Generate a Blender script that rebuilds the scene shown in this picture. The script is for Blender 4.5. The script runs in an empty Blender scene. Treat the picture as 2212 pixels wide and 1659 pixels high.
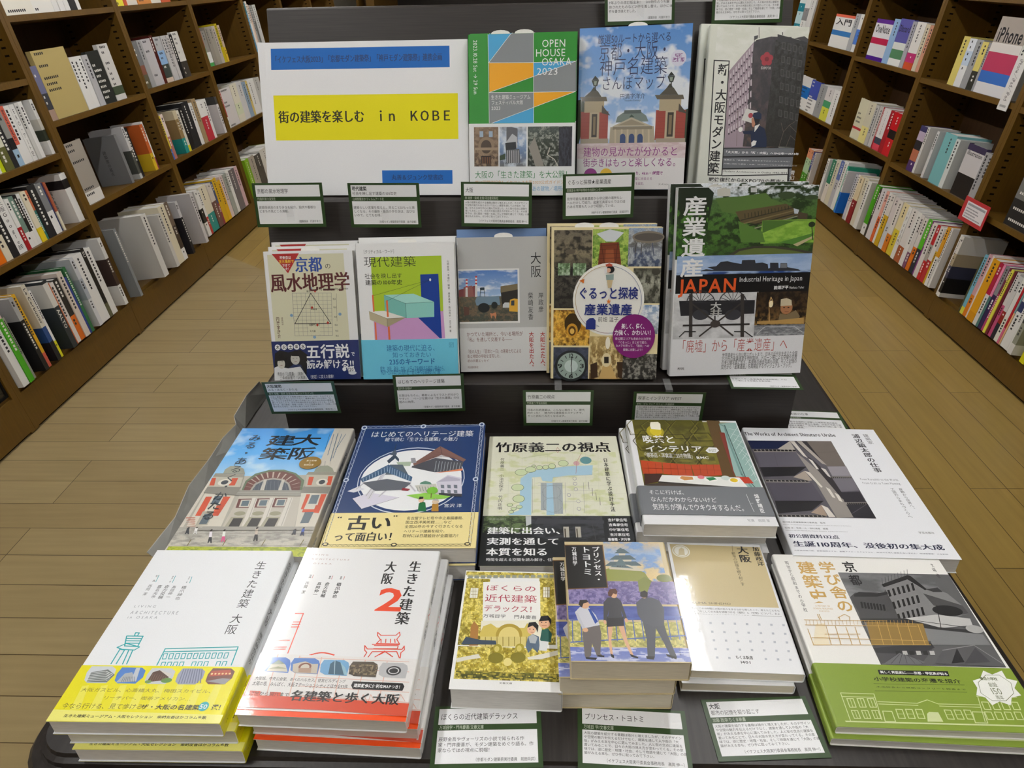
import bpy, math, re, random
import numpy as np
from mathutils import Matrix, Vector

# ------------------------------------------------------------------ camera, world, exposure
S = bpy.context.scene
COL = S.collection
cam_d = bpy.data.cameras.new('camera'); cam = bpy.data.objects.new('camera', cam_d); COL.objects.link(cam)
cam_d.sensor_width = 36.0; cam_d.lens = 24.8210; cam_d.clip_start = 0.02
cam.matrix_world = Matrix(((0.99941364, 0.00156105, 0.03420427, 0.00000000), (0.02872561, 0.50541292, -0.86239934, 0.00000000), (-0.01863353, 0.86287621, 0.50507172, 1.40000000), (0, 0, 0, 1)))
S.camera = cam
S.view_settings.view_transform = 'Standard'; S.view_settings.look = 'None'
S.view_settings.exposure = 1.22; S.view_settings.gamma = 1.0; S.view_settings.use_curve_mapping = False
S.cycles.max_bounces = 6; S.cycles.diffuse_bounces = 4; S.cycles.glossy_bounces = 3; S.cycles.transparent_max_bounces = 8
S.cycles.caustics_reflective = False; S.cycles.caustics_refractive = False
S.cycles.sample_clamp_indirect = 4.0; S.cycles.use_denoising = True
W = bpy.data.worlds.new('world'); S.world = W; W.use_nodes = True
W.node_tree.nodes['Background'].inputs[0].default_value = (1, 0.98, 0.95, 1)
W.node_tree.nodes['Background'].inputs[1].default_value = 0.02
TUBE = 22.0                                    # emission of the ceiling tubes

# ------------------------------------------------------------------ colours and materials
def lin(h):
    h = h.lstrip('#'); c = [int(h[i:i + 2], 16) / 255 for i in (0, 2, 4)]
    return tuple(x / 12.92 if x <= .04045 else ((x + .055) / 1.055) ** 2.4 for x in c)
MATS = {}
def new_mat(name):
    m = bpy.data.materials.new(name); m.use_nodes = True; MATS[name] = m
    return m, m.node_tree.nodes, m.node_tree.links, m.node_tree.nodes['Principled BSDF']
def nd(N, t, **kw):
    n = N.new(t)
    for k, v in kw.items(): setattr(n, k, v)
    return n
def mix_rgb(N, Lk, fac, a, b, blend='MIX'):
    n = N.new('ShaderNodeMix'); n.data_type = 'RGBA'; n.blend_type = blend
    for i, v in ((0, fac), (6, a), (7, b)):
        if hasattr(v, 'links'): Lk.new(v, n.inputs[i])
        else: n.inputs[i].default_value = v if i == 0 else (*v, 1)
    return n.outputs[2]
def noise(N, Lk, scale, detail=3, stretch=(1, 1, 1), coord='Object', rough=.55):
    tc = N.new('ShaderNodeTexCoord'); mp = N.new('ShaderNodeMapping'); mp.inputs['Scale'].default_value = stretch
    Lk.new(tc.outputs[coord], mp.inputs[0]); n = N.new('ShaderNodeTexNoise')
    n.inputs['Scale'].default_value = scale; n.inputs['Detail'].default_value = detail; n.inputs['Roughness'].default_value = rough
    Lk.new(mp.outputs[0], n.inputs['Vector']); return n.outputs['Fac']
def ramp(N, Lk, fac, stops):
    r = N.new('ShaderNodeValToRGB'); Lk.new(fac, r.inputs[0])
    while len(r.color_ramp.elements) < len(stops): r.color_ramp.elements.new(.5)
    for e, (p, c) in zip(r.color_ramp.elements, stops): e.position = p; e.color = (*c, 1)
    return r.outputs[0]
def ink_mat(name, rough, spec=.5, coat=0.0):
    """printed paper: the printed colour is stored per face, the sheet itself has a faint fibre"""
    m, N, Lk, P = new_mat(name)
    a = nd(N, 'ShaderNodeAttribute', attribute_name='ink')
    f = noise(N, Lk, 900, 2)
    g = ramp(N, Lk, f, [(.3, (.965,) * 3), (.7, (1, 1, 1))])
    Lk.new(mix_rgb(N, Lk, 1.0, a.outputs['Color'], g, 'MULTIPLY'), P.inputs['Base Color'])
    P.inputs['Roughness'].default_value = rough; P.inputs['Specular IOR Level'].default_value = spec
    P.inputs['Coat Weight'].default_value = coat; P.inputs['Coat Roughness'].default_value = .06
    if coat:
        b = N.new('ShaderNodeBump'); b.inputs['Strength'].default_value = .03; b.inputs['Distance'].default_value = .001
        Lk.new(noise(N, Lk, 160, 3), b.inputs['Height']); Lk.new(b.outputs[0], P.inputs['Coat Normal'])
    return m
ink_mat('printed_matte_paper', .55, .35)
ink_mat('printed_satin_paper', .34, .45)
ink_mat('printed_gloss_paper', .3, .5, .9)
def plain(name, col, rough=.5, spec=.4, n_scale=0, n_amt=.1, stretch=(1, 1, 1), metal=0):
    m, N, Lk, P = new_mat(name); c = lin(col)
    if n_scale:
        f = noise(N, Lk, n_scale, 4, stretch)
        Lk.new(ramp(N, Lk, f, [(.3, tuple(x * (1 - n_amt) for x in c)), (.7, tuple(min(1, x * (1 + n_amt)) for x in c))]), P.inputs['Base Color'])
    else: P.inputs['Base Color'].default_value = (*c, 1)
    P.inputs['Roughness'].default_value = rough; P.inputs['Specular IOR Level'].default_value = spec; P.inputs['Metallic'].default_value = metal
    return m
plain('page_edges', 'd2cfc9', .8, .2, 60, .14, (1, 1, 40))
plain('page_edges_cream', 'd6cdb8', .8, .2, 60, .12, (1, 1, 40))
plain('white_slip', 'ecebe6', .7, .2, 200, .03)
plain('dark_wood', '2a2522', .42, .4, 14, .3, (1, 9, 60))
plain('dark_wood_table', '272321', .36, .45, 14, .35, (18, 1, 60))
plain('case_wood', '5c4212', .42, .4, 9, .12, (14, 1, 14))
plain('case_back', '46301a', .6, .3, 9, .15, (14, 1, 14))
plain('case_slot', '120b05', .8, .1, 50, .1)
plain('kick_black', '0b0a09', .8, .1, 50, .1)
plain('wall_paint', '8f8a80', .85, .2, 40, .03)
plain('ceiling_paint', 'b8b6b0', .9, .2, 60, .03)
plain('white_metal', 'd9d9d6', .4, .4, 80, .02)
plain('plastic_white', 'e6e4de', .4, .4, 80, .02)
m, N, Lk, P = new_mat('clear_plastic')
P.inputs['Base Color'].default_value = (.95, .97, .97, 1); P.inputs['Roughness'].default_value = .08; P.inputs['Alpha'].default_value = .08
m, N, Lk, P = new_mat('grey_film')
Lk.new(ramp(N, Lk, noise(N, Lk, 30, 3), [(.3, lin('9a9a95')), (.7, lin('a6a6a1'))]), P.inputs['Base Color']); P.inputs['Roughness'].default_value = .25; P.inputs['Alpha'].default_value = .95
m, N, Lk, P = new_mat('smoked_glass')
P.inputs['Base Color'].default_value = (*lin('3a352c'), 1); P.inputs['Roughness'].default_value = .06; P.inputs['Alpha'].default_value = .55
m, N, Lk, P = new_mat('tube_light')
P.inputs['Base Color'].default_value = (1, 1, 1, 1); P.inputs['Emission Color'].default_value = (1, .985, .975, 1); P.inputs['Emission Strength'].default_value = TUBE
# floor of strip planks: across the left aisle, along the right aisle and the far end
m, N, Lk, P = new_mat('plank_floor')
geo = N.new('ShaderNodeNewGeometry'); sep = N.new('ShaderNodeSeparateXYZ'); Lk.new(geo.outputs['Position'], sep.inputs[0])
def mth(op, a, b):
    n = N.new('ShaderNodeMath'); n.operation = op
    for i, v in enumerate((a, b)):
        if hasattr(v, 'links'): Lk.new(v, n.inputs[i])
        else: n.inputs[i].default_value = v
    return n.outputs[0]
def planks(u, v, voff, uoff, c1, c2, gap):
    cb = N.new('ShaderNodeCombineXYZ'); Lk.new(mth('ADD', u, uoff), cb.inputs[0]); Lk.new(mth('ADD', v, voff), cb.inputs[1])
    b = N.new('ShaderNodeTexBrick'); Lk.new(cb.outputs[0], b.inputs['Vector'])
    b.inputs['Scale'].default_value = 1; b.inputs['Brick Width'].default_value = .91; b.inputs['Row Height'].default_value = .1115
    b.inputs['Mortar Size'].default_value = .0013; b.inputs['Mortar Smooth'].default_value = .3; b.offset = .37; b.offset_frequency = 3
    b.squash = 1
    for k, c in (('Color1', c1), ('Color2', c2), ('Mortar', gap)): b.inputs[k].default_value = (*lin(c), 1)
    st = N.new('ShaderNodeCombineXYZ'); Lk.new(mth('MULTIPLY', u, 2.2), st.inputs[0]); Lk.new(mth('MULTIPLY', v, 34), st.inputs[1])
    g = N.new('ShaderNodeTexNoise'); g.inputs['Scale'].default_value = 1.6; g.inputs['Detail'].default_value = 5; Lk.new(st.outputs[0], g.inputs['Vector'])
    gr = ramp(N, Lk, g.outputs['Fac'], [(.3, (.86, .85, .83)), (.7, (1.06, 1.06, 1.05))])
    return mix_rgb(N, Lk, .75, b.outputs['Color'], gr, 'MULTIPLY')
cA = planks(sep.outputs[0], sep.outputs[1], -1.884 + .1115 * 30, 5.14, '9d8b64', '93805a', '46371f')
cB = planks(sep.outputs[1], sep.outputs[0], -1.667 + .1115 * 40, 5.53, '9c8247', '8f7741', '483716')
edge = mth('GREATER_THAN', mth('ADD', sep.outputs[1], mth('MULTIPLY', sep.outputs[0], .8)), 2.436)
right = mth('GREATER_THAN', sep.outputs[0], .1)
colr = mix_rgb(N, Lk, mth('MAXIMUM', edge, right), cA, cB)
big = ramp(N, Lk, noise(N, Lk, 1.6, 2), [(.2, (.95, .95, .95)), (.8, (1.03, 1.03, 1.03))])
Lk.new(mix_rgb(N, Lk, .8, colr, big, 'MULTIPLY'), P.inputs['Base Color'])
Lk.new(ramp(N, Lk, noise(N, Lk, 5, 2), [(.25, (.28,) * 3), (.75, (.36,) * 3)]), P.inputs['Roughness'])
P.inputs['Specular IOR Level'].default_value = .42

# ------------------------------------------------------------------ mesh builder
class MB:
    def __init__(s): s.v = []; s.f = []; s.c = []; s.m = []
    def add(s, verts, faces, col=(1, 1, 1), mi=0):
        n = len(s.v); s.v += [tuple(p) for p in verts]
        for f in faces: s.f.append(tuple(i + n for i in f)); s.c.append(col); s.m.append(mi)
    def box(s, x0, x1, y0, y1, z0, z1, col=(1, 1, 1), mi=0, skip=()):
        v = [(x0, y0, z0), (x1, y0, z0), (x1, y1, z0), (x0, y1, z0), (x0, y0, z1), (x1, y0, z1), (x1, y1, z1), (x0, y1, z1)]
        f = {'b': (0, 3, 2, 1), 't': (4, 5, 6, 7), 'f': (0, 1, 5, 4), 'r': (1, 2, 6, 5), 'k': (2, 3, 7, 6), 'l': (3, 0, 4, 7)}
        s.add(v, [f[k] for k in f if k not in skip], col, mi)
    def prism(s, poly, axis, a0, a1, col=(1, 1, 1), mi=0):
        """extrude a 2-D outline along an axis: 'x' -> (y,z), 'y' -> (x,z), 'z' -> (x,y)"""
        n = len(poly)
        mk = {'x': lambda p, a: (a, p[0], p[1]), 'y': lambda p, a: (p[0], a, p[1]), 'z': lambda p, a: (p[0], p[1], a)}[axis]
        v = [mk(p, a0) for p in poly] + [mk(p, a1) for p in poly]
        s.add(v, [tuple(range(n)), tuple(range(2 * n - 1, n - 1, -1))] + [((i + 1) % n, i, n + i, n + (i + 1) % n) for i in range(n)], col, mi)
    def build(s, name, mats, parent=None, fix=False, bevel=0, smooth=False):
        me = bpy.data.meshes.new(name); me.from_pydata(s.v, [], s.f)
        for k in ([mats] if isinstance(mats, str) else mats): me.materials.append(MATS[k])
        if any(s.m): me.polygons.foreach_set('material_index', s.m)
        if any(c != (1, 1, 1) for c in s.c):
            a = me.color_attributes.new('ink', 'FLOAT_COLOR', 'CORNER')
            lens = np.array([len(f) for f in s.f]); arr = np.ones((int(lens.sum()), 4), np.float32)
            arr[:, :3] = np.repeat(np.array(s.c, np.float32), lens, 0); a.data.foreach_set('color', arr.ravel())
        if fix:
            import bmesh
            bm = bmesh.new(); bm.from_mesh(me); bmesh.ops.recalc_face_normals(bm, faces=bm.faces)
            if bevel: bmesh.ops.bevel(bm, geom=list(bm.edges), offset=bevel, segments=2, affect='EDGES', profile=.7)
            bm.to_mesh(me); bm.free()
        if smooth: me.polygons.foreach_set('use_smooth', [True] * len(me.polygons))
        me.update(); o = bpy.data.objects.new(name, me); COL.objects.link(o)
        if parent is not None: o.parent = parent
        return o
def tag(o, label, cat, group=None):
    o['label'] = label; o['category'] = cat
    if group: o['group'] = group
    return o
def thing(name, label, cat, M=None, group=None):
    o = bpy.data.objects.new(name, None); o.empty_display_size = .05; COL.objects.link(o)
    if M is not None: o.matrix_world = M
    return tag(o, label, cat, group)
def struct(name, mb, mat, **kw):
    o = mb.build(name, mat, **kw); o['kind'] = 'structure'; return o
def copy_tree(o, M, label, parent=None):
    c = o.copy(); COL.objects.link(c)
    if parent is None: c.matrix_world = M; c['label'] = label
    else: c.parent = parent
    for ch in o.children: copy_tree(ch, None, None, c)
    return c
def frame(u, v, n, o):
    return Matrix(((u[0], v[0], n[0], o[0]), (u[1], v[1], n[1], o[1]), (u[2], v[2], n[2], o[2]), (0, 0, 0, 1)))
def pose(x, y, z, yaw, lean, phi=0):
    """a sheet's frame: bottom centre at x,y,z; lean 0 stands upright facing the reader, 90 lies face up; phi turns it in its plane"""
    a, l, p = (math.radians(k) for k in (yaw, lean, phi))
    u = Vector((math.cos(a), math.sin(a), 0)); d = Vector((-math.sin(a), math.cos(a), 0))
    v = d * math.sin(l) + Vector((0, 0, 1)) * math.cos(l)
    u, v = u * math.cos(p) + v * math.sin(p), v * math.cos(p) - u * math.sin(p)
    return frame(u, v, u.cross(v), (x, y, z))

# ------------------------------------------------------------------ lettering and printed pictures
_cu = bpy.data.curves.new('letters', 'FONT'); _cu.resolution_u = 2; _ob = bpy.data.objects.new('letters', _cu)
GL = {}
WEIGHT = {'n': 0.0, 'b': .02, 'l': -.008, 'm': .004}
def glyph(ch, w):
    k = (ch, w)
    if k not in GL:
        _cu.offset = w; _cu.body = ch; me = _ob.to_mesh()
        v = [(p.co.x, p.co.y) for p in me.vertices]; f = [tuple(p.vertices) for p in me.polygons]
        _ob.to_mesh_clear()
        wide = ord(ch) > 0x2E7F or ch in '——…※〜“”'
        if ch == '　': adv = 1.0
        elif ch == ' ': adv = .3
        elif wide: adv = 1.0
        else: adv = (max(p[0] for p in v) if v else .3) + .07
        GL[k] = (v, f, adv, wide)
    return GL[k]
def put(mb, P, gx, gy, sx, sy, g, col, rot=None, dz=0.0):
    v, f, adv, wide = g
    if rot == 'R': pts = [P(gx + (p[1] - .35) * sx, gy + p[0] * sy) for p in v]
    else: pts = [P(gx + p[0] * sx, gy - p[1] * sy) for p in v]
    if dz: pts = [(p[0], p[1], p[2] + dz) for p in pts]
    mb.add(pts, f, col)
def text(mb, P, tx, x0, y0, x1, y1, col, st='n', d='h'):
    """letters fitted into the box x0..x1, y0..y1 (y downwards); d: h across, v down, R turned"""
    w = WEIGHT[st]; shifts = (-.026, 0, .026) if st == 'm' else (0,)
    if d == 'h':
        gs = [glyph(c, w) for c in tx]; tot = sum(g[2] for g in gs)
        cjk = any(g[3] for g in gs); low = .12 if cjk or any(c in 'gjpqy,' for c in tx) else 0.0; cap = .88 if cjk else .74
        sx = (x1 - x0) / tot; sy = (y1 - y0) / (low + cap); base = y1 - low * sy
        if cjk: sy *= 1.04
        x = x0
        for c, g in zip(tx, gs):
            for s_ in shifts: put(mb, P, x + s_ * sx, base, sx, sy, g, col, None, (s_ + .026) * 2e-4 if s_ else 5.2e-6 * (len(shifts) > 1))
            x += g[2] * sx
    elif d == 'v':
        n = sum(.45 if c == ' ' else 1 for c in tx); h = (y1 - y0) / n; wd = x1 - x0; cx = (x0 + x1) / 2
        if wd < .6 * h or wd > 1.7 * h: wd = h
        y = y0
        for c in tx:
            if c == ' ': y += .45 * h; continue
            g = glyph(c, w)
            if c in 'ー—〜…': put(mb, P, cx, y + .03 * h, wd, h, g, col, 'R')
            else:
                ox, oy = (.55, -.55) if c in '、。' else (0, 0)
                gw = 0 if g[3] else (1 - g[2]) / 2
                for s_ in shifts: put(mb, P, cx - wd / 2 + (s_ + ox + gw) * wd, y + (.86 + oy) * h, wd * .96, h * .96, g, col, None, (s_ + .026) * 2e-4 if s_ else 5.2e-6 * (len(shifts) > 1))
            y += h
    else:
        gs = [glyph(c, w) for c in tx]; tot = sum(g[2] for g in gs); sy = (y1 - y0) / tot; sx = (x1 - x0) / .8; cx = (x0 + x1) / 2; y = y0
        for g in gs: put(mb, P, cx, y, sx, sy, g, col, 'R'); y += g[2] * sy
def vnoise(nx, ny, sx, sy, seed, octs=4):
    r = np.random.RandomState(seed); out = np.zeros((ny, nx)); amp = 1; tot = 0
    for o in range(octs):
        gx, gy = max(2, int(nx / sx * 2 ** o) + 2), max(2, int(ny / sy * 2 ** o) + 2)
        g = r.rand(gy + 1, gx + 1); xs = np.linspace(0, gx - 1.001, nx); ys = np.linspace(0, gy - 1.001, ny)
        xi, yi = xs.astype(int), ys.astype(int); fx, fy = xs - xi, ys - yi; fx = fx * fx * (3 - 2 * fx); fy = fy * fy * (3 - 2 * fy)
        a = g[np.ix_(yi, xi)] * (1 - fx) + g[np.ix_(yi, xi + 1)] * fx; b = g[np.ix_(yi + 1, xi)] * (1 - fx) + g[np.ix_(yi + 1, xi + 1)] * fx
        out += amp * (a * (1 - fy)[:, None] + b * fy[:, None]); tot += amp; amp *= .55
    return out / tot
def picture(mb, P, x0, y0, x1, y1, stops, ncol, sx, sy, thr, soft, amp, seed):
    """a printed photograph: fine cells of ink, colour bands down the picture broken up by a second colour"""
    cell = 1.25; nx, ny = max(2, int((x1 - x0) / cell)), max(2, int((y1 - y0) / cell))
    t = np.linspace(0, 1, ny); ps = [s[0] for s in stops]; base = np.stack([np.interp(t, ps, [lin(s[1])[k] for s in stops]) for k in range(3)], 1)
    n = vnoise(nx, ny, sx / cell, sy / cell, seed); k = np.clip((n - thr) / max(soft, .01) + .5, 0, 1)[..., None]
    c = base[:, None, :] * (1 - k) + np.array(lin(ncol)) * k
    c = np.clip(c * (1 + amp * 2 * (np.random.RandomState(seed + 1).rand(ny, nx) - .5)[..., None]), 0, 1)
    X = np.linspace(x0, x1, nx + 1); Y = np.linspace(y0, y1, ny + 1); b = len(mb.v)
    for y in Y:
        for x in X: mb.v.append(P(x, y))
    for j in range(ny):
        for i in range(nx):
            a = b + j * (nx + 1) + i; mb.f.append((a, a + nx + 1, a + nx + 2, a + 1)); mb.c.append(tuple(c[j, i])); mb.m.append(0)
def draw(mb, art, w, h, z0):
    """art lines, tenths of a millimetre from the sheet's top left corner, laid on the sheet at z0 in printing order"""
    boxes = []
    for ln in art.strip().split('\n'):
        if not ln: continue
        q = ln.split(' '); pad = 1.0
        if q[0] == 't': v = [int(c) for c in q[3:7]]; bx = (min(v[0], v[2]), min(v[1], v[3]), max(v[0], v[2]), max(v[1], v[3])); pad = 12 if q[2][1] == 'v' else 2
        elif q[0] == 'g': bx = tuple(int(c) for c in q[1:5])
        elif q[0] == 'e': v = [int(c) for c in q[2:6]]; bx = (v[0] - v[2], v[1] - v[3], v[0] + v[2], v[1] + v[3])
        elif q[0] == 'l': v = [int(c) for c in q[3:]]; bx = (min(v[::2]), min(v[1::2]), max(v[::2]), max(v[1::2])); pad = int(q[2]) / 20 + 1
        else: v = [int(c) for c in q[2:]]; bx = (min(v[::2]), min(v[1::2]), max(v[::2]), max(v[1::2]))
        bx = (bx[0] - pad, bx[1] - pad, bx[2] + pad, bx[3] + pad); lay_ = 1
        for o, l in boxes:                                  # a shape only rises above the shapes it really covers
            if l >= lay_ and o[0] < bx[2] and bx[0] < o[2] and o[1] < bx[3] and bx[1] < o[3]: lay_ = l + 1
        boxes.append((bx, lay_)); z = z0 + 3.6e-5 * lay_
        def P(x, y, z=z): return (x / 1000 - w / 2, h - y / 1000, z)
        k, rest = ln[0], ln[2:]
        if k == 't':
            c, sd, a, b, e, d, tx = rest.split(' ', 6); a, b, e, d = (int(q) / 10 for q in (a, b, e, d))
            text(mb, P, tx, a, b, e, d, lin(c), sd[0], sd[1]); continue
        q = rest.split(' ')
        if k == 'g':
            a, b, e, d = (int(v) / 10 for v in q[:4]); st = [(float(s.split(':')[0]), s.split(':')[1]) for s in q[4].split(',')]
            picture(mb, P, a, b, e, d, st, q[5], *(float(v) for v in q[6:11]), int(q[11])); continue
        col = lin(q[0])
        if k == 'l':
            wd = int(q[1]) / 200; v = [int(s) / 10 for s in q[2:]]; pts = list(zip(v[::2], v[1::2]))
            for (xa, ya), (xb, yb) in zip(pts, pts[1:]):
                dx, dy = xb - xa, yb - ya; L = math.hypot(dx, dy)
                if L < 1e-6: continue
                ex, ey = dx / L * wd * .6, dy / L * wd * .6; ox, oy = -dy / L * wd, dx / L * wd
                mb.add([P(xa - ex + ox, ya - ey + oy), P(xb + ex + ox, yb + ey + oy), P(xb + ex - ox, yb + ey - oy), P(xa - ex - ox, ya - ey - oy)], [(0, 1, 2, 3)], col)
            continue
        v = [int(s) / 10 for s in q[1:]]
        if k == 'r': pts = [(v[0], v[1]), (v[0], v[3]), (v[2], v[3]), (v[2], v[1])]
        elif k == 'e': pts = [(v[0] + v[2] * math.cos(a * math.pi / 16), v[1] + v[3] * math.sin(a * math.pi / 16)) for a in range(32)]
        else: pts = list(zip(v[::2], v[1::2]))
        A = sum(p[0] * r[1] - r[0] * p[1] for p, r in zip(pts, pts[1:] + pts[:1]))
        if A > 0: pts = pts[::-1]
        mb.add([P(*p) for p in pts], [tuple(range(len(pts)))], col)

# ------------------------------------------------------------------ books on display
def shell(mb, w, t, y0, y1, side, off, col, r=.0022):
    """a cover or belly band wrapped round front, spine and back (front face at z = off)"""
    sg = 1 if side == 'R' else -1; hw = w / 2; th = .0005
    def prof(o):
        p = [(-sg * hw, o)]
        for k in range(5):
            a = math.pi / 2 * k / 4; p.append((sg * (hw - r + (r + o) * math.sin(a)), -r + (r + o) * math.cos(a)))
        for k in range(5):
            a = math.pi / 2 * k / 4; p.append((sg * (hw - r + (r + o) * math.cos(a)), -t + r - (r + o) * math.sin(a)))
        return p + [(-sg * hw, -t - o)]
    A = prof(off); B = prof(off - th); n = len(A); V = []
    for y in (y0, y1): V += [(p[0], y, p[1]) for p in A] + [(p[0], y, p[1]) for p in B]
    F = []
    for i in range(n - 1):
        F += [(i, i + 1, 2 * n + i + 1, 2 * n + i), (n + i + 1, n + i, 3 * n + i, 3 * n + i + 1), (i + 1, i, n + i, n + i + 1), (2 * n + i, 2 * n + i + 1, 3 * n + i + 1, 3 * n + i)]
    F += [(0, 2 * n, 3 * n, n), (n - 1, 2 * n - 1, 4 * n - 1, 3 * n - 1)]
    if sg < 0: F = [f[::-1] for f in F]
    mb.add(V, F, col)
def spine_text(mb, w, h, t, side, items, off):
    """lettering down the spine: (text, from top mm, to mm, colour, style)"""
    sg = 1 if side == 'R' else -1; x = sg * (w / 2 + off + 6e-5)
    for tx, a, b, c, st in items:
        P = lambda p, q: (x, h - q / 1000, -t / 2 - sg * p / 1000)
        wd = t * 1000 * .5; text(mb, P, tx, -wd / 2, a, wd / 2, b, lin(c), st, 'v')
def make_book(name, label, cat, key, t, side='R', cover='printed_satin_paper', bandm=None, pages='page_edges', spine=(), bspine=(), M=None, group=None, slips=0, spine_col=None):
    B = ART[key]; w, h = B['w'] / 1000, B['h'] / 1000
    root = thing(name, label, cat, M, group)
    mb = MB(); shell(mb, w, t, 0, h, side, 0, lin(B['base']))
    draw(mb, B['c'], w, h, 1e-5); spine_text(mb, w, h, t, side, spine, 0); mb.build('cover', cover, root)
    sg = 1 if side == 'R' else -1; e = .0012; pb = MB()
    x0, x1 = sorted((-sg * (w / 2 - e), sg * (w / 2 - .0008)))
    pb.box(x0, x1, e, h - e, -t + .0006, -.0006); pb.build('page_block', pages, root)
    if B['band']:
        y0, y1, c = B['band']; bb = MB(); shell(bb, w, t, h - y1 / 1000 + .0001, h - y0 / 1000, side, .0012 if key == 'O4' else .0005, lin(c))
        draw(bb, B['b'], w, h, .0012 + 1e-5 if key == 'O4' else .0005 + 1e-5); spine_text(bb, w, h, t, side, bspine, .0006); bb.build('belly_band', bandm or cover, root)
    for k in range(slips):
        sb = MB(); cx = w * (.02 - .22 * (k % 2) + .1 * (k // 2)); r = .013
        pts = [(cx - r, h - .03), (cx + r, h - .03), (cx + r, h + .0015)] + [(cx + r * math.cos(a * math.pi / 8), h + .0015 + .0045 * math.sin(a * math.pi / 8)) for a in range(1, 8)] + [(cx - r, h + .0015)]
        z = -t * (.4 + .2 * k); sb.prism(pts, 'z', z, z + .0003); sb.build('order_slip', 'white_slip', root, fix=True)
    return root
def behind(M, t, dx=0.0, lean=None):
    """frame of the next copy standing behind one leaning at M: moved back by t, its foot on the same tread"""
    u, v, n = (Vector(M.col[k][:3]) for k in range(3)); o = Vector(M.col[3][:3]) - n * t + u * dx
    dz = (M.col[3][2] + dx * u[2]) - o[2]
    o += v * (dz / v[2]); return frame(u, v, n, o)

# ------------------------------------------------------------------ what is printed on each book
ART = {}
ART['B1'] = dict(w=124.9, h=182.6, base='e9eaea', band=(125.8, 182.6, '1c2b63'), c='''
r d6d4b6 62 44 1124 1288
l 6f7077 40 364 579 915 588 887 1187 350 1183 364 579
l 6f7077 25 425 581 410 1181
l 6f7077 25 487 582 470 1182
l 6f7077 25 548 583 529 1183
l 6f7077 25 609 585 589 1184
l 6f7077 25 671 586 648 1186
l 6f7077 25 732 587 708 1187
l 6f7077 25 794 589 767 1188
l 6f7077 25 855 590 827 1189
l 6f7077 25 362 633 913 641
l 6f7077 25 361 687 910 695
l 6f7077 25 360 741 908 750
l 6f7077 25 359 796 906 804
l 6f7077 25 358 850 903 858
l 6f7077 25 357 905 901 913
l 6f7077 25 355 959 899 967
l 6f7077 25 354 1014 896 1022
l 6f7077 25 353 1069 894 1077
l 6f7077 25 352 1124 891 1132
p d6d4b6 550 1055 715 1055 711 1168 549 1171
l 1d1d20 80 626 585 877 1016 365 1011 626 585
p b3382c 668 555 690 533 708 556 686 579
p b3382c 607 787 629 763 647 787 625 810
p b3382c 663 1033 685 1010 703 1034 681 1058
p b3382c 814 1006 835 982 854 1006 832 1030
e 7fa3c4 628 517 22 21
e 7fa3c4 1014 888 22 22
e 7fa3c4 629 1207 22 22
e 7fa3c4 327 891 22 21
t 2a2a2a nh 566 544 654 573 羅生門
t 2a2a2a nh 608 797 697 826 朱雀大路
t 2a2a2a nh 562 1019 651 1048 待賢門
t 2a2a2a nh 564 1107 653 1136 大内裏
t 2a2a2a nh 928 658 973 688 地点
t 2a2a2a nh 928 775 973 805 地点
t 2a2a2a nh 927 911 972 941 地点
t 2a2a2a nh 927 1026 972 1056 地点
t 2a2a2a nh 930 1109 975 1139 地点
t 2a2a2a nh 930 1180 975 1211 地点
l 333333 30 987 596 966 987
p a81d1d 126 33 507 31 331 302
t f0f1f2 bh 230 65 391 111 平安京は
t f2d33c bh 215 116 427 164 正三角形で
t f0f1f2 bh 256 173 374 214 できて
t f0f1f2 bh 266 219 370 264 いた！
t 24499c mh 431 83 817 295 京都
t 1b1b1d nh 849 172 939 257 の
t 561d20 mh 68 301 1188 570 風水地理学
t 333333 nh 722 508 1158 550 Feng shui geography of Kyoto
t 561d20 bv 102 908 151 1216 円満字洋介
t 561d20 nv 182 914 199 1029 建築探偵''', b='''
p 17171b 0 1826 40 1432 116 1387 234 1418 412 1384 507 1461 456 1826
p e4e5e6 0 1826 14 1638 67 1616 213 1651 271 1624 382 1617 463 1760 497 1826
p 23325f 213 1651 302 1587 402 1604 463 1760 400 1627
e cfccc0 119 1580 54 75
p 101012 74 1541 99 1437 156 1424 164 1491 219 1499 205 1533
e c4c3bb 326 1517 65 82
p 101012 275 1471 298 1419 332 1386 367 1406 391 1477
l 222222 50 86 1555 106 1555
l 222222 50 127 1552 147 1552
l 222222 50 291 1503 311 1503
l 222222 50 339 1502 359 1502
l 7a3030 50 106 1606 135 1604
l 7a3030 50 314 1554 344 1552
e f0f1f2 89 1344 40 43
t 1b1b1d bh 64 1314 114 1374 木
e f0f1f2 181 1342 40 42
t 1b1b1d bh 157 1312 206 1372 火
e f0f1f2 272 1340 40 42
t 1b1b1d bh 247 1310 297 1371 土
e f0f1f2 360 1340 41 42
t 1b1b1d bh 335 1310 385 1371 金
e f0f1f2 452 1339 40 42
t 1b1b1d bh 427 1308 478 1369 水
t f0f1f2 bh 486 1315 1114 1520 五行説
t f0f1f2 bh 1128 1427 1186 1493 で
t f0f1f2 bh 482 1535 1171 1667 読み解ける!!
t 1b1b1d nh 50 1704 490 1764 秀吉の「山風蠱」（刷新）を
t 1b1b1d nh 78 1763 491 1817 二条城設置で「火風鼎」
t f0f1f2 nh 504 1753 882 1810 （安定）に変えた家康！
e f0f1f2 1020 1678 28 29
p f0f1f2 1059 1650 1150 1638 1175 1708 1081 1725
t 444455 bh 1068 1654 1156 1712 120
e cfd2da 1134 1734 58 26''')
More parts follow.
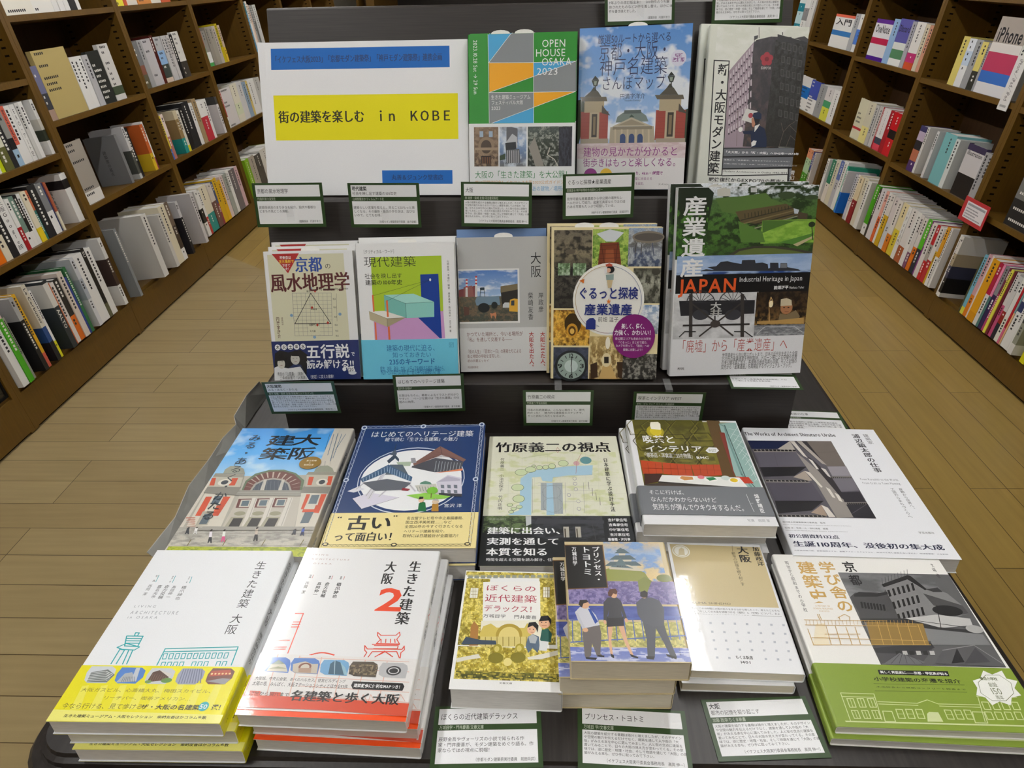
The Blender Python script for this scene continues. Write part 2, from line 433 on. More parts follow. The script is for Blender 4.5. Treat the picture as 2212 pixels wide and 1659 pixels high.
ART['B2'] = dict(w=136.9, h=191.5, base='eceded', band=(134.7, 191.5, '6bc2dd'), c='''
p a5c22f 209 193 1189 187 1185 954 199 955
p c898c9 199 955 1185 954 1197 1341 197 1379
p 123a8e 885 441 1136 435 1150 1340 1121 1339 829 1042 883 1040
p a3d9cf 363 715 778 704 1062 822 656 837
p 76b9af 363 715 656 837 662 1045 363 940
p 8ccbc1 656 837 1062 822 1055 1034 662 1045
p eceae2 138 939 356 936 653 1036 389 1045
p b9ae90 138 939 389 1045 388 1164 145 1056
p a3977a 389 1045 653 1036 388 1164
p dc6f42 195 714 217 707 219 946 198 946
p dc6f42 209 1091 230 1101 229 1363 207 1362
p dc6f42 387 792 413 788 414 1022 389 1022
p dc6f42 392 1162 418 1155 421 1364 393 1364
l 1e2f2c 30 217 721 1020 513
l 1e2f2c 30 407 796 1020 513
l 1e2f2c 30 363 715 656 837 1062 822
l 1e2f2c 30 656 837 662 1045
l 1e2f2c 30 138 939 389 1045 653 1036
l 1e2f2c 30 389 1045 388 1164
e e9edf0 1020 515 14 19
t 1b1b1d nh 91 90 561 145 ［クリティカル・ワード］
t 222222 lh 103 184 837 335 現代建築
t 222222 nh 108 413 632 490 社会を映し出す
t 222222 nh 110 502 631 577 建築の100年史
t 222222 nv 1260 244 1292 1256 山崎泰寛・本橋仁 編著　勝原基貴・熊谷亮平・吉江俊 著''', b='''
t 22619f nh 354 1422 1095 1520 建築の現代に迫る、
t 22619f nh 436 1527 991 1611 知っておきたい
t 22619f bh 385 1619 1045 1714 235のキーワード
t 22619f nh 250 1729 1194 1814 都市、技術、政治、文化、メディアを横断する幅広い視点から、
t 22619f nh 251 1770 1146 1860 1920〜2010年代の流れを一冊で学べる画期的入門書！
l 22619f 30 1250 1404 1312 1403 1311 1468 1249 1469 1250 1404
t 22619f nh 1257 1412 1305 1435 FILM
t 22619f nh 1256 1439 1298 1462 ART''')
ART['B3'] = dict(w=126.9, h=191.6, base='b5b6b5', band=(127.4, 191.6, 'd7d8d8'), c='''
r e6e6e4 9 434 873 1207
g 14 454 849 839 0:4f78b8,1:9fbbdd dfe6ee 18 7 0.62 0.2 0.02 3
g 1 821 844 1181 0:5a5a4c,.4:4d4f44,1:454a42 6f5f4c 4 3 0.55 0.2 0.12 4
p 7d4346 11 724 246 665 242 825 8 821
p 8d5a55 82 684 201 664 227 825 77 822
p c23c3c 115 572 140 573 141 596 112 596
p e8e8e8 114 596 140 596 141 620 111 619
p c23c3c 113 619 139 620 140 643 111 643
p e8e8e8 113 643 138 643 139 667 110 666
p c23c3c 112 666 137 667 138 690 109 690
p e8e8e8 111 690 136 690 137 714 108 713
p d6d5d3 108 713 137 714 138 823 103 822
p c23c3c 251 530 276 530 277 554 248 553
p e8e8e8 250 553 275 554 276 577 247 577
p c23c3c 249 577 275 577 276 601 247 600
p e8e8e8 248 600 274 601 275 624 246 624
p c23c3c 248 624 273 624 274 648 245 647
p e8e8e8 247 647 273 648 274 671 245 671
p d6d5d3 245 671 274 671 273 825 238 825
l 39474f 80 309 830 322 699 369 696 380 831
l 39474f 60 313 766 378 767
p 2c3b44 311 699 377 696 376 731 314 733
p 6f8799 240 883 260 829 580 816 595 945 403 941 256 948
e 1f2426 360 982 83 69
e 22282a 513 948 45 50
p 75694f 605 682 847 649 849 776 603 771
p 2d2a26 608 771 849 730 845 967 622 963
p c3c6c8 632 942 660 913 724 914 735 987 631 986
p d8a63a 737 874 798 857 847 867 844 1050 721 1039 723 965
p 3a4046 752 889 798 884 796 957 750 956
p c2805c 446 1056 477 1067 528 1050 539 1091 522 1149 505 1099 476 1099 464 1141
p 5d4038 72 963 155 973 142 1083 77 1092
t 1b1b1d nv 1031 205 1193 574 大阪
t 1b1b1d nv 1138 772 1218 1066 岸政彦
t 1b1b1d nv 991 769 1070 1174 柴崎友香''', b='''
t 6e2a24 nh 100 1329 912 1398 かつていた場所と、今いる場所が
t 6e2a24 nh 85 1408 756 1472 「私」を通して交差する——
t 6e2a24 nh 92 1586 886 1648 『街の人生』『百年と一日』の著者たちによる
t 6e2a24 nh 101 1656 606 1713 街と時間の呼吸を活写した、
t 6e2a24 nh 102 1729 414 1774 初の共著エッセイ
t 6e2a24 nh 99 1829 257 1865 河出書房新社
t ab2a26 bv 1159 1339 1237 1891 大阪に来た人、
t ab2a26 bv 998 1336 1073 1898 大阪を出た人。''')
ART['B4'] = dict(w=149.5, h=211.5, base='e6d8ab', band=None, c='''
g 38 35 554 532 0:6d6557,.6:847a63,1:4f493d 2f2c25 6 5 0.55 0.25 0.15 5
g 41 531 567 1101 0:5b564c,1:37342f 1f1d1a 5 4 0.5 0.25 0.2 6
g 93 479 259 645 0:8fae86,1:b9cdb2 59754e 4 4 0.5 0.2 0.1 7
l 2c2a25 40 134 479 136 645
l 2c2a25 40 175 479 177 645
l 2c2a25 40 216 479 218 645
l 2c2a25 40 94 558 257 558
g 298 480 478 646 0:8fae86,1:b9cdb2 59754e 4 4 0.5 0.2 0.1 7
l 2c2a25 40 342 480 345 646
l 2c2a25 40 387 480 389 646
l 2c2a25 40 431 480 434 646
l 2c2a25 40 299 558 476 558
l 1c1a18 80 88 813 228 707 275 937
l 1c1a18 70 133 973 193 742 352 795
e 5b5446 258 324 70 34
g 561 26 1054 528 0:7a9a4a,.5:5f8a2e,1:3f5a22 a6bf5a 5 5 0.5 0.2 0.2 8
p d5dbe0 609 86 788 28 977 71 861 189 740 188
p 74371f 663 209 913 198 958 528 636 527
p 93502e 740 291 843 285 864 528 732 527
l 4d2313 60 664 239 917 232
l 4d2313 60 662 298 924 290
l 4d2313 60 660 356 932 348
l 4d2313 60 658 415 939 407
l 4d2313 60 656 474 946 466
l 4d2313 80 675 209 732 527
l 4d2313 80 899 203 871 528
g 37 1126 546 1631 0:6f4a12,.5:b07a20,1:4a3210 e0b04a 4 5 0.5 0.25 0.2 9
e 3b2a10 307 1324 116 155
e c8922e 299 1416 80 101
e 5b3c10 299 1420 53 69
e e2b65a 299 1425 31 40
g 40 1656 534 2115 0:3a4050,1:23252c 4a5062 6 5 0.5 0.3 0.1 10
e 262a2c 290 1928 229 228
e 96a89f 293 1926 195 192
e c3d3ce 293 1930 95 90
t 17191a bh 253 1743 327 1809 12
t 17191a bh 410 1891 483 1958 3
t 17191a bh 257 2043 331 2110 6
t 17191a bh 100 1893 174 1960 9
l 17191a 100 356 1815 373 1782
l 17191a 100 404 1861 435 1842
l 17191a 100 406 1989 438 2007
l 17191a 100 359 2036 378 2069
l 17191a 100 228 2037 210 2070
l 17191a 100 179 1990 148 2010
l 17191a 100 178 1863 146 1844
l 17191a 100 225 1816 207 1783
l 17191a 120 292 1926 303 1794
l 17191a 100 292 1926 309 2076
g 552 1497 1038 2115 0:b39a63,.4:8a6f3f,1:6b5230 d9c48d 3 6 0.55 0.2 0.12 11
p c9a76a 684 2115 758 1866 831 1866 947 2115
e e0d2a8 789 1838 68 102
p 2c2620 756 1792 820 1791 822 1884 759 1885
p 3a2717 564 1905 659 1867 673 2092 575 2115
p 3a2717 939 1865 1025 1864 1034 2115 955 2090
e efe9d8 802 1592 33 88
g 1041 11 1495 525 0:8ea3bd,.35:6d6a62,.7:4e5a72,1:39455e a8adb2 5 6 0.55 0.25 0.2 12
e 7d7466 1305 132 214 80
e 55504a 1309 132 192 53
l 403c38 100 1147 211 1134 353
l 403c38 100 1219 229 1216 372
l 4a5468 120 1362 212 1387 372
g 1124 548 1495 1028 0:59594b,.4:a3a394,1:6b6a5e 3a3a30 4 6 0.5 0.25 0.15 13
e 3f3d34 1428 597 58 45
g 1142 1051 1495 1460 0:7f9cc0,.6:b7c3cf,1:6e7a80 e3e8ec 6 4 0.5 0.2 0.08 14
g 1019 1746 1495 2115 0:3a3833,1:242320 8a8880 3 4 0.55 0.2 0.3 15
e f2f1ea 794 979 491 504
l 2b4a86 50 781 517 839 521
l 2b4a86 50 839 521 897 533
l 2b4a86 50 897 533 953 552
l 2b4a86 50 953 552 1007 579
l 2b4a86 50 1007 579 1057 612
l 2b4a86 50 1057 612 1102 651
l 2b4a86 50 1102 651 1142 696
l 2b4a86 50 1142 696 1177 746
l 2b4a86 50 1177 746 1205 800
l 2b4a86 50 1205 800 1226 857
l 2b4a86 50 1226 857 1240 917
l 2b4a86 50 1240 917 1246 977
l 2b4a86 50 1246 977 1245 1038
l 2b4a86 50 1245 1038 1236 1098
l 2b4a86 50 1236 1098 1219 1156
l 2b4a86 50 1219 1156 1195 1211
l 2b4a86 50 1195 1211 1164 1263
l 2b4a86 50 1164 1263 1126 1310
l 2b4a86 50 1126 1310 1083 1351
l 2b4a86 50 1083 1351 1034 1385
l 2b4a86 50 1034 1385 981 1413
l 2b4a86 50 981 1413 925 1433
l 2b4a86 50 925 1433 866 1446
l 2b4a86 50 866 1446 806 1450
l 7d2b50 50 806 1450 746 1446
l 7d2b50 50 746 1446 687 1434
l 7d2b50 50 687 1434 629 1414
l 7d2b50 50 629 1414 575 1387
l 7d2b50 50 575 1387 524 1353
l 7d2b50 50 524 1353 478 1312
l 7d2b50 50 478 1312 437 1265
l 7d2b50 50 437 1265 403 1213
l 7d2b50 50 403 1213 375 1158
l 7d2b50 50 375 1158 355 1100
l b08a3c 50 355 1100 342 1039
l b08a3c 50 342 1039 337 978
l b08a3c 50 337 978 340 917
l b08a3c 50 340 917 351 858
l b08a3c 50 351 858 369 800
l b08a3c 50 369 800 395 746
l b08a3c 50 395 746 427 696
l b08a3c 50 427 696 465 651
l b08a3c 50 465 651 509 611
l b08a3c 50 509 611 557 578
l b08a3c 50 557 578 609 552
l b08a3c 50 609 552 665 532
l b08a3c 50 665 532 722 521
l b08a3c 50 722 521 781 517
p cf6f2a 386 716 456 690 450 751
t 23307a bh 375 804 1197 976 ぐるっと探検
t d9772b nh 761 965 834 1037 ★
t 23307a bh 462 1035 1127 1197 産業遺産
t 333333 nh 653 1220 941 1295 前畑 温子
p 8fa39f 749 637 857 629 856 707 758 711
p c9b48c 763 707 845 707 827 813 784 816
e 17181c 809 563 55 48
e e2b49a 783 574 29 32
p e8e8e8 724 559 764 541 765 602 731 623
p b5503c 737 498 792 477 836 498 828 524 753 524
p 23307a 494 1278 538 1238 591 1233 624 1269 623 1393 487 1397
l 23307a 40 625 1332 674 1350 638 1360
e 7a1b6c 1159 1491 293 313
t f0f1f2 bh 982 1310 1332 1390 美しく、儚く、
t f0f1f2 bh 886 1399 1429 1479 力強く、かわいい！
t f0f1f2 nh 899 1504 1402 1548 非公開エリアも含めた31カ所を
t f0f1f2 nh 934 1557 1371 1599 「ぐるっと」まとめて紹介。
t f0f1f2 nh 911 1605 1380 1645 カメラを持って、「過去」への
t f0f1f2 nh 1016 1663 1305 1703 探検に出発しよう！''', b='''
''')
ART['B5'] = dict(w=187.9, h=259.3, base='e9eaec', band=(203.0, 259.3, 'e6e7ea'), c='''
g 0 0 1879 942 0:dfe4e8,.12:cdd8e0,.17:4d6a3a,.45:4a7030,.75:486f2c,1:334d24 27391d 9 6 0.52 0.16 0.16 21
p 1f2b1b 2 0 402 5 477 74 428 437 366 905 27 897
g 0 254 421 906 0:1d2b18,1:2a4a1e 4c7a2e 6 6 0.58 0.12 0.2 22
p c9c8bf 519 33 598 9 692 28 699 122 525 118
p c4c7c8 964 16 1049 18 1054 78 969 76
e 3b4c30 1458 125 117 48
e 3b4c30 1794 158 90 31
p 557238 500 144 839 125 1176 89 1255 168 1460 241 1451 337 858 376 601 319
p 5d5136 781 323 1459 233 1574 305 1636 376 1230 507 864 464
l 3c382c 140 862 438 1554 287
l 7b6d4a 140 902 481 1585 322
l 2f2d26 140 941 524 1616 358
l 8d8a7c 140 981 567 1646 393
l 2c2f22 80 910 351 918 409
l 2c2f22 80 954 345 962 401
l 2c2f22 80 999 338 1007 394
l 2c2f22 80 1044 331 1052 386
l 2c2f22 80 1088 324 1096 378
l 2c2f22 80 1133 317 1141 370
l 2c2f22 80 1177 310 1185 363
l 2c2f22 80 1222 303 1230 355
l 2c2f22 80 1266 296 1274 347
l 2c2f22 80 1311 289 1319 339
l 2c2f22 80 1355 283 1363 331
l 2c2f22 80 1400 276 1408 324
l 2c2f22 80 1444 269 1452 316
l 2c2f22 80 1489 262 1497 308
p b9c4cf 1564 296 1639 315 1635 367 1580 366
p 4d4232 1632 341 1762 370 1761 448 1623 428
g 1152 444 1879 753 0:7da63c,1:6b9a33 8fb84a 10 4 0.5 0.3 0.06 23
p 557a35 827 446 1165 594 1214 738 884 730
p 4c7030 1152 444 1871 460 1590 462 1255 578 1170 612
p b9ab87 1602 773 1865 663 1868 690 1659 801
p 4f7f33 1397 742 1862 627 1865 663 1602 773
p 3f3c33 696 912 854 819 1071 783 1346 789 1625 827 1879 879 1879 915 1628 858 1349 818 1073 811 875 846 769 914
p 5d6b35 769 914 875 846 1073 811 1349 818 1628 858 1879 915 1879 940
l 1d2a18 120 1832 520 1865 716
e 22301b 1831 512 46 36
g 27 897 1879 1188 0:8ba7d2,.75:9db6db,.8:24427e,1:2a4a86 a9c0e0 20 6 0.6 0.3 0.02 24
p 2f3138 341 1105 431 1080 542 1092 448 1053 567 1043 627 985 719 978 813 1002 915 1019 920 968 1012 967 1095 969 1108 1014 1200 1007 1276 1031 1290 1091 1313 1083 1307 1013 1422 1016 1432 1086 1451 1086 1450 1022 1543 1024 1552 1079 1708 1110 1739 1133
p 73777f 1451 1028 1540 1030 1545 1088 1456 1086
r 0e0e10 24 1153 1879 1451
t f0f1f2 bv 75 100 416 1193 産業遺産
t e05a26 bh 82 1203 875 1398 JAPAN
t f0f1f2 nh 900 1192 1777 1277 Industrial Heritage in Japan
t f0f1f2 bh 1389 1331 1594 1384 前畑洋平
t f0f1f2 nh 1605 1342 1810 1376 Maehata Yohei
g 15 1410 1183 2052 0:c9cacc,1:bcbdbf dcdddf 20 12 0.5 0.3 0.03 25
p 26262a 81 1509 1140 1522 1146 1714 114 1722
l 333338 80 384 1541 188 1536
l 333338 80 384 1541 200 1472
l 333338 80 384 1541 239 1419
l 333338 80 384 1541 301 1385
l 333338 80 384 1541 375 1374
l 333338 80 384 1541 450 1389
l 333338 80 384 1541 516 1426
l 333338 80 384 1541 562 1481
l 333338 80 384 1541 581 1546
l 333338 120 188 1536 193 1493 210 1453 239 1419 278 1394 324 1379 375 1374 426 1381 474 1399 516 1426 549 1461 571 1502 581 1546
e 3a3a40 394 1710 113 75
l 333338 80 833 1543 646 1538
l 333338 80 833 1543 656 1477
l 333338 80 833 1543 693 1427
l 333338 80 833 1543 751 1394
l 333338 80 833 1543 822 1384
l 333338 80 833 1543 894 1398
l 333338 80 833 1543 957 1433
l 333338 80 833 1543 1001 1486
l 333338 80 833 1543 1020 1547
l 333338 120 646 1538 649 1497 665 1459 693 1427 730 1403 774 1388 822 1384 870 1390 916 1407 957 1433 989 1467 1011 1506 1020 1547
e 3a3a40 846 1722 113 76
p 3c3735 215 1415 264 1416 293 2023 244 2021
p 3c3735 933 1433 982 1434 1025 2042 975 2041
l 3c3735 220 244 1537 867 2019
l 3c3735 220 956 1555 393 2016
l 2e2b2a 250 158 1856 1083 1861
l 3c3735 200 593 1734 603 1887
e 453f3c 605 1844 71 52
l 333333 150 110 2018 181 1943 333 1947
l 333333 150 882 1961 1034 1965 1145 2045
t c9c9c6 bh 518 1535 675 1646 大
t b9b9b6 bh 517 1634 693 1746 井
g 1159 1414 1879 1879 0:3b2c1d,.5:4a3520,1:8a6a3a 1f1710 4 5 0.5 0.25 0.2 26
e a8744f 1592 1642 85 90
p c9bda0 1505 1616 1502 1522 1579 1505 1653 1535 1664 1610
p 7d6c50 1489 1853 1505 1720 1601 1741 1727 1678 1792 1765 1779 1822
e 2a1a12 1557 1636 13 8
e 2a1a12 1620 1638 14 8
l 6d3a2c 70 1575 1699 1626 1700
p b08d52 1193 1826 1495 1814 1851 1786 1861 1877 1196 1860
e f3e6c0 1370 1584 29 47
l d9b070 80 1367 1830 1340 1565 1362 1486 1396 1557
g 1160 1882 1879 2036 0:8d8f92,1:a5a7aa 6c6e72 6 3 0.5 0.3 0.1 27
l d5d7d9 60 1207 1999 1313 1905 1731 1912 1854 1996''', b='''
t b2483e lh 89 2065 1663 2259 「廃墟」から「産業遺産」へ
t 333333 nh 734 2269 1811 2334 世界遺産から非公開スポットまで、日本の近代化を支えた全国
t 333333 nh 732 2322 1813 2391 25カ所の産業遺産を特別取材。ドローン等による空撮や多数
t 333333 nh 730 2379 1815 2450 の未公開写真に加え、各遺産の過去写真も収録。モノと記憶の
t 333333 nh 729 2440 1770 2513 双方から「産業遺産」を再検証するヴィジュアル・ブック。
t 333333 bh 107 2464 205 2503 創元社''')
ART['SG'] = dict(w=296.2, h=208.0, base='eff0f2', band=None, c='''
r 0f63b6 150 80 2709 358
t 27406c mh 183 174 2606 273 「イケフェス大阪2023」「京都モダン建築祭」「神戸モダン建築祭」連携企画
r eae000 162 700 2818 1312
t 2b2914 mh 219 908 2734 1080 街の建築を楽しむ　ｉｎ　ＫＯＢＥ
r 0f63b6 1701 1734 2725 1924
t 1c3a68 mh 1837 1793 2591 1871 丸善＆ジュンク堂書店''', b='''
''')
ART['B6'] = dict(w=147.9, h=211.6, base='2a8a2d', band=(114.7, 211.6, 'e8eaeb'), c='''
p 49a6d8 278 4 591 1 288 358
p 83888b 591 1 895 3 900 369 292 361
p f0aa1e 292 364 900 369 902 547 292 741
p 49a6d8 902 369 1475 362 903 547
p 83888b 903 547 1475 362 1479 747 904 746
p 83888b 290 744 903 749 904 942 323 1141 287 1140
p 49a6d8 323 1141 904 945 906 1146
p f0aa1e 904 747 1475 747 906 942
l f0f1f2 60 278 4 287 1140
l f0f1f2 60 895 3 907 1148
l f0f1f2 60 288 361 902 369 1475 362
l f0f1f2 60 289 742 904 747 1475 747
l f0f1f2 60 288 358 591 1
l f0f1f2 60 290 741 1475 362
l f0f1f2 60 323 1141 1475 747
t f0f1f2 nh 1009 78 1333 178 OPEN
t f0f1f2 nh 923 195 1335 295 HOUSE
t f0f1f2 nh 1008 309 1421 410 OSAKA
t f0f1f2 nh 941 433 1235 529 2023
t f0f1f2 nR 71 70 132 764 2023.10.28 Sat → 29 Sun
t f0f1f2 nh 314 775 862 837 生きた建築ミュージアム
t f0f1f2 nh 317 847 760 904 フェスティバル大阪
t f0f1f2 nh 317 923 445 968 2023''', b='''
g 71 1193 414 1718 0:77624f,.5:6a5644,1:4a3c31 8f7a64 4 4 0.5 0.25 0.12 31
r 9db0c4 150 1247 202 1325
r 9db0c4 281 1248 334 1326
e 8b7861 243 1442 111 118
e 4b3e33 242 1454 75 90
r 9a866e 81 1464 405 1501
r 2a221c 171 1575 311 1680
r 6b4a34 183 1591 202 1679
r 6b4a34 216 1591 235 1679
r 6b4a34 249 1591 268 1679
r 6b4a34 282 1591 301 1680
g 430 1193 807 1721 0:8d9099,.3:9db4d4,.6:6c84a8,1:6f7072 c9d2dc 8 8 0.55 0.2 0.05 32
p 5f6066 528 1197 593 1196 683 1214 683 1407 527 1390
p b9bcc0 527 1390 609 1283 675 1330 683 1470 535 1499
p 2f3236 511 1406 659 1392 667 1485 519 1515
p 5c5e62 519 1502 708 1485 725 1673 527 1680
l d0d2d4 70 544 1507 543 1672
l d0d2d4 70 573 1508 573 1672
l d0d2d4 70 603 1508 603 1672
l d0d2d4 70 632 1508 633 1673
l d0d2d4 70 662 1508 662 1673
l d0d2d4 70 692 1509 692 1673
p 3a4a38 431 1577 511 1546 510 1624 431 1640
g 825 1193 1440 1722 0:4c5652,.5:343a30,1:2c302a 8a8e86 3 3 0.58 0.15 0.25 33
g 1259 1201 1440 1722 0:2a2b33,1:1f2027 3a3c46 2 6 0.5 0.3 0.15 34
p 8f8a82 839 1471 920 1332 970 1472 1054 1719 939 1719
l b9b5aa 120 1133 1474 1101 1567 1200 1630 1250 1721
t 3a8650 nh 77 1779 1438 1885 大阪の「生きた建築」を大公開！
t d5a05a nh 79 1910 1451 1961 第10回開催記念！イケフェス大阪2023公式ガイドブック
t 5fa5cf nh 709 1986 1371 2059 大阪のあの建物／場所へ''')
ART['B7'] = dict(w=150.7, h=212.7, base='7fa8dd', band=(150.8, 212.7, 'dcdada'), c='''
g 0 0 1507 1529 0:4f89cf,.5:7fa9de,1:a9c3e6 e3e9f1 26 20 0.55 0.18 0.01 41
p 33402c 0 920 74 907 128 1078 23 1499 0 1499
p 33402c 1435 1093 1507 1066 1507 1521 1477 1520
p 6e7c78 534 1226 556 1150 634 1098 875 1092 949 1143 985 1220
p 4b5755 643 1113 649 1067 874 1065 884 1111
p a59b86 463 1287 1060 1283 1088 1511 455 1502
p b3a993 487 1279 750 1161 1028 1279
p 8f8672 560 1265 751 1187 947 1265
r 7c7463 496 1280 1038 1321
p bcae95 521 1316 544 1316 551 1503 529 1503
p bcae95 611 1317 634 1318 641 1505 619 1504
p bcae95 692 1319 715 1319 723 1506 700 1505
p bcae95 805 1321 828 1321 836 1507 814 1507
p bcae95 902 1323 924 1323 933 1509 911 1508
p bcae95 982 1324 1005 1325 1014 1510 991 1510
r 25406f 602 1414 679 1505
e 25406f 638 1414 36 39
r 25406f 725 1416 802 1507
e 25406f 762 1416 36 39
r 25406f 842 1417 919 1509
e 25406f 878 1418 36 39
p 2f4438 718 1161 748 1123 790 1159
r 953a30 45 1076 428 1458
l 7a2a24 25 45 1076 415 1085
l 7a2a24 25 47 1123 417 1131
l 7a2a24 25 48 1170 418 1177
l 7a2a24 25 49 1217 420 1224
l 7a2a24 25 51 1263 422 1270
l 7a2a24 25 52 1310 423 1317
l 7a2a24 25 53 1358 425 1364
l 7a2a24 25 54 1405 427 1411
r b5a68b 168 1079 305 1440
r 2c2621 199 1108 275 1416
r 7a6a50 220 1142 254 1384
r ab9d80 91 936 366 1087
p 5d5648 58 938 24 880 392 885 410 944
p 4d4a40 89 880 173 811 271 807 326 884
p 3b3a33 173 811 220 748 263 807
p 453f36 338 991 432 1101 457 1132 334 1098
r 9c9180 47 1436 438 1505
r 953a30 1081 1077 1482 1466
l 7a2a24 25 1081 1077 1458 1086
l 7a2a24 25 1083 1125 1461 1133
l 7a2a24 25 1086 1172 1464 1180
l 7a2a24 25 1088 1220 1467 1228
l 7a2a24 25 1091 1268 1470 1275
l 7a2a24 25 1093 1316 1473 1323
l 7a2a24 25 1096 1364 1476 1370
l 7a2a24 25 1098 1412 1479 1418
r b5a68b 1211 1080 1351 1449
r 2c2621 1240 1108 1322 1425
r 7a6a50 1261 1142 1301 1394
r ab9d80 1121 935 1412 1088
p 5d5648 1089 937 1055 881 1431 886 1450 944
p 4d4a40 1118 881 1207 795 1301 792 1368 885
p 3b3a33 1207 795 1251 734 1293 792
p 453f36 1383 994 1475 1102 1500 1132 1381 1099
r 9c9180 1092 1445 1493 1520
p 2a332e 181 667 285 662 262 745 213 746
p 1f2622 188 664 231 608 282 661
l 1f2622 140 236 744 237 797
p 8f9c8f 211 680 256 678 248 729 222 731
p 2a332e 1212 647 1311 643 1290 723 1244 725
p 1f2622 1218 644 1258 589 1307 641
l 1f2622 140 1266 723 1269 775
p 8f9c8f 1240 660 1284 658 1277 708 1252 710
t 1d2450 nh 251 88 1240 214 厳選50ルートから選べる
t 1d2450 lh 268 194 1233 423 京都・大阪・
t 1d2450 lh 285 389 1207 625 神戸名建築
t 1d2450 lh 313 618 1192 810 さんぽマップ
t 1d2450 nh 576 851 926 925 円満字洋介
t 1d2450 nh 643 925 865 957 Yousuke Enmanji
e dcdcec 1343 421 102 102
t 7a2a80 bh 1294 364 1395 410 増補
t 7a2a80 bh 1265 414 1425 472 改訂版''', b='''
g 3 1499 1507 1705 0:c6aeb2,1:cdbabd d8cacd 14 5 0.5 0.3 0.03 42
t 86237c nh 92 1551 1411 1682 建物の見かたが分かると
t 86237c nh 93 1699 1448 1823 街歩きはもっと楽しくなる。
e 86237c 205 1925 94 90
e e0b62e 425 1919 85 82
t 86237c bh 839 1880 1217 1933 り、4km・1時間で
t 86237c nh 834 1959 1077 2002 築に出会える
t 86237c nh 845 2028 983 2065 を設定。
t 777777 nh 1164 2043 1416 2072 X-Knowledge''')
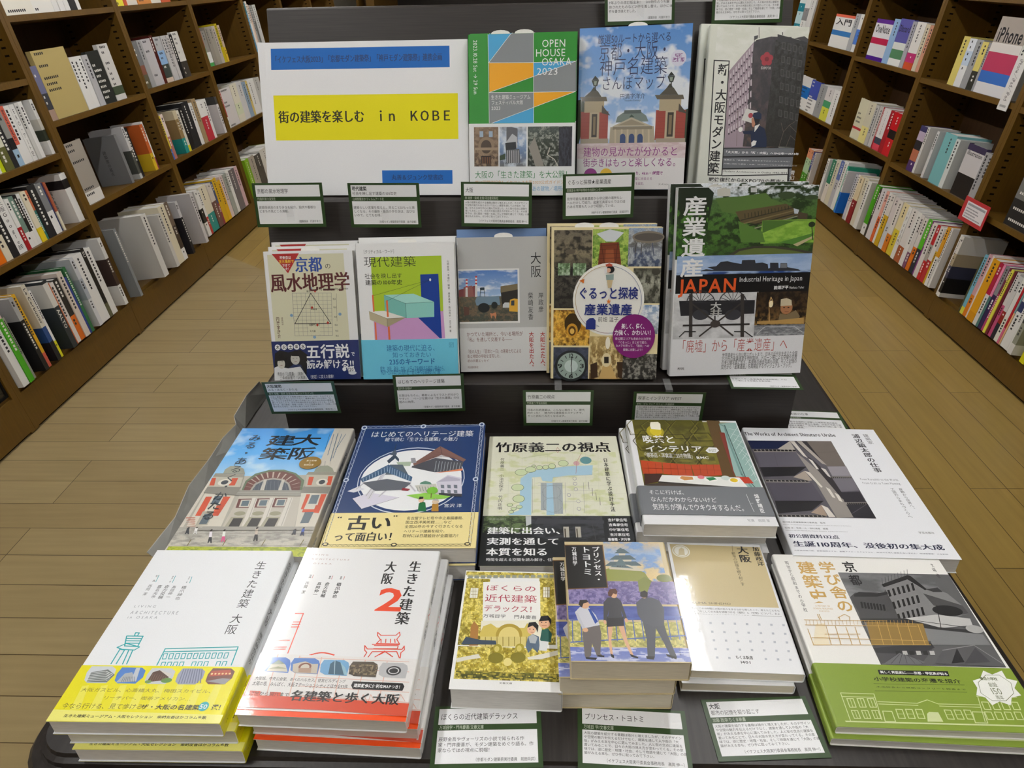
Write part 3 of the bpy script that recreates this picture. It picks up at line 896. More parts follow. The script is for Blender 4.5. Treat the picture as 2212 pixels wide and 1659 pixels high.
ART['B8'] = dict(w=132.6, h=210.0, base='e3e6da', band=None, c='''
g 97 17 1326 580 0:dfe3d6,1:e6e8de eceee6 20 10 0.5 0.3 0.01 51
p a08f9a 307 576 626 172 758 1559 350 1571
g 606 129 1101 1550 0:4a474b,.75:54494a,.95:6d5648,1:5a4a42 3d3b3f 6 10 0.5 0.3 0.08 52
p e3e6da 606 129 916 93 918 107 634 175 615 201
g 893 166 1326 1539 0:424243,.7:363634,1:2c2b29 2c2b28 3 5 0.5 0.3 0.15 53
p 3b3b3d 908 97 1326 188 1326 214 919 187
p 4c4c4e 1141 143 1268 114 1326 148 1326 192
p c9bfc6 327 615 344 593 351 662 333 665
p 463a44 336 667 354 660 357 683 338 686
p c9bfc6 358 569 375 548 383 619 364 622
p 463a44 368 623 386 617 389 640 370 643
p c9bfc6 390 524 407 503 415 577 396 578
p 463a44 399 580 418 575 420 597 401 600
p c9bfc6 421 479 438 458 446 534 427 535
p 463a44 431 536 449 532 452 554 433 557
p c9bfc6 452 434 469 413 478 492 459 492
p 463a44 462 493 481 489 483 512 464 514
p c9bfc6 483 389 500 368 509 450 490 449
p 463a44 493 450 512 447 515 469 496 471
p c9bfc6 514 344 531 323 541 408 521 406
p 463a44 525 407 543 405 546 427 527 428
p c9bfc6 545 299 562 278 572 366 552 363
p 463a44 556 364 575 362 577 384 558 385
p c9bfc6 576 255 592 234 603 324 583 320
p 463a44 587 321 606 320 608 342 589 343
p c9bfc6 335 731 352 710 359 778 341 782
p 463a44 344 783 362 777 365 799 346 803
p c9bfc6 367 689 384 668 392 739 373 742
p 463a44 376 743 395 737 397 760 378 763
p c9bfc6 399 647 415 626 424 700 405 702
p 463a44 408 703 427 698 429 720 410 723
p c9bfc6 430 605 447 584 456 661 437 662
p 463a44 440 663 459 659 461 681 442 683
p c9bfc6 462 563 479 542 488 622 469 622
p 463a44 472 623 491 619 493 642 474 644
p c9bfc6 494 522 510 501 520 584 500 582
p 463a44 504 583 523 580 525 603 506 604
p c9bfc6 525 480 542 459 552 545 532 542
p 463a44 536 544 554 541 557 563 538 565
p c9bfc6 556 439 573 418 583 506 564 503
p 463a44 567 504 586 502 589 524 570 526
p c9bfc6 588 397 604 376 615 468 595 463
p 463a44 599 465 618 463 620 486 601 486
p c9bfc6 343 848 360 827 368 896 349 899
p 463a44 352 901 371 894 373 917 354 920
p c9bfc6 375 810 392 788 400 860 381 863
p 463a44 385 864 403 858 406 881 387 884
p c9bfc6 408 771 424 749 433 824 414 826
p 463a44 417 827 436 822 438 845 419 848
p c9bfc6 440 732 457 711 465 789 446 789
p 463a44 450 791 468 786 471 809 452 811
p c9bfc6 472 694 489 673 498 753 479 753
p 463a44 482 754 501 750 503 773 484 775
p c9bfc6 504 656 521 634 530 718 511 716
p 463a44 514 718 533 715 536 737 517 739
p c9bfc6 536 618 553 596 563 683 543 680
p 463a44 547 681 566 679 568 701 549 703
p c9bfc6 568 579 585 558 595 647 575 644
p 463a44 579 645 598 643 600 666 581 667
p c9bfc6 600 541 616 520 627 612 608 607
p 463a44 611 609 630 608 633 630 614 631
p c9bfc6 351 966 368 944 376 1014 357 1018
p 463a44 360 1019 379 1012 381 1035 362 1039
p c9bfc6 384 931 401 909 409 982 390 984
p 463a44 393 986 412 980 414 1003 395 1006
p c9bfc6 417 896 434 874 442 950 423 951
p 463a44 426 952 445 947 447 970 428 973
p c9bfc6 449 861 466 839 475 917 456 918
p 463a44 459 919 478 915 481 937 462 940
p c9bfc6 482 826 499 804 508 885 489 885
p 463a44 492 886 511 882 514 905 494 907
p c9bfc6 515 791 531 769 541 853 522 852
p 463a44 525 853 544 850 546 873 527 874
p c9bfc6 547 756 564 734 574 821 554 819
p 463a44 558 820 577 818 579 840 560 842
p c9bfc6 580 721 596 700 607 789 587 786
p 463a44 591 787 610 785 612 808 593 809
p c9bfc6 612 686 629 665 640 757 620 753
p 463a44 623 754 642 753 645 776 626 776
p c9bfc6 359 1085 376 1063 384 1133 365 1136
p 463a44 368 1138 387 1131 389 1154 370 1158
p c9bfc6 392 1053 409 1031 418 1104 398 1107
p 463a44 402 1108 421 1102 423 1125 404 1128
p c9bfc6 426 1021 443 999 451 1075 432 1077
p 463a44 435 1078 454 1073 457 1096 438 1099
p c9bfc6 459 990 476 968 485 1047 465 1047
p 463a44 469 1049 488 1044 490 1067 471 1069
p c9bfc6 492 958 509 936 518 1018 499 1018
p 463a44 502 1019 521 1015 524 1038 505 1040
p c9bfc6 525 926 542 905 552 990 532 988
p 463a44 536 989 555 986 557 1009 538 1011
p c9bfc6 558 895 575 873 585 961 566 958
p 463a44 569 960 588 957 591 980 572 982
p c9bfc6 591 864 608 842 619 933 599 929
p 463a44 602 930 621 929 624 951 605 952
p c9bfc6 624 832 641 811 652 904 632 900
p 463a44 636 901 655 900 657 922 638 923
p c9bfc6 367 1204 384 1182 392 1252 373 1256
p 463a44 376 1258 395 1251 398 1274 378 1278
p c9bfc6 401 1176 418 1154 426 1227 407 1230
p 463a44 410 1231 429 1225 432 1248 413 1252
p c9bfc6 435 1148 452 1126 460 1202 441 1204
p 463a44 445 1205 463 1200 466 1223 447 1226
p c9bfc6 469 1119 486 1098 495 1177 475 1177
p 463a44 479 1179 498 1174 500 1197 481 1200
p c9bfc6 502 1091 519 1070 529 1152 509 1151
p 463a44 513 1153 532 1149 534 1172 515 1174
p c9bfc6 536 1063 553 1042 563 1127 543 1125
p 463a44 546 1127 566 1124 568 1146 549 1148
p c9bfc6 570 1035 586 1014 597 1102 577 1099
p 463a44 580 1101 599 1098 602 1121 583 1123
p c9bfc6 603 1007 620 986 631 1077 611 1073
p 463a44 614 1075 633 1073 636 1096 617 1097
p c9bfc6 637 980 653 958 664 1052 645 1047
p 463a44 648 1049 667 1048 670 1070 651 1071
p c9bfc6 375 1324 393 1302 400 1373 381 1376
p 463a44 385 1378 403 1371 406 1394 387 1398
p c9bfc6 410 1299 427 1277 435 1351 416 1354
p 463a44 419 1355 438 1349 441 1372 421 1376
p c9bfc6 444 1275 461 1253 470 1330 450 1331
p 463a44 454 1333 473 1327 475 1351 456 1353
p c9bfc6 478 1250 495 1228 504 1308 485 1309
p 463a44 488 1310 507 1305 510 1329 491 1331
p c9bfc6 513 1226 530 1204 539 1287 519 1286
p 463a44 523 1288 542 1284 545 1307 525 1309
p c9bfc6 547 1201 564 1179 574 1265 554 1264
p 463a44 557 1265 576 1262 579 1285 560 1287
p c9bfc6 581 1177 598 1155 608 1244 588 1241
p 463a44 592 1243 611 1240 614 1263 594 1265
p c9bfc6 615 1152 632 1130 643 1222 623 1219
p 463a44 626 1220 645 1218 648 1241 629 1242
p c9bfc6 649 1128 666 1106 677 1201 657 1196
p 463a44 660 1198 680 1196 682 1219 663 1220
p 555553 983 193 1028 200 1036 288 991 280
p 3a3a38 990 201 1022 206 1028 276 996 271
p 555553 1060 208 1105 216 1114 304 1068 296
p 3a3a38 1068 217 1100 222 1106 292 1074 287
p 555553 1138 224 1183 232 1191 319 1146 312
p 3a3a38 1145 233 1177 238 1184 308 1151 303
p 555553 1216 240 1261 248 1269 335 1224 327
p 3a3a38 1223 248 1255 253 1261 323 1229 318
p 555553 995 361 1040 368 1048 456 1003 449
p 3a3a38 1002 369 1034 374 1040 445 1008 440
p 555553 1073 376 1118 384 1126 472 1081 464
p 3a3a38 1080 385 1112 390 1118 461 1086 455
p 555553 1151 392 1196 400 1205 488 1159 480
p 3a3a38 1158 401 1190 406 1197 476 1164 471
p 555553 1229 408 1274 416 1283 504 1237 496
p 3a3a38 1236 417 1268 422 1275 492 1242 487
p 555553 1007 530 1052 538 1061 626 1015 619
p 3a3a38 1014 539 1047 544 1053 615 1020 610
p 555553 1085 546 1131 553 1139 642 1094 635
p 3a3a38 1093 554 1125 560 1131 631 1099 626
p 555553 1163 562 1209 569 1218 658 1172 651
p 3a3a38 1171 570 1203 575 1210 647 1177 641
p 555553 1242 577 1287 585 1296 674 1251 667
p 3a3a38 1249 586 1282 591 1288 663 1256 657
p 555553 1019 701 1065 708 1073 798 1027 790
p 3a3a38 1027 709 1059 715 1065 786 1033 781
p 555553 1098 717 1143 724 1152 814 1106 806
p 3a3a38 1105 725 1138 731 1144 802 1111 797
p 555553 1176 733 1222 740 1231 830 1185 822
p 3a3a38 1184 741 1217 747 1223 818 1190 813
p 555553 1255 749 1301 756 1310 846 1264 838
p 3a3a38 1263 757 1295 763 1302 834 1269 829
p 555553 1031 873 1077 881 1086 971 1040 964
p 3a3a38 1039 882 1072 887 1078 959 1045 954
p 555553 1111 889 1156 897 1165 988 1119 980
p 3a3a38 1118 898 1151 903 1157 976 1124 970
p 555553 1190 905 1236 913 1244 1004 1198 996
p 3a3a38 1197 914 1230 919 1236 992 1203 987
p 555553 1269 921 1315 929 1324 1020 1278 1012
p 3a3a38 1276 930 1309 935 1316 1008 1283 1003
p 555553 1044 1047 1090 1055 1099 1146 1052 1138
p 3a3a38 1052 1056 1084 1061 1091 1134 1058 1129
p 555553 1123 1063 1170 1071 1178 1163 1132 1155
p 3a3a38 1131 1072 1164 1077 1170 1151 1137 1145
p 555553 1203 1079 1249 1087 1258 1179 1212 1171
p 3a3a38 1210 1088 1243 1094 1250 1167 1217 1162
p 555553 1282 1096 1326 1104 1326 1195 1291 1187
p 3a3a38 1290 1105 1323 1110 1326 1183 1296 1178
l 555555 70 650 19 666 149
p 4a4a4c 597 129 651 116 648 157 603 180
l 333333 100 972 74 976 106
e a33a44 796 362 41 41
e a33a44 845 395 41 41
e a33a44 834 449 41 41
e a33a44 778 451 41 42
e a33a44 755 397 41 41
e 7a2630 802 411 30 29
t d5d2d0 bh 737 504 871 539 EXPO'70
l 6d6258 50 1107 1547 1147 1343 1215 1249 1290 1201
l 6d6258 50 1147 1343 1099 1221
l 6d6258 50 1215 1249 1326 1338
l 6d6258 50 1205 1544 1250 1387 1326 1446
l 6d6258 50 519 1547 483 1077
l 6d6258 50 429 1101 517 1091
p d8d8d4 599 1048 758 1080 712 1239 548 1198
e a8434e 668 1137 32 34
p 1d2a45 695 1371 743 1300 813 1268 882 1304 926 1427 937 1551 725 1557
p 1d2a45 578 1346 707 1332 737 1385 598 1381
e 22242c 750 1185 52 76
p b98268 685 1179 710 1155 745 1246 726 1293 700 1275
p 1c2c48 693 1148 704 1102 775 1089 817 1114 819 1183 737 1177
p e4e4e0 740 1274 810 1244 784 1299 745 1354
e e9e9e6 549 1324 30 32
p e9e9e6 718 1495 746 1463 791 1470 778 1524 729 1549
p 1b1b1d 85 437 303 440 362 1950 154 1953
p e9ebe2 101 451 290 454 348 1938 168 1940
t 1b1b1d bv 73 478 397 1930 新・大阪モダン建築
p 1b1b1d 342 1572 1326 1539 1326 2045 362 2075
p 6c6f74 347 1586 1326 1548 1326 1645 351 1687
p 6c6f74 351 1706 1326 1667 1326 1803 358 1848
p e6e8e2 360 1867 1272 1829 1278 1902 362 1944
p e6e8e2 169 1969 1276 1914 1284 2029 172 2078
p 6c6f74 1288 1831 1326 1822 1326 2053 1313 2056
t f0f1f2 bh 351 1611 1398 1645 「大大阪」から「新・大阪」へ1945年〜1973年
t f0f1f2 nh 361 1725 1303 1742 復興から「未来都市」を作るまでのタイムトラベル！
t f0f1f2 nh 361 1778 1398 1793 万博に向かう都市・大阪。2025年につながる原点がここに
t 1b1b1d nh 369 1875 1271 1900 Modern Architecture in Osaka 1945-1973
t 1b1b1d bh 175 1976 1272 2033 戦後復興からEXPO'70の都市へ
t f0f1f2 nv 1307 1847 1383 1985 青幻''', b='''
''')
ART['O1'] = dict(w=159.0, h=252.0, base='c9c4b8', band=None, c='''
g 0 0 1314 1186 0:3f93dd,.5:56a9ea,1:a3cdea b9d8ee 40 30 0.68 0.2 0.01 61
g 0 2054 1590 2365 0:a29f96,.4:b3b0a6,1:c3bfb2 8f8c84 10 4 0.55 0.3 0.05 62
g 18 2371 1590 2520 0:a3ad2c,1:b6be35 7f8f22 5 3 0.55 0.2 0.08 63
p a8a498 27 1107 1590 1049 1590 1184 1368 2042 44 2053
p cdc8ba 78 2033 51 1431 435 1429 485 2039
p b9b4a7 501 1486 1269 1481 1347 2042 503 2050
p 586a50 486 1382 470 1191 542 1042 702 961 889 955 1067 1027 1218 1174 1249 1388
p 5f3028 508 1381 500 1210 575 1072 722 996 892 990 1052 1054 1183 1187 1219 1389
p b7a899 606 1376 621 1376 543 1386 522 1386
p b7a899 593 1321 609 1321 523 1304 502 1304
p b7a899 595 1268 610 1268 522 1225 501 1226
p b7a899 610 1220 625 1220 541 1154 519 1154
p b7a899 639 1179 654 1179 578 1093 556 1093
p b7a899 680 1148 695 1148 633 1047 611 1047
p b7a899 731 1129 746 1129 702 1018 680 1018
p b7a899 789 1123 805 1123 782 1008 760 1008
p b7a899 852 1129 867 1129 868 1018 847 1018
p b7a899 915 1148 930 1148 956 1047 934 1047
p b7a899 976 1179 991 1179 1040 1093 1018 1093
p b7a899 1030 1219 1046 1219 1116 1154 1094 1154
p b7a899 1077 1267 1092 1267 1180 1225 1159 1225
p b7a899 1112 1320 1127 1320 1229 1304 1208 1304
p b7a899 1134 1375 1149 1375 1261 1385 1240 1385
p 9b968c 593 1386 606 1250 691 1160 804 1130 935 1151 1045 1236 1120 1382
p 39424f 619 1385 635 1267 708 1189 815 1164 928 1181 1028 1255 1094 1382
p bdb8ae 721 1385 697 1165 737 1165 771 1384
p bdb8ae 947 1383 928 1164 965 1163 993 1383
l 76818c 25 646 1385 616 1202
l 76818c 25 697 1385 662 1202
l 76818c 25 748 1385 708 1201
l 76818c 25 799 1384 754 1201
l 76818c 25 851 1384 800 1201
l 76818c 25 902 1384 846 1201
l 76818c 25 953 1383 892 1200
l 76818c 25 1004 1383 938 1200
l 76818c 25 1055 1383 983 1200
p 8a887f 410 1382 1254 1377 1271 1488 456 1486
l a6a399 80 444 1433 1261 1428
p 5c2b25 512 1543 673 1537 697 1711 536 1712
p c6c1b4 551 1561 671 1555 690 1694 568 1695
p 54646e 572 1579 660 1574 672 1676 585 1677
p 5c2b25 732 1535 894 1529 913 1703 753 1704
p c6c1b4 771 1552 891 1547 907 1685 784 1686
p 54646e 792 1570 879 1565 890 1668 802 1669
p 5c2b25 948 1526 1110 1521 1125 1695 965 1696
p c6c1b4 986 1544 1106 1539 1120 1677 997 1678
p 54646e 1007 1562 1094 1557 1102 1660 1015 1660
p d0ccc2 677 1519 740 1519 796 2027 725 2027
l a5a197 100 726 1530 775 2021
p d0ccc2 893 1518 955 1517 1000 2025 930 2025
l a5a197 100 941 1529 980 2019
p d0ccc2 1116 1516 1178 1516 1212 2023 1141 2024
l a5a197 100 1163 1527 1191 2017
p 9f9b86 544 1876 704 1875 700 2048 531 2049
p 282523 580 1897 695 1896 700 2048 574 2049
e 8f8d74 625 1813 68 38
p 9f9b86 762 1875 922 1873 914 2046 746 2047
p 282523 798 1895 912 1894 914 2046 788 2047
e 8f8d74 844 1811 69 38
p 9f9b86 967 1873 1127 1872 1115 2044 947 2046
p 282523 1002 1894 1117 1893 1115 2044 989 2045
e 8f8d74 1050 1809 69 38
p bd4a2c 89 1505 167 1504 183 1858 103 1858
p bd4a2c 291 1503 395 1503 380 1856 291 1857
p cdc8ba 170 1465 305 1464 318 1668 185 1669
p 4f5f6c 195 1488 295 1487 297 1646 203 1646
p a9a596 164 1778 300 1771 317 2020 177 2032
p 56636c 204 1821 295 1814 299 2000 208 2005
p 7d7a72 33 1436 34 1313 462 1316 454 1479
p b7b3a4 40 1318 20 1100 419 1112 449 1323
p bd4a2c 19 1144 71 1139 110 1294 46 1294
p bd4a2c 282 1143 360 1142 369 1292 293 1293
e d6d2c6 219 1231 84 68
e 333a40 219 1231 45 44
p 8f8c80 23 1114 26 1045 411 1048 417 1130
p 8c8f82 128 1044 120 963 164 891 265 886 359 947 409 1043
l 777777 80 210 886 203 826
p a8553c 11 1887 122 1886 114 1901 6 1902
p a8553c 56 1922 137 1922 129 1937 22 1937
p a8553c 100 1958 152 1957 144 1972 37 1973
p a8553c 143 1993 167 1993 159 2007 53 2008
p a8553c 186 2028 182 2028 174 2042 68 2043
p cdc8ba 1255 1435 1590 1433 1590 2040 1361 2042
p bd4a2c 1326 1457 1377 1457 1372 1737 1336 1737
p bd4a2c 1500 1456 1577 1449 1571 1804 1497 1796
p bd4a2c 1365 1737 1553 1735 1560 1789 1366 1791
p cdc8ba 1372 1450 1508 1445 1518 1659 1386 1660
p 5d6b74 1396 1473 1493 1468 1497 1637 1398 1638
p 59666e 1402 1791 1508 1783 1498 1979 1401 1986
p 7d7a72 1238 1428 1248 1306 1590 1304 1590 1444
p b7b3a4 1269 1311 1217 1051 1590 1049 1590 1309
p bd4a2c 1262 1113 1324 1112 1340 1282 1287 1282
p bd4a2c 1506 1099 1567 1099 1582 1280 1529 1281
e d6d2c6 1456 1219 72 70
e 333a40 1456 1219 39 44
p 8f8c80 1211 1069 1227 1014 1590 1012 1590 1074
p 8c9080 1297 1013 1301 942 1347 881 1440 873 1517 931 1558 1012
l 999999 80 1400 873 1385 782
p 9a978e 284 2051 1590 2040 1590 2095 239 2113
l 807d75 60 217 2159 1590 2141
p e3dfe6 388 2126 419 2126 450 2224 417 2225
p 22252a 417 2218 450 2217 488 2318 474 2318 451 2274 450 2319 439 2319
e 2a211d 403 2112 12 21
p e4e8e2 541 2122 572 2122 598 2211 565 2212
p c54a7c 565 2206 598 2205 631 2298 618 2298 596 2257 593 2298 582 2298
e 2a211d 556 2109 11 19
p bfb4a6 909 2083 940 2082 967 2186 934 2186
p 1d1d20 934 2179 967 2179 1001 2284 987 2284 965 2238 962 2285 951 2285
e 2a211d 924 2068 12 22
p 2c3035 97 2071 128 2071 142 2123 109 2124
p 2c3035 110 2120 144 2120 164 2174 150 2174 134 2150 125 2174 114 2174
e 2a211d 115 2064 12 11
p e9e9e6 199 2077 230 2076 243 2129 209 2129
p d5d5d2 211 2125 244 2125 264 2179 250 2179 235 2155 225 2179 214 2179
e 2a211d 216 2069 12 11
p 3a4048 1359 2095 1389 2095 1393 2137 1360 2137
p 2c2f38 1362 2134 1395 2134 1405 2177 1391 2177 1380 2158 1366 2177 1355 2177
e 2a211d 1377 2089 12 9
p 3350a0 1450 2073 1481 2073 1490 2133 1456 2134
p 2a3050 1458 2129 1491 2129 1506 2192 1493 2192 1479 2164 1468 2192 1457 2192
e 2a211d 1468 2064 12 12
l 6d6238 100 226 2262 225 2363
l 6d6238 100 633 2259 628 2359
l 6d6238 100 1080 2254 1070 2355
l 6d6238 100 1519 2250 1504 2351
l 8d897c 40 70 2365 1590 2346
t 1b1b1d bh 813 154 1200 420 大
t 1b1b1d bh 837 460 1199 743 阪
t 1b1b1d bh 457 175 855 432 建
t 1b1b1d bh 460 475 847 745 築
t 232c33 nv 117 153 425 1940 みる・あるく・かたる
e 8a6c28 1194 816 142 136
t efe9da nh 1133 752 1267 788 倉方俊輔
t efe9da nh 1173 804 1208 835 と
t efe9da nh 1124 843 1253 881 柴崎友香
l 33607f 70 1504 138 1453 513
l 33607f 70 1448 138 1465 703
l 33607f 70 1393 138 1450 782
l 33607f 70 1337 138 1377 636
l 33607f 70 1282 138 1310 514''', b='''
''')
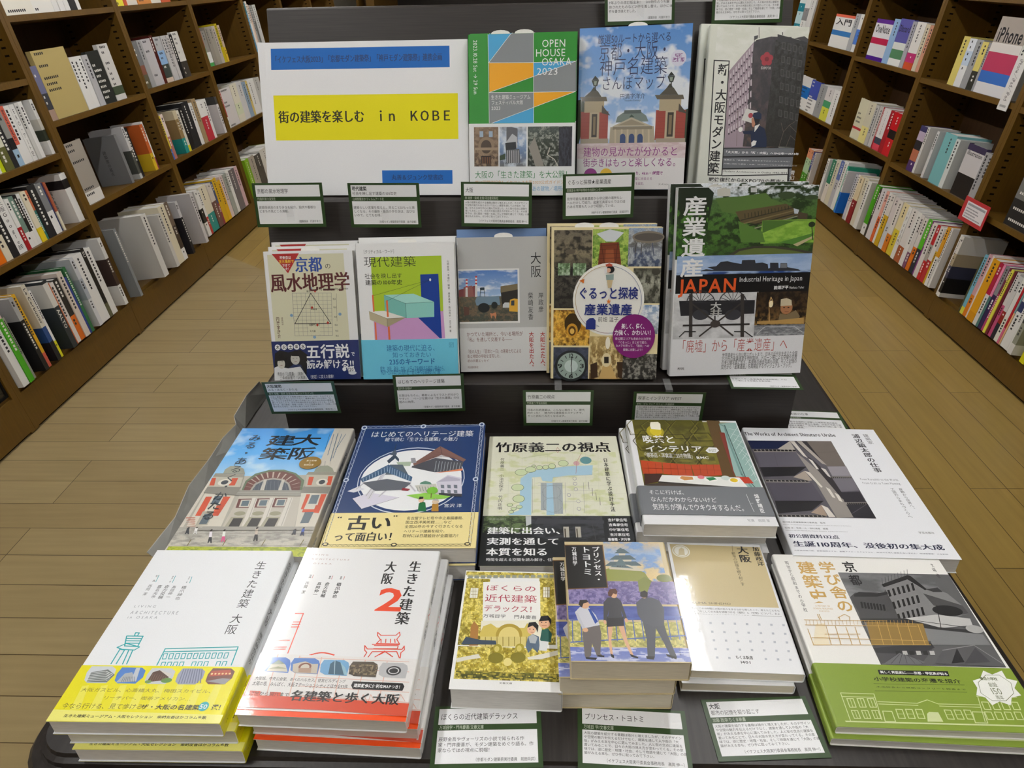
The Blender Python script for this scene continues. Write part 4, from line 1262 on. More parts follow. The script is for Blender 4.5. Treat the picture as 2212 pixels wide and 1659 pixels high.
ART['O2'] = dict(w=175.0, h=247.0, base='1c3767', band=(186.9, 247.0, 'eddd9c'), c='''
l cfd8e6 60 70 83 1685 30 1664 2400 52 2407 70 83
l cfd8e6 50 26 35 1723 0 1691 2429 21 2437 26 35
l cfd8e6 35 48 61 75 136 48 173
l cfd8e6 35 1685 30 1717 51 1684 144
l cfd8e6 35 48 173 74 246 48 284
l cfd8e6 35 1684 144 1716 167 1683 255
l cfd8e6 35 48 284 73 354 47 392
l cfd8e6 35 1683 255 1715 281 1682 365
l cfd8e6 35 47 392 72 460 47 498
l cfd8e6 35 1682 365 1714 392 1681 472
l cfd8e6 35 47 498 71 564 46 603
l cfd8e6 35 1681 472 1713 501 1680 577
l cfd8e6 35 46 603 70 666 46 705
l cfd8e6 35 1680 577 1712 608 1679 680
l cfd8e6 35 46 705 69 766 45 805
l cfd8e6 35 1679 680 1711 713 1678 782
l cfd8e6 35 45 805 69 864 45 904
l cfd8e6 35 1678 782 1710 816 1677 881
l cfd8e6 35 45 904 68 960 45 1001
l cfd8e6 35 1677 881 1709 917 1676 979
l cfd8e6 35 45 1001 67 1055 44 1096
l cfd8e6 35 1676 979 1708 1017 1676 1074
l cfd8e6 35 44 1096 66 1148 44 1189
l cfd8e6 35 1676 1074 1707 1114 1675 1168
l cfd8e6 35 44 1189 65 1240 44 1281
l cfd8e6 35 1675 1168 1706 1210 1674 1261
l cfd8e6 35 44 1281 65 1329 43 1371
l cfd8e6 35 1674 1261 1705 1303 1673 1352
l cfd8e6 35 43 1371 64 1418 43 1459
l cfd8e6 35 1673 1352 1704 1395 1672 1441
l cfd8e6 35 43 1459 63 1504 42 1546
l cfd8e6 35 1672 1441 1703 1486 1672 1528
l cfd8e6 35 42 1546 62 1590 42 1632
l cfd8e6 35 1672 1528 1702 1575 1671 1614
l cfd8e6 35 42 1632 62 1674 42 1716
l cfd8e6 35 1671 1614 1701 1662 1670 1699
l cfd8e6 35 42 1716 61 1756 41 1799
l cfd8e6 35 1670 1699 1700 1748 1670 1782
l cfd8e6 35 41 1799 60 1837 41 1880
l cfd8e6 35 1670 1782 1699 1832 1669 1864
l cfd8e6 35 41 1880 60 1917 41 1960
l cfd8e6 35 1669 1864 1699 1915 1668 1945
l cfd8e6 35 41 1960 59 1995 41 2038
l cfd8e6 35 1668 1945 1698 1996 1667 2024
l cfd8e6 35 41 2038 58 2073 40 2116
l cfd8e6 35 1667 2024 1697 2076 1667 2101
l cfd8e6 35 40 2116 58 2149 40 2192
l cfd8e6 35 1667 2101 1696 2155 1666 2178
l cfd8e6 35 40 2192 57 2223 40 2267
l cfd8e6 35 1666 2178 1695 2233 1665 2253
l cfd8e6 35 40 2267 56 2297 39 2340
l cfd8e6 35 1665 2253 1695 2309 1665 2327
l cfd8e6 35 39 2340 56 2369 39 2413
l cfd8e6 35 1665 2327 1694 2384 1664 2400
l cfd8e6 35 66 61 92 28 140 59
l cfd8e6 35 140 59 165 26 213 56
l cfd8e6 35 213 56 239 23 287 54
l cfd8e6 35 287 54 313 21 360 52
l cfd8e6 35 360 52 386 19 434 50
l cfd8e6 35 434 50 460 16 507 47
l cfd8e6 35 507 47 534 14 581 45
l cfd8e6 35 581 45 607 12 654 43
l cfd8e6 35 654 43 681 10 728 40
l cfd8e6 35 728 40 755 7 801 38
l cfd8e6 35 801 38 828 5 875 36
l cfd8e6 35 875 36 902 3 948 34
l cfd8e6 35 948 34 976 0 1022 31
l cfd8e6 35 1022 31 1050 0 1095 29
l cfd8e6 35 1095 29 1123 0 1169 27
l cfd8e6 35 1169 27 1197 0 1242 24
l cfd8e6 35 1242 24 1271 0 1316 22
l cfd8e6 35 1316 22 1345 0 1389 20
l cfd8e6 35 1389 20 1418 0 1463 18
l cfd8e6 35 1463 18 1492 0 1536 15
l cfd8e6 35 1536 15 1566 0 1610 13
l cfd8e6 35 1610 13 1640 0 1684 11
e cfd8e6 48 57 39 51
e 1c3767 48 57 22 26
e cfd8e6 1698 11 39 51
e 1c3767 1698 11 22 26
e cfd8e6 878 42 39 51
e 1c3767 878 42 21 26
e cfd8e6 47 1244 35 41
e 1c3767 47 1244 19 20
e cfd8e6 1680 1244 35 41
e 1c3767 1680 1244 19 21
e cfd8e6 867 1218 674 674
e 1c3767 867 1218 663 656
e eef0f2 866 1216 637 615
p 494a52 842 956 1125 783 1503 872 1476 1059 1150 1093 838 988
l a8b0b4 70 1145 852 1147 1072
l a8b0b4 70 1185 858 1186 1070
l a8b0b4 70 1225 865 1224 1068
l a8b0b4 70 1265 871 1263 1066
l a8b0b4 70 1305 877 1301 1064
l a8b0b4 70 1345 883 1340 1062
l a8b0b4 70 1385 889 1378 1060
l a8b0b4 70 1424 895 1416 1058
l a8b0b4 70 1464 901 1455 1056
p 7a5850 844 907 1164 519 1532 826 1503 872 1201 720 869 951
l 4b3430 60 1165 528 1210 720
l 5b403a 30 922 881 1183 708
l 5b403a 30 962 835 1236 732
l 5b403a 30 1003 789 1288 755
l 5b403a 30 1044 743 1339 778
l 5b403a 30 1085 695 1391 801
l 5b403a 30 1127 648 1442 824
p d67f58 1159 1107 1505 1015 1500 1060 1239 1100
p a9b9a2 625 871 821 860 817 955 671 958
p 8f9096 802 786 859 778 890 889 826 896
p c7c6bd 928 1358 1190 1324 1253 1558 1000 1494
p 5b8573 987 1334 998 1296 1050 1267 1116 1293 1140 1336
l 7d8780 80 957 1383 984 1469
l 7d8780 80 992 1384 1018 1470
l 7d8780 80 1026 1384 1052 1470
l 7d8780 80 1061 1385 1086 1471
l 7d8780 80 1095 1385 1121 1471
l 7d8780 80 1130 1386 1155 1472
l 7d8780 80 1164 1386 1189 1472
p d2cfdd 1192 1299 1324 1153 1501 1215 1534 1578 1252 1546
p b3b0c2 1203 1294 1326 1179 1486 1235 1489 1274
p 6d7480 1251 1350 1295 1356 1304 1420 1262 1415
p 6d7480 1261 1449 1305 1455 1314 1518 1272 1512
p 6d7480 1332 1351 1377 1357 1385 1422 1343 1416
p 6d7480 1341 1450 1385 1456 1394 1519 1352 1513
p 6d7480 1414 1353 1458 1358 1466 1423 1424 1417
p 6d7480 1422 1451 1466 1457 1474 1520 1432 1515
p 3a3c44 1241 1509 1530 1530 1534 1585 1254 1565
p 8ac24e 850 1552 1078 1507 1400 1576 1336 1618 1124 1634 1000 1618
e 74b43c 1160 1465 68 71
l 6b4a30 100 1154 1520 1159 1604
p d9d6e4 201 1602 395 1490 769 1587 350 1795
l 555555 40 201 1602 350 1795 769 1587
p dcdce4 110 1462 224 1372 320 1423 193 1487
l d5d5dc 500 497 1130 401 1601
l 666666 40 497 1130 401 1601
l d5d5dc 300 478 1161 358 1557
l 666666 40 478 1161 358 1557
l d5d5dc 300 674 1292 518 1571
l 666666 40 674 1292 518 1571
l d5d5dc 300 547 1290 633 1428
l 666666 40 547 1290 633 1428
l d5d5dc 300 832 1294 950 1469
l 666666 40 832 1294 950 1469
l d5d5dc 200 294 1286 211 1422
l 666666 40 294 1286 211 1422
p 55606c 551 924 715 927 819 1140 522 1136
p 3b5a7c 221 1221 532 924 878 1188 875 1282 538 1089 263 1290
l bcd0e0 50 255 1209 272 1273
l bcd0e0 50 559 973 573 1105
l bcd0e0 50 287 1179 306 1248
l bcd0e0 50 594 997 607 1127
l bcd0e0 50 320 1148 339 1223
l bcd0e0 50 629 1022 641 1148
l bcd0e0 50 353 1117 373 1198
l bcd0e0 50 663 1046 674 1169
l bcd0e0 50 386 1087 406 1173
l bcd0e0 50 698 1070 708 1190
l bcd0e0 50 419 1055 440 1147
l bcd0e0 50 732 1095 741 1211
l bcd0e0 50 453 1024 474 1122
l bcd0e0 50 766 1119 774 1232
l bcd0e0 50 486 993 509 1096
l bcd0e0 50 800 1143 808 1253
l bcd0e0 50 520 961 543 1071
l bcd0e0 50 834 1166 841 1274
p 2f3d50 497 841 577 689 651 803 654 866 596 788 532 902
p 4a5564 516 708 564 584 606 690 587 732
l 333a44 100 561 589 563 467
p 5b5f68 264 1298 561 1226 881 1307 791 1442 452 1462
p 8d2f3a 786 1405 883 1431 857 1468 777 1454
p 1d6a3b 1023 1703 1052 1666 1100 1685 1131 1846 1029 1845
e e4bf9f 1047 1638 35 52
p 1b1b1b 1011 1633 1018 1581 1064 1581 1070 1619
p a87a2c 1186 1710 1261 1706 1275 1848 1190 1847
e d6bfa4 1222 1672 41 50
p b9b4aa 1184 1651 1213 1612 1254 1636 1256 1664
t f0f1f2 nh 173 148 1595 301 はじめてのヘリテージ建築
t f0f1f2 nh 390 303 1387 399 絵で読む「生きた名建築」の魅力
t f0f1f2 nh 1329 1712 1545 1779 宮沢 洋''', b='''
l 3a3326 50 47 1866 51 2403 1664 2404 1671 1876
l 3a3326 40 12 1877 24 2437 1692 2437 1708 1872
l 3a3326 35 78 2427 103 2404 141 2428
l 3a3326 35 141 2428 167 2404 205 2429
l 3a3326 35 205 2429 231 2405 268 2429
l 3a3326 35 268 2429 294 2406 332 2430
l 3a3326 35 332 2430 358 2406 395 2431
l 3a3326 35 395 2431 421 2407 459 2431
l 3a3326 35 459 2431 485 2408 522 2432
l 3a3326 35 522 2432 548 2408 585 2433
l 3a3326 35 585 2433 612 2409 649 2433
l 3a3326 35 649 2433 675 2410 712 2434
l 3a3326 35 712 2434 739 2410 775 2435
l 3a3326 35 775 2435 802 2411 838 2435
l 3a3326 35 838 2435 866 2412 902 2436
l 3a3326 35 902 2436 929 2412 965 2437
l 3a3326 35 965 2437 992 2413 1028 2437
l 3a3326 35 1028 2437 1055 2414 1091 2438
l 3a3326 35 1091 2438 1119 2414 1154 2439
l 3a3326 35 1154 2439 1182 2415 1217 2439
l 3a3326 35 1217 2439 1245 2416 1280 2440
l 3a3326 35 1280 2440 1308 2416 1343 2441
l 3a3326 35 1343 2441 1371 2417 1406 2441
l 3a3326 35 1406 2441 1434 2418 1469 2442
l 3a3326 35 1469 2442 1498 2419 1532 2443
l 3a3326 35 1532 2443 1561 2419 1595 2443
e 3a3326 63 2397 36 28
e eddd9c 63 2397 20 14
e 3a3326 1655 2404 35 28
e eddd9c 1655 2404 20 14
e 3a3326 835 2415 35 28
e eddd9c 835 2415 20 14
t 1b1b1d bh 97 1922 231 2012 “
t 1b1b1d mh 226 1920 757 2173 古い
t 1b1b1d bh 752 1908 875 1994 ”
t 1b1b1d mh 125 2203 868 2355 って面白い！
t 1b1b1d nh 916 1942 1610 1999 名古屋テレビ塔や中之島図書館、
t 1b1b1d nh 911 2014 1450 2068 国立西洋美術館……など
t 1b1b1d nh 912 2087 1587 2142 全国20件の今すぐ行きたくなる
t 1b1b1d nh 912 2168 1409 2220 ヘリテージ建築を紹介。
t 1b1b1d nh 911 2241 1572 2298 取材には日建設計が全面協力！''')
ART['O3'] = dict(w=178.9, h=252.0, base='dedfca', band=(169.2, 252.0, '1d2023'), c='''
g 38 381 1733 1686 0:dddec9,1:dfe0cc d0d5a8 16 8 0.6 0.15 0.015 71
l c3c4b2 20 6 776 1789 782
l c3c4b2 20 20 942 1789 947
l c3c4b2 20 33 1103 1789 1108
l c3c4b2 20 46 1259 1789 1263
l c3c4b2 20 58 1411 1789 1413
l c3c4b2 20 70 1558 1789 1560
l c3c4b2 20 292 234 297 1674
l c3c4b2 20 466 235 456 1674
l c3c4b2 20 640 236 616 1674
l c3c4b2 20 814 237 775 1674
l c3c4b2 20 987 238 934 1674
l c3c4b2 20 1160 239 1093 1674
l c3c4b2 20 1333 240 1252 1674
l c3c4b2 20 1506 241 1410 1675
p a6c9dc 645 783 1070 703 1404 677 1379 888 1061 900 872 939 853 1030 732 1012 709 925 595 938 585 1674 297 1674 327 1651 440 1582 448 964 537 858
p a6c9dc 780 1056 860 1056 866 1674 770 1674
e 6f7d62 455 831 82 70
e cbd8ad 455 831 76 62
e 6f7d62 579 772 74 65
e cbd8ad 579 772 68 57
e 6f7d62 695 729 43 49
e cbd8ad 695 729 37 41
e 6f7d62 778 724 43 49
e cbd8ad 778 724 36 41
e 6f7d62 862 702 50 61
e cbd8ad 862 702 43 52
e 6f7d62 1014 637 70 67
e cbd8ad 1014 637 64 59
e 6f7d62 413 1145 80 71
e cbd8ad 413 1145 74 64
e 6f7d62 429 1368 76 73
e cbd8ad 429 1368 69 66
e 6f7d62 323 1488 38 33
e cbd8ad 323 1488 31 27
e 6f7d62 370 1558 37 33
e cbd8ad 370 1558 31 25
e 6f7d62 439 1523 40 35
e cbd8ad 439 1523 34 28
e 6f7d62 341 1616 34 32
e cbd8ad 341 1616 28 25
e 6f7d62 620 696 30 28
e cbd8ad 620 696 24 19
e 5f8f94 1318 569 77 81
e c9a3a5 1190 636 42 49
p aab3b6 707 1056 783 1056 769 1582 705 1582
p aab3b6 860 1056 986 1057 971 1651 862 1651
l 7a8287 25 715 1056 713 1582
l 7a8287 25 730 1056 726 1582
l 7a8287 25 744 1056 740 1582
l 7a8287 25 759 1056 754 1582
l 7a8287 25 773 1056 768 1582
l 7a8287 25 868 1056 867 1651
l 7a8287 25 883 1056 880 1651
l 7a8287 25 897 1056 894 1651
l 7a8287 25 912 1056 908 1651
l 7a8287 25 926 1056 921 1651
l 7a8287 25 941 1057 935 1651
l 7a8287 25 955 1057 949 1651
l 7a8287 25 970 1057 962 1651
l 7d7f86 30 675 1048 997 1049
l 7d7f86 30 675 1107 995 1108
l 7d7f86 30 700 1582 769 1582
l 7d7f86 30 864 939 1380 883
l 7d7f86 30 1022 1044 1004 1628
l 7d7f86 30 1255 1045 1232 1629
l 7d7f86 30 603 965 601 1628
l 7d7f86 30 1047 1196 1426 1210
l 7d7f86 30 1005 1429 1253 1429
e 8f8fa0 1147 966 26 36
e dedfca 1147 966 21 29
e 8f8fa0 1149 1070 26 36
e dedfca 1149 1070 21 28
e 8f8fa0 1151 1184 25 35
e dedfca 1151 1184 20 28
e 8f8fa0 1169 1417 24 33
e dedfca 1169 1417 21 27
e 8f8fa0 1168 1559 25 33
e dedfca 1168 1559 20 26
e 8f8fa0 1058 1296 25 35
e dedfca 1058 1296 20 27
l 7d7f86 30 961 1246 952 1290
l 7d7f86 30 969 1488 960 1535
l 7d7f86 30 952 1290 930 1328
l 7d7f86 30 960 1535 937 1576
l 7d7f86 30 930 1328 898 1357
l 7d7f86 30 937 1576 905 1606
l 7d7f86 30 898 1357 859 1371
l 7d7f86 30 905 1606 865 1622
l 7d7f86 30 859 1371 819 1371
l 7d7f86 30 865 1622 824 1622
l 7d7f86 30 819 1371 781 1356
l 7d7f86 30 824 1622 786 1606
l 7d7f86 30 781 1356 750 1328
l 7d7f86 30 786 1606 754 1576
l 7d7f86 30 750 1328 730 1290
l 7d7f86 30 754 1576 734 1535
l 7d7f86 30 730 1290 724 1246
l 7d7f86 30 734 1535 728 1488
l 7d7f86 30 724 1246 732 1201
l 7d7f86 30 728 1488 736 1441
l 7d7f86 30 732 1201 753 1162
l 7d7f86 30 736 1441 758 1399
l 7d7f86 30 753 1162 785 1133
l 7d7f86 30 758 1399 791 1368
l 7d7f86 30 785 1133 825 1117
l 7d7f86 30 791 1368 831 1351
l 7d7f86 30 825 1117 867 1117
l 7d7f86 30 831 1351 873 1351
l 7d7f86 30 867 1117 905 1133
l 7d7f86 30 873 1351 913 1368
l 7d7f86 30 905 1133 936 1162
l 7d7f86 30 913 1368 944 1399
l 7d7f86 30 936 1162 955 1202
l 7d7f86 30 944 1399 963 1441
l 7d7f86 30 955 1202 961 1246
l 7d7f86 30 963 1441 969 1488
l 55585c 50 1320 1032 1317 1185
l 55585c 50 1359 1159 1355 1309
l 55585c 50 1399 1247 1395 1394
l 55585c 50 1438 1345 1434 1489
l b04a4a 40 1267 416 1201 587 1169 861
l 8f9a78 40 469 513 878 414
l b04a4a 40 951 268 929 333 947 400 975 333 951 268
t 1b1b1d mh 93 149 1678 389 竹原義二の視点
t 1b1b1d nv 171 512 233 1582 竹原義二　小池志保子　竹内正明
t 1b1b1d mv 1551 518 1612 1617 日本建築に学ぶ設計手法''', b='''
g 16 1696 585 1984 0:3c4a33,1:1f2520 61734c 5 4 0.5 0.2 0.2 72
p b9bec0 517 1697 661 1697 585 1836 526 1875
g 585 1697 1436 2130 0:2a2c31,1:1b1d20 3b3d43 12 4 0.5 0.3 0.1 73
p 3d3f45 661 1731 1454 1776 1449 1831 630 1836
r a9a69a 963 1886 1028 2068
r 4d463c 974 1919 991 2068
r a9a69a 1104 1886 1166 2068
r 4d463c 1114 1919 1129 2068
l 3f3f42 80 1304 1787 1330 2110
l 3f3f42 80 1498 1787 1496 2110
t f0f1f2 mh 65 1893 1006 2020 建築に出会い、
t f0f1f2 mh 71 2075 910 2195 実測を通して
t f0f1f2 mh 71 2241 777 2368 本質を知る
t f0f1f2 nh 77 2402 1010 2451 時間を超える空間を読み解き、住宅設計に
t f0f1f2 bh 1499 1738 1728 1794 吉村家住宅
t f0f1f2 bh 1501 1825 1728 1880 吉島家住宅
t f0f1f2 bh 1498 1910 1727 1962 中村家住宅
t f0f1f2 bh 1500 1994 1727 2047 吉井家住宅
t f0f1f2 bh 1470 2076 1727 2124 臨春閣・海月亭
t 9aa09a nh 72 1735 290 1771 学芸出版社''')
ART['O4'] = dict(w=150.1, h=214.1, base='e6e7e9', band=(146.4, 198.0, '6b6e73'), c='''
p 6a661c 81 0 1486 50 1477 1536 83 1447
g 94 0 1040 989 0:514d16,.5:6e691f,1:7b752a 4b4712 12 9 0.5 0.3 0.05 81
l 37330d 110 375 107 238 354 26 363 0 127 75 0 296 0 375 107
l 827b34 50 350 108 229 326 41 334 0 125 85 0 280 0 350 108
l 37330d 110 606 124 465 370 253 380 174 144 312 0 533 0 606 124
l 827b34 50 581 125 456 342 269 351 199 143 321 0 516 0 581 125
l 37330d 110 967 192 819 435 609 444 538 212 683 0 902 0 967 192
l 827b34 50 942 193 811 407 625 416 563 210 691 0 884 0 942 193
l 37330d 110 1248 248 1095 488 886 498 821 268 972 18 1190 8 1248 248
l 827b34 50 1223 249 1088 461 903 470 846 267 979 47 1171 38 1223 249
l 37330d 110 462 487 328 717 123 727 44 506 175 265 388 256 462 487
l 827b34 50 438 488 320 691 138 700 68 505 184 294 372 285 438 488
l 37330d 110 785 577 646 803 443 813 371 596 507 360 719 350 785 577
l 827b34 50 761 578 638 778 458 786 395 595 516 387 702 379 761 578
l 37330d 110 1129 535 982 763 778 772 713 554 857 316 1070 307 1129 535
l 827b34 50 1105 536 975 737 795 746 737 553 865 344 1052 336 1105 536
l 37330d 110 573 840 441 1056 243 1066 168 859 297 634 504 624 573 840
l 827b34 50 550 841 433 1032 257 1040 192 858 306 660 488 652 550 841
l 37330d 110 887 875 749 1090 551 1099 484 894 619 670 824 661 887 875
l 827b34 50 863 876 742 1065 567 1073 507 892 626 697 808 688 863 876
l 37330d 110 1206 836 1061 1052 864 1061 802 854 944 630 1150 620 1206 836
l 827b34 50 1182 837 1055 1027 880 1035 825 853 951 656 1133 648 1182 837
e a89a22 363 289 115 152
e d9c532 371 282 77 104
p f4f0dc 312 138 329 57 433 47 457 103 445 244 316 227
p 57401a 1101 0 1276 14 1191 1397 1037 1281 1076 988
p 93b3ad 1255 80 1485 56 1477 1536 1369 1508 1228 1384 1213 981
p 7a2f26 1219 291 1286 301 1210 1250 1205 1396 1203 1250
l 6f948f 260 1259 94 1318 148 1298 422 1302 1211 1372 1497
l 38504e 120 1324 120 1324 473 1334 1256 1421 1517
l dfeae6 40 1360 202 1487 251
l dfeae6 40 1501 139 1336 420
l dfeae6 40 1372 324 1483 400
l dfeae6 40 1499 299 1347 546
l dfeae6 40 1383 444 1479 545
l dfeae6 40 1493 455 1358 669
l dfeae6 40 1394 562 1476 686
l dfeae6 40 1487 606 1369 789
l dfeae6 40 1405 677 1472 824
l dfeae6 40 1482 754 1379 906
l dfeae6 40 1415 789 1469 958
l dfeae6 40 1476 897 1389 1021
l dfeae6 40 1425 899 1465 1088
l dfeae6 40 1471 1036 1399 1133
l dfeae6 40 1435 1007 1462 1216
l dfeae6 40 1466 1172 1409 1243
l dfeae6 40 1445 1113 1458 1340
l dfeae6 40 1461 1304 1419 1351
p b7371f 1220 1256 1373 1265 1406 1387 1274 1393 1229 1350
p b0411a 91 941 356 980 339 1210 94 1226
p b0411a 364 984 712 1023 704 1273 345 1221
p b0411a 716 1023 1074 1016 1060 1234 718 1273
l 7d2a10 50 178 1001 169 1252
l 7d2a10 50 271 1001 260 1248
l 7d2a10 50 458 1002 444 1239
l 7d2a10 50 544 1003 529 1236
l 7d2a10 50 637 1003 620 1231
l 7d2a10 50 823 1004 804 1223
l 7d2a10 50 908 1004 889 1219
l 7d2a10 50 994 1005 973 1215
l 7d2a10 50 94 1104 1074 1134
p 3a1d12 109 1220 334 1221 265 1372 87 1436
p e9eae6 324 1245 1259 1277 1322 1478 265 1372
p 2c2620 265 1372 1322 1478 1300 1512 256 1406
p 3c3126 87 1436 256 1406 1300 1512 1476 1540 82 1452
e f4f4f0 611 1311 102 50
p c58a4c 532 1304 559 1264 690 1274 694 1330 581 1347
e f4f4f0 905 1315 84 51
p 1f7a46 847 1289 941 1274 981 1317 885 1348
e e07a86 793 1280 42 35
e cddbd6 1090 1289 56 45
e f4f4f0 1180 1336 66 50
e e6c52e 1181 1331 46 40
t f0f1f2 bh 169 380 607 564 喫茶と
t f0f1f2 bh 180 610 922 764 インテリア
p e9eaec 955 717 1009 644 1109 649 1128 715 1076 772 985 771
t 8a8d70 nh 991 685 1093 741 WEST
l f0f1f2 30 174 763 764 831 755 901 163 829 174 763
t f0f1f2 nh 183 783 746 886 喫茶店・洋食店　33の物語
t f0f1f2 bh 808 844 971 900 BMC
t 888b90 nh 1171 2028 1423 2075 写真　西岡 潔''', b='''
t f0f1f2 nh 120 1544 575 1630 そこに行けば、
t f0f1f2 nh 122 1668 896 1766 なんだかわからないけど
t f0f1f2 nh 131 1793 1215 1913 気持ちが弾んでウキウキするんだ。
t f0f1f2 bv 1348 1595 1404 1934 細野晴臣
l f0f1f2 40 1264 1599 1269 1765 1306 1763
l f0f1f2 40 1269 1765 1279 1916''')
ART['O5'] = dict(w=184.0, h=257.9, base='eceef2', band=None, c='''
p 57545c 2 326 1152 308 1159 1921 17 1933
p 1c2342 2 326 584 325 374 516 16 532
p b5aea6 365 521 584 325 599 543 449 546
p 8a867f 24 532 599 543 600 595 27 605
p 141316 34 540 73 539 73 578 33 579
p 141316 86 539 126 538 126 577 86 578
p 141316 139 538 179 537 178 577 139 577
p 141316 192 537 232 536 231 576 192 576
p 141316 245 536 285 536 284 575 244 575
p 141316 298 535 338 535 336 574 297 575
p 141316 351 535 390 534 389 573 350 574
p 141316 404 534 443 533 442 572 402 573
p 141316 456 533 496 532 494 571 455 572
p 141316 509 532 548 531 547 570 507 571
p 141316 562 531 601 530 599 570 560 570
p 8a867f 24 1207 574 1207 582 1253 28 1265
p 141316 33 1214 71 1213 71 1248 33 1248
p 141316 83 1213 121 1212 121 1247 83 1247
p 141316 134 1212 172 1211 171 1246 133 1246
p 141316 184 1211 222 1210 221 1245 184 1245
p 141316 235 1210 272 1209 271 1244 234 1244
p 141316 285 1209 323 1208 322 1243 284 1243
p 141316 335 1208 373 1207 372 1242 334 1242
p 141316 385 1207 423 1206 422 1241 384 1241
p 141316 436 1206 473 1205 472 1239 434 1240
p 141316 486 1205 524 1204 522 1238 484 1239
p 141316 536 1204 574 1203 572 1237 534 1238
p 8a867f 8 1892 579 1879 578 1923 17 1933
p 141316 17 1898 56 1897 56 1928 17 1929
p 141316 69 1897 108 1896 108 1926 69 1927
p 141316 121 1896 160 1895 160 1925 121 1926
p 141316 173 1894 212 1894 211 1924 173 1925
p 141316 225 1893 264 1892 263 1923 224 1924
p 141316 277 1892 316 1891 315 1921 276 1922
p 141316 329 1891 368 1890 367 1920 328 1921
p 141316 381 1890 420 1889 418 1919 380 1920
p 141316 432 1888 471 1887 470 1918 431 1919
p 141316 484 1887 523 1886 522 1917 483 1917
p 141316 536 1886 575 1885 573 1915 534 1916
p 8a867f 876 1120 1150 1103 1149 1145 882 1155
p 141316 882 1127 900 1126 897 1162 879 1162
p 141316 906 1126 925 1126 922 1161 903 1161
p 141316 931 1126 949 1126 946 1161 928 1161
p 141316 955 1125 974 1125 971 1160 952 1160
p 141316 980 1125 998 1125 995 1160 977 1160
p 141316 1004 1124 1023 1124 1019 1159 1001 1159
p 141316 1029 1124 1047 1124 1044 1159 1025 1159
p 141316 1053 1123 1072 1123 1068 1158 1050 1158
p 141316 1078 1123 1096 1123 1093 1158 1074 1158
p 141316 1102 1122 1121 1122 1117 1157 1099 1158
p 141316 1127 1122 1145 1122 1141 1157 1123 1157
p 8a867f 879 1633 1158 1621 1157 1659 887 1669
p 141316 885 1639 903 1639 901 1671 882 1671
p 141316 910 1639 929 1638 926 1670 907 1671
p 141316 935 1638 954 1638 951 1670 932 1670
p 141316 960 1638 979 1637 976 1669 957 1669
p 141316 985 1637 1004 1637 1001 1668 982 1669
p 141316 1010 1637 1029 1636 1026 1668 1007 1668
p 141316 1036 1636 1054 1636 1051 1667 1032 1668
p 141316 1061 1635 1080 1635 1076 1667 1057 1667
p 141316 1086 1635 1105 1634 1101 1666 1082 1667
p 141316 1111 1634 1130 1634 1126 1666 1107 1666
p 141316 1136 1634 1155 1633 1151 1665 1133 1666
p 5b5862 27 605 596 583 643 902 23 945
p 1b1a1f 23 945 639 916 424 1117 24 1148
p a5998d 401 1146 584 1007 624 1206 578 1219
p 4c4954 31 1265 603 1253 645 1606 41 1637
p 19181d 42 1630 644 1611 445 1800 20 1872
p 9c8a7a 419 1842 585 1693 596 1888 573 1899
p 26242a 653 324 814 322 919 896 843 769
p 6a625c 814 322 1152 308 1152 887 905 897
p a8a098 676 324 745 323 914 867 864 843
p d2ccc4 584 325 644 330 711 721 667 671
p 8f8984 592 596 652 722 922 1404 896 1912 695 1926 638 970
p d8d2ca 584 1007 645 1042 715 1341 690 1353
p 2a272c 722 683 770 771 927 1223 916 1622 877 1558 732 846
p dcd8d2 715 734 755 771 782 967 753 968
p cfcac4 815 930 868 965 883 1143 851 1109
p d6d1ca 750 1341 791 1385 802 1560 768 1539
p d6d1ca 824 1450 865 1493 865 1633 829 1602
p d8d2ca 585 1693 649 1744 685 1917 606 1919
p 8f8b92 909 904 1158 892 1151 1098 908 1108
p 6d6a72 893 1155 1149 1145 1143 1400 914 1427
p 2b2930 904 1438 1142 1422 1146 1617 886 1633
p 2a2930 891 1675 1157 1659 1159 1921 896 1912
l 55525a 80 907 1841 1144 1659
l 4b4642 30 809 592 1130 561
l 47444c 30 293 626 266 904
t 3a3a40 mh -4 113 1260 197 The Works of Architect Shizutaro Urabe
t 3a3a40 mv 1510 119 1566 1012 浦辺鎮太郎の仕事
t 6a6a70 nv 1664 116 1698 367 建築家
t 77777c nh 1244 1134 1723 1184 From Kurashiki to the World,
t 77777c nh 1244 1212 1723 1262 From Craft to Town Planning.
t 55555a nv 1670 1322 1681 1755 倉敷から世界へ、
t 55555a nv 1561 1324 1588 1899 工芸からまちづくりへ
t 444444 nh 1551 2134 1731 2170 学芸出版社
t 555555 nh 28 2008 532 2036 浦辺鎮太郎建築展実行委員会　監修
t 666666 nh 23 2060 817 2072 Advisor: The Executive Committee of Shizutaro Urabe's Architectural Exhibition
t 555555 nh 29 2111 532 2139 松隈 洋・笠原一人・西村清是　編著
t 666666 nh 26 2161 740 2176 Authors: Hiroshi Matsukuma, Kazuto Kasahara, and Kiyoshi Nishimura
t 1d2440 mh 35 2230 611 2296 初公開資料132点
t 1d2440 mh 48 2346 1729 2439 生誕110周年、没後初の集大成
t 333a55 nh 32 2492 1728 2510 大原美術館分館、倉敷国際ホテル、倉敷アイビースクエアなど、街並みを育む建築を追い求めた“地域建築家”の全軌跡''', b='''
''')
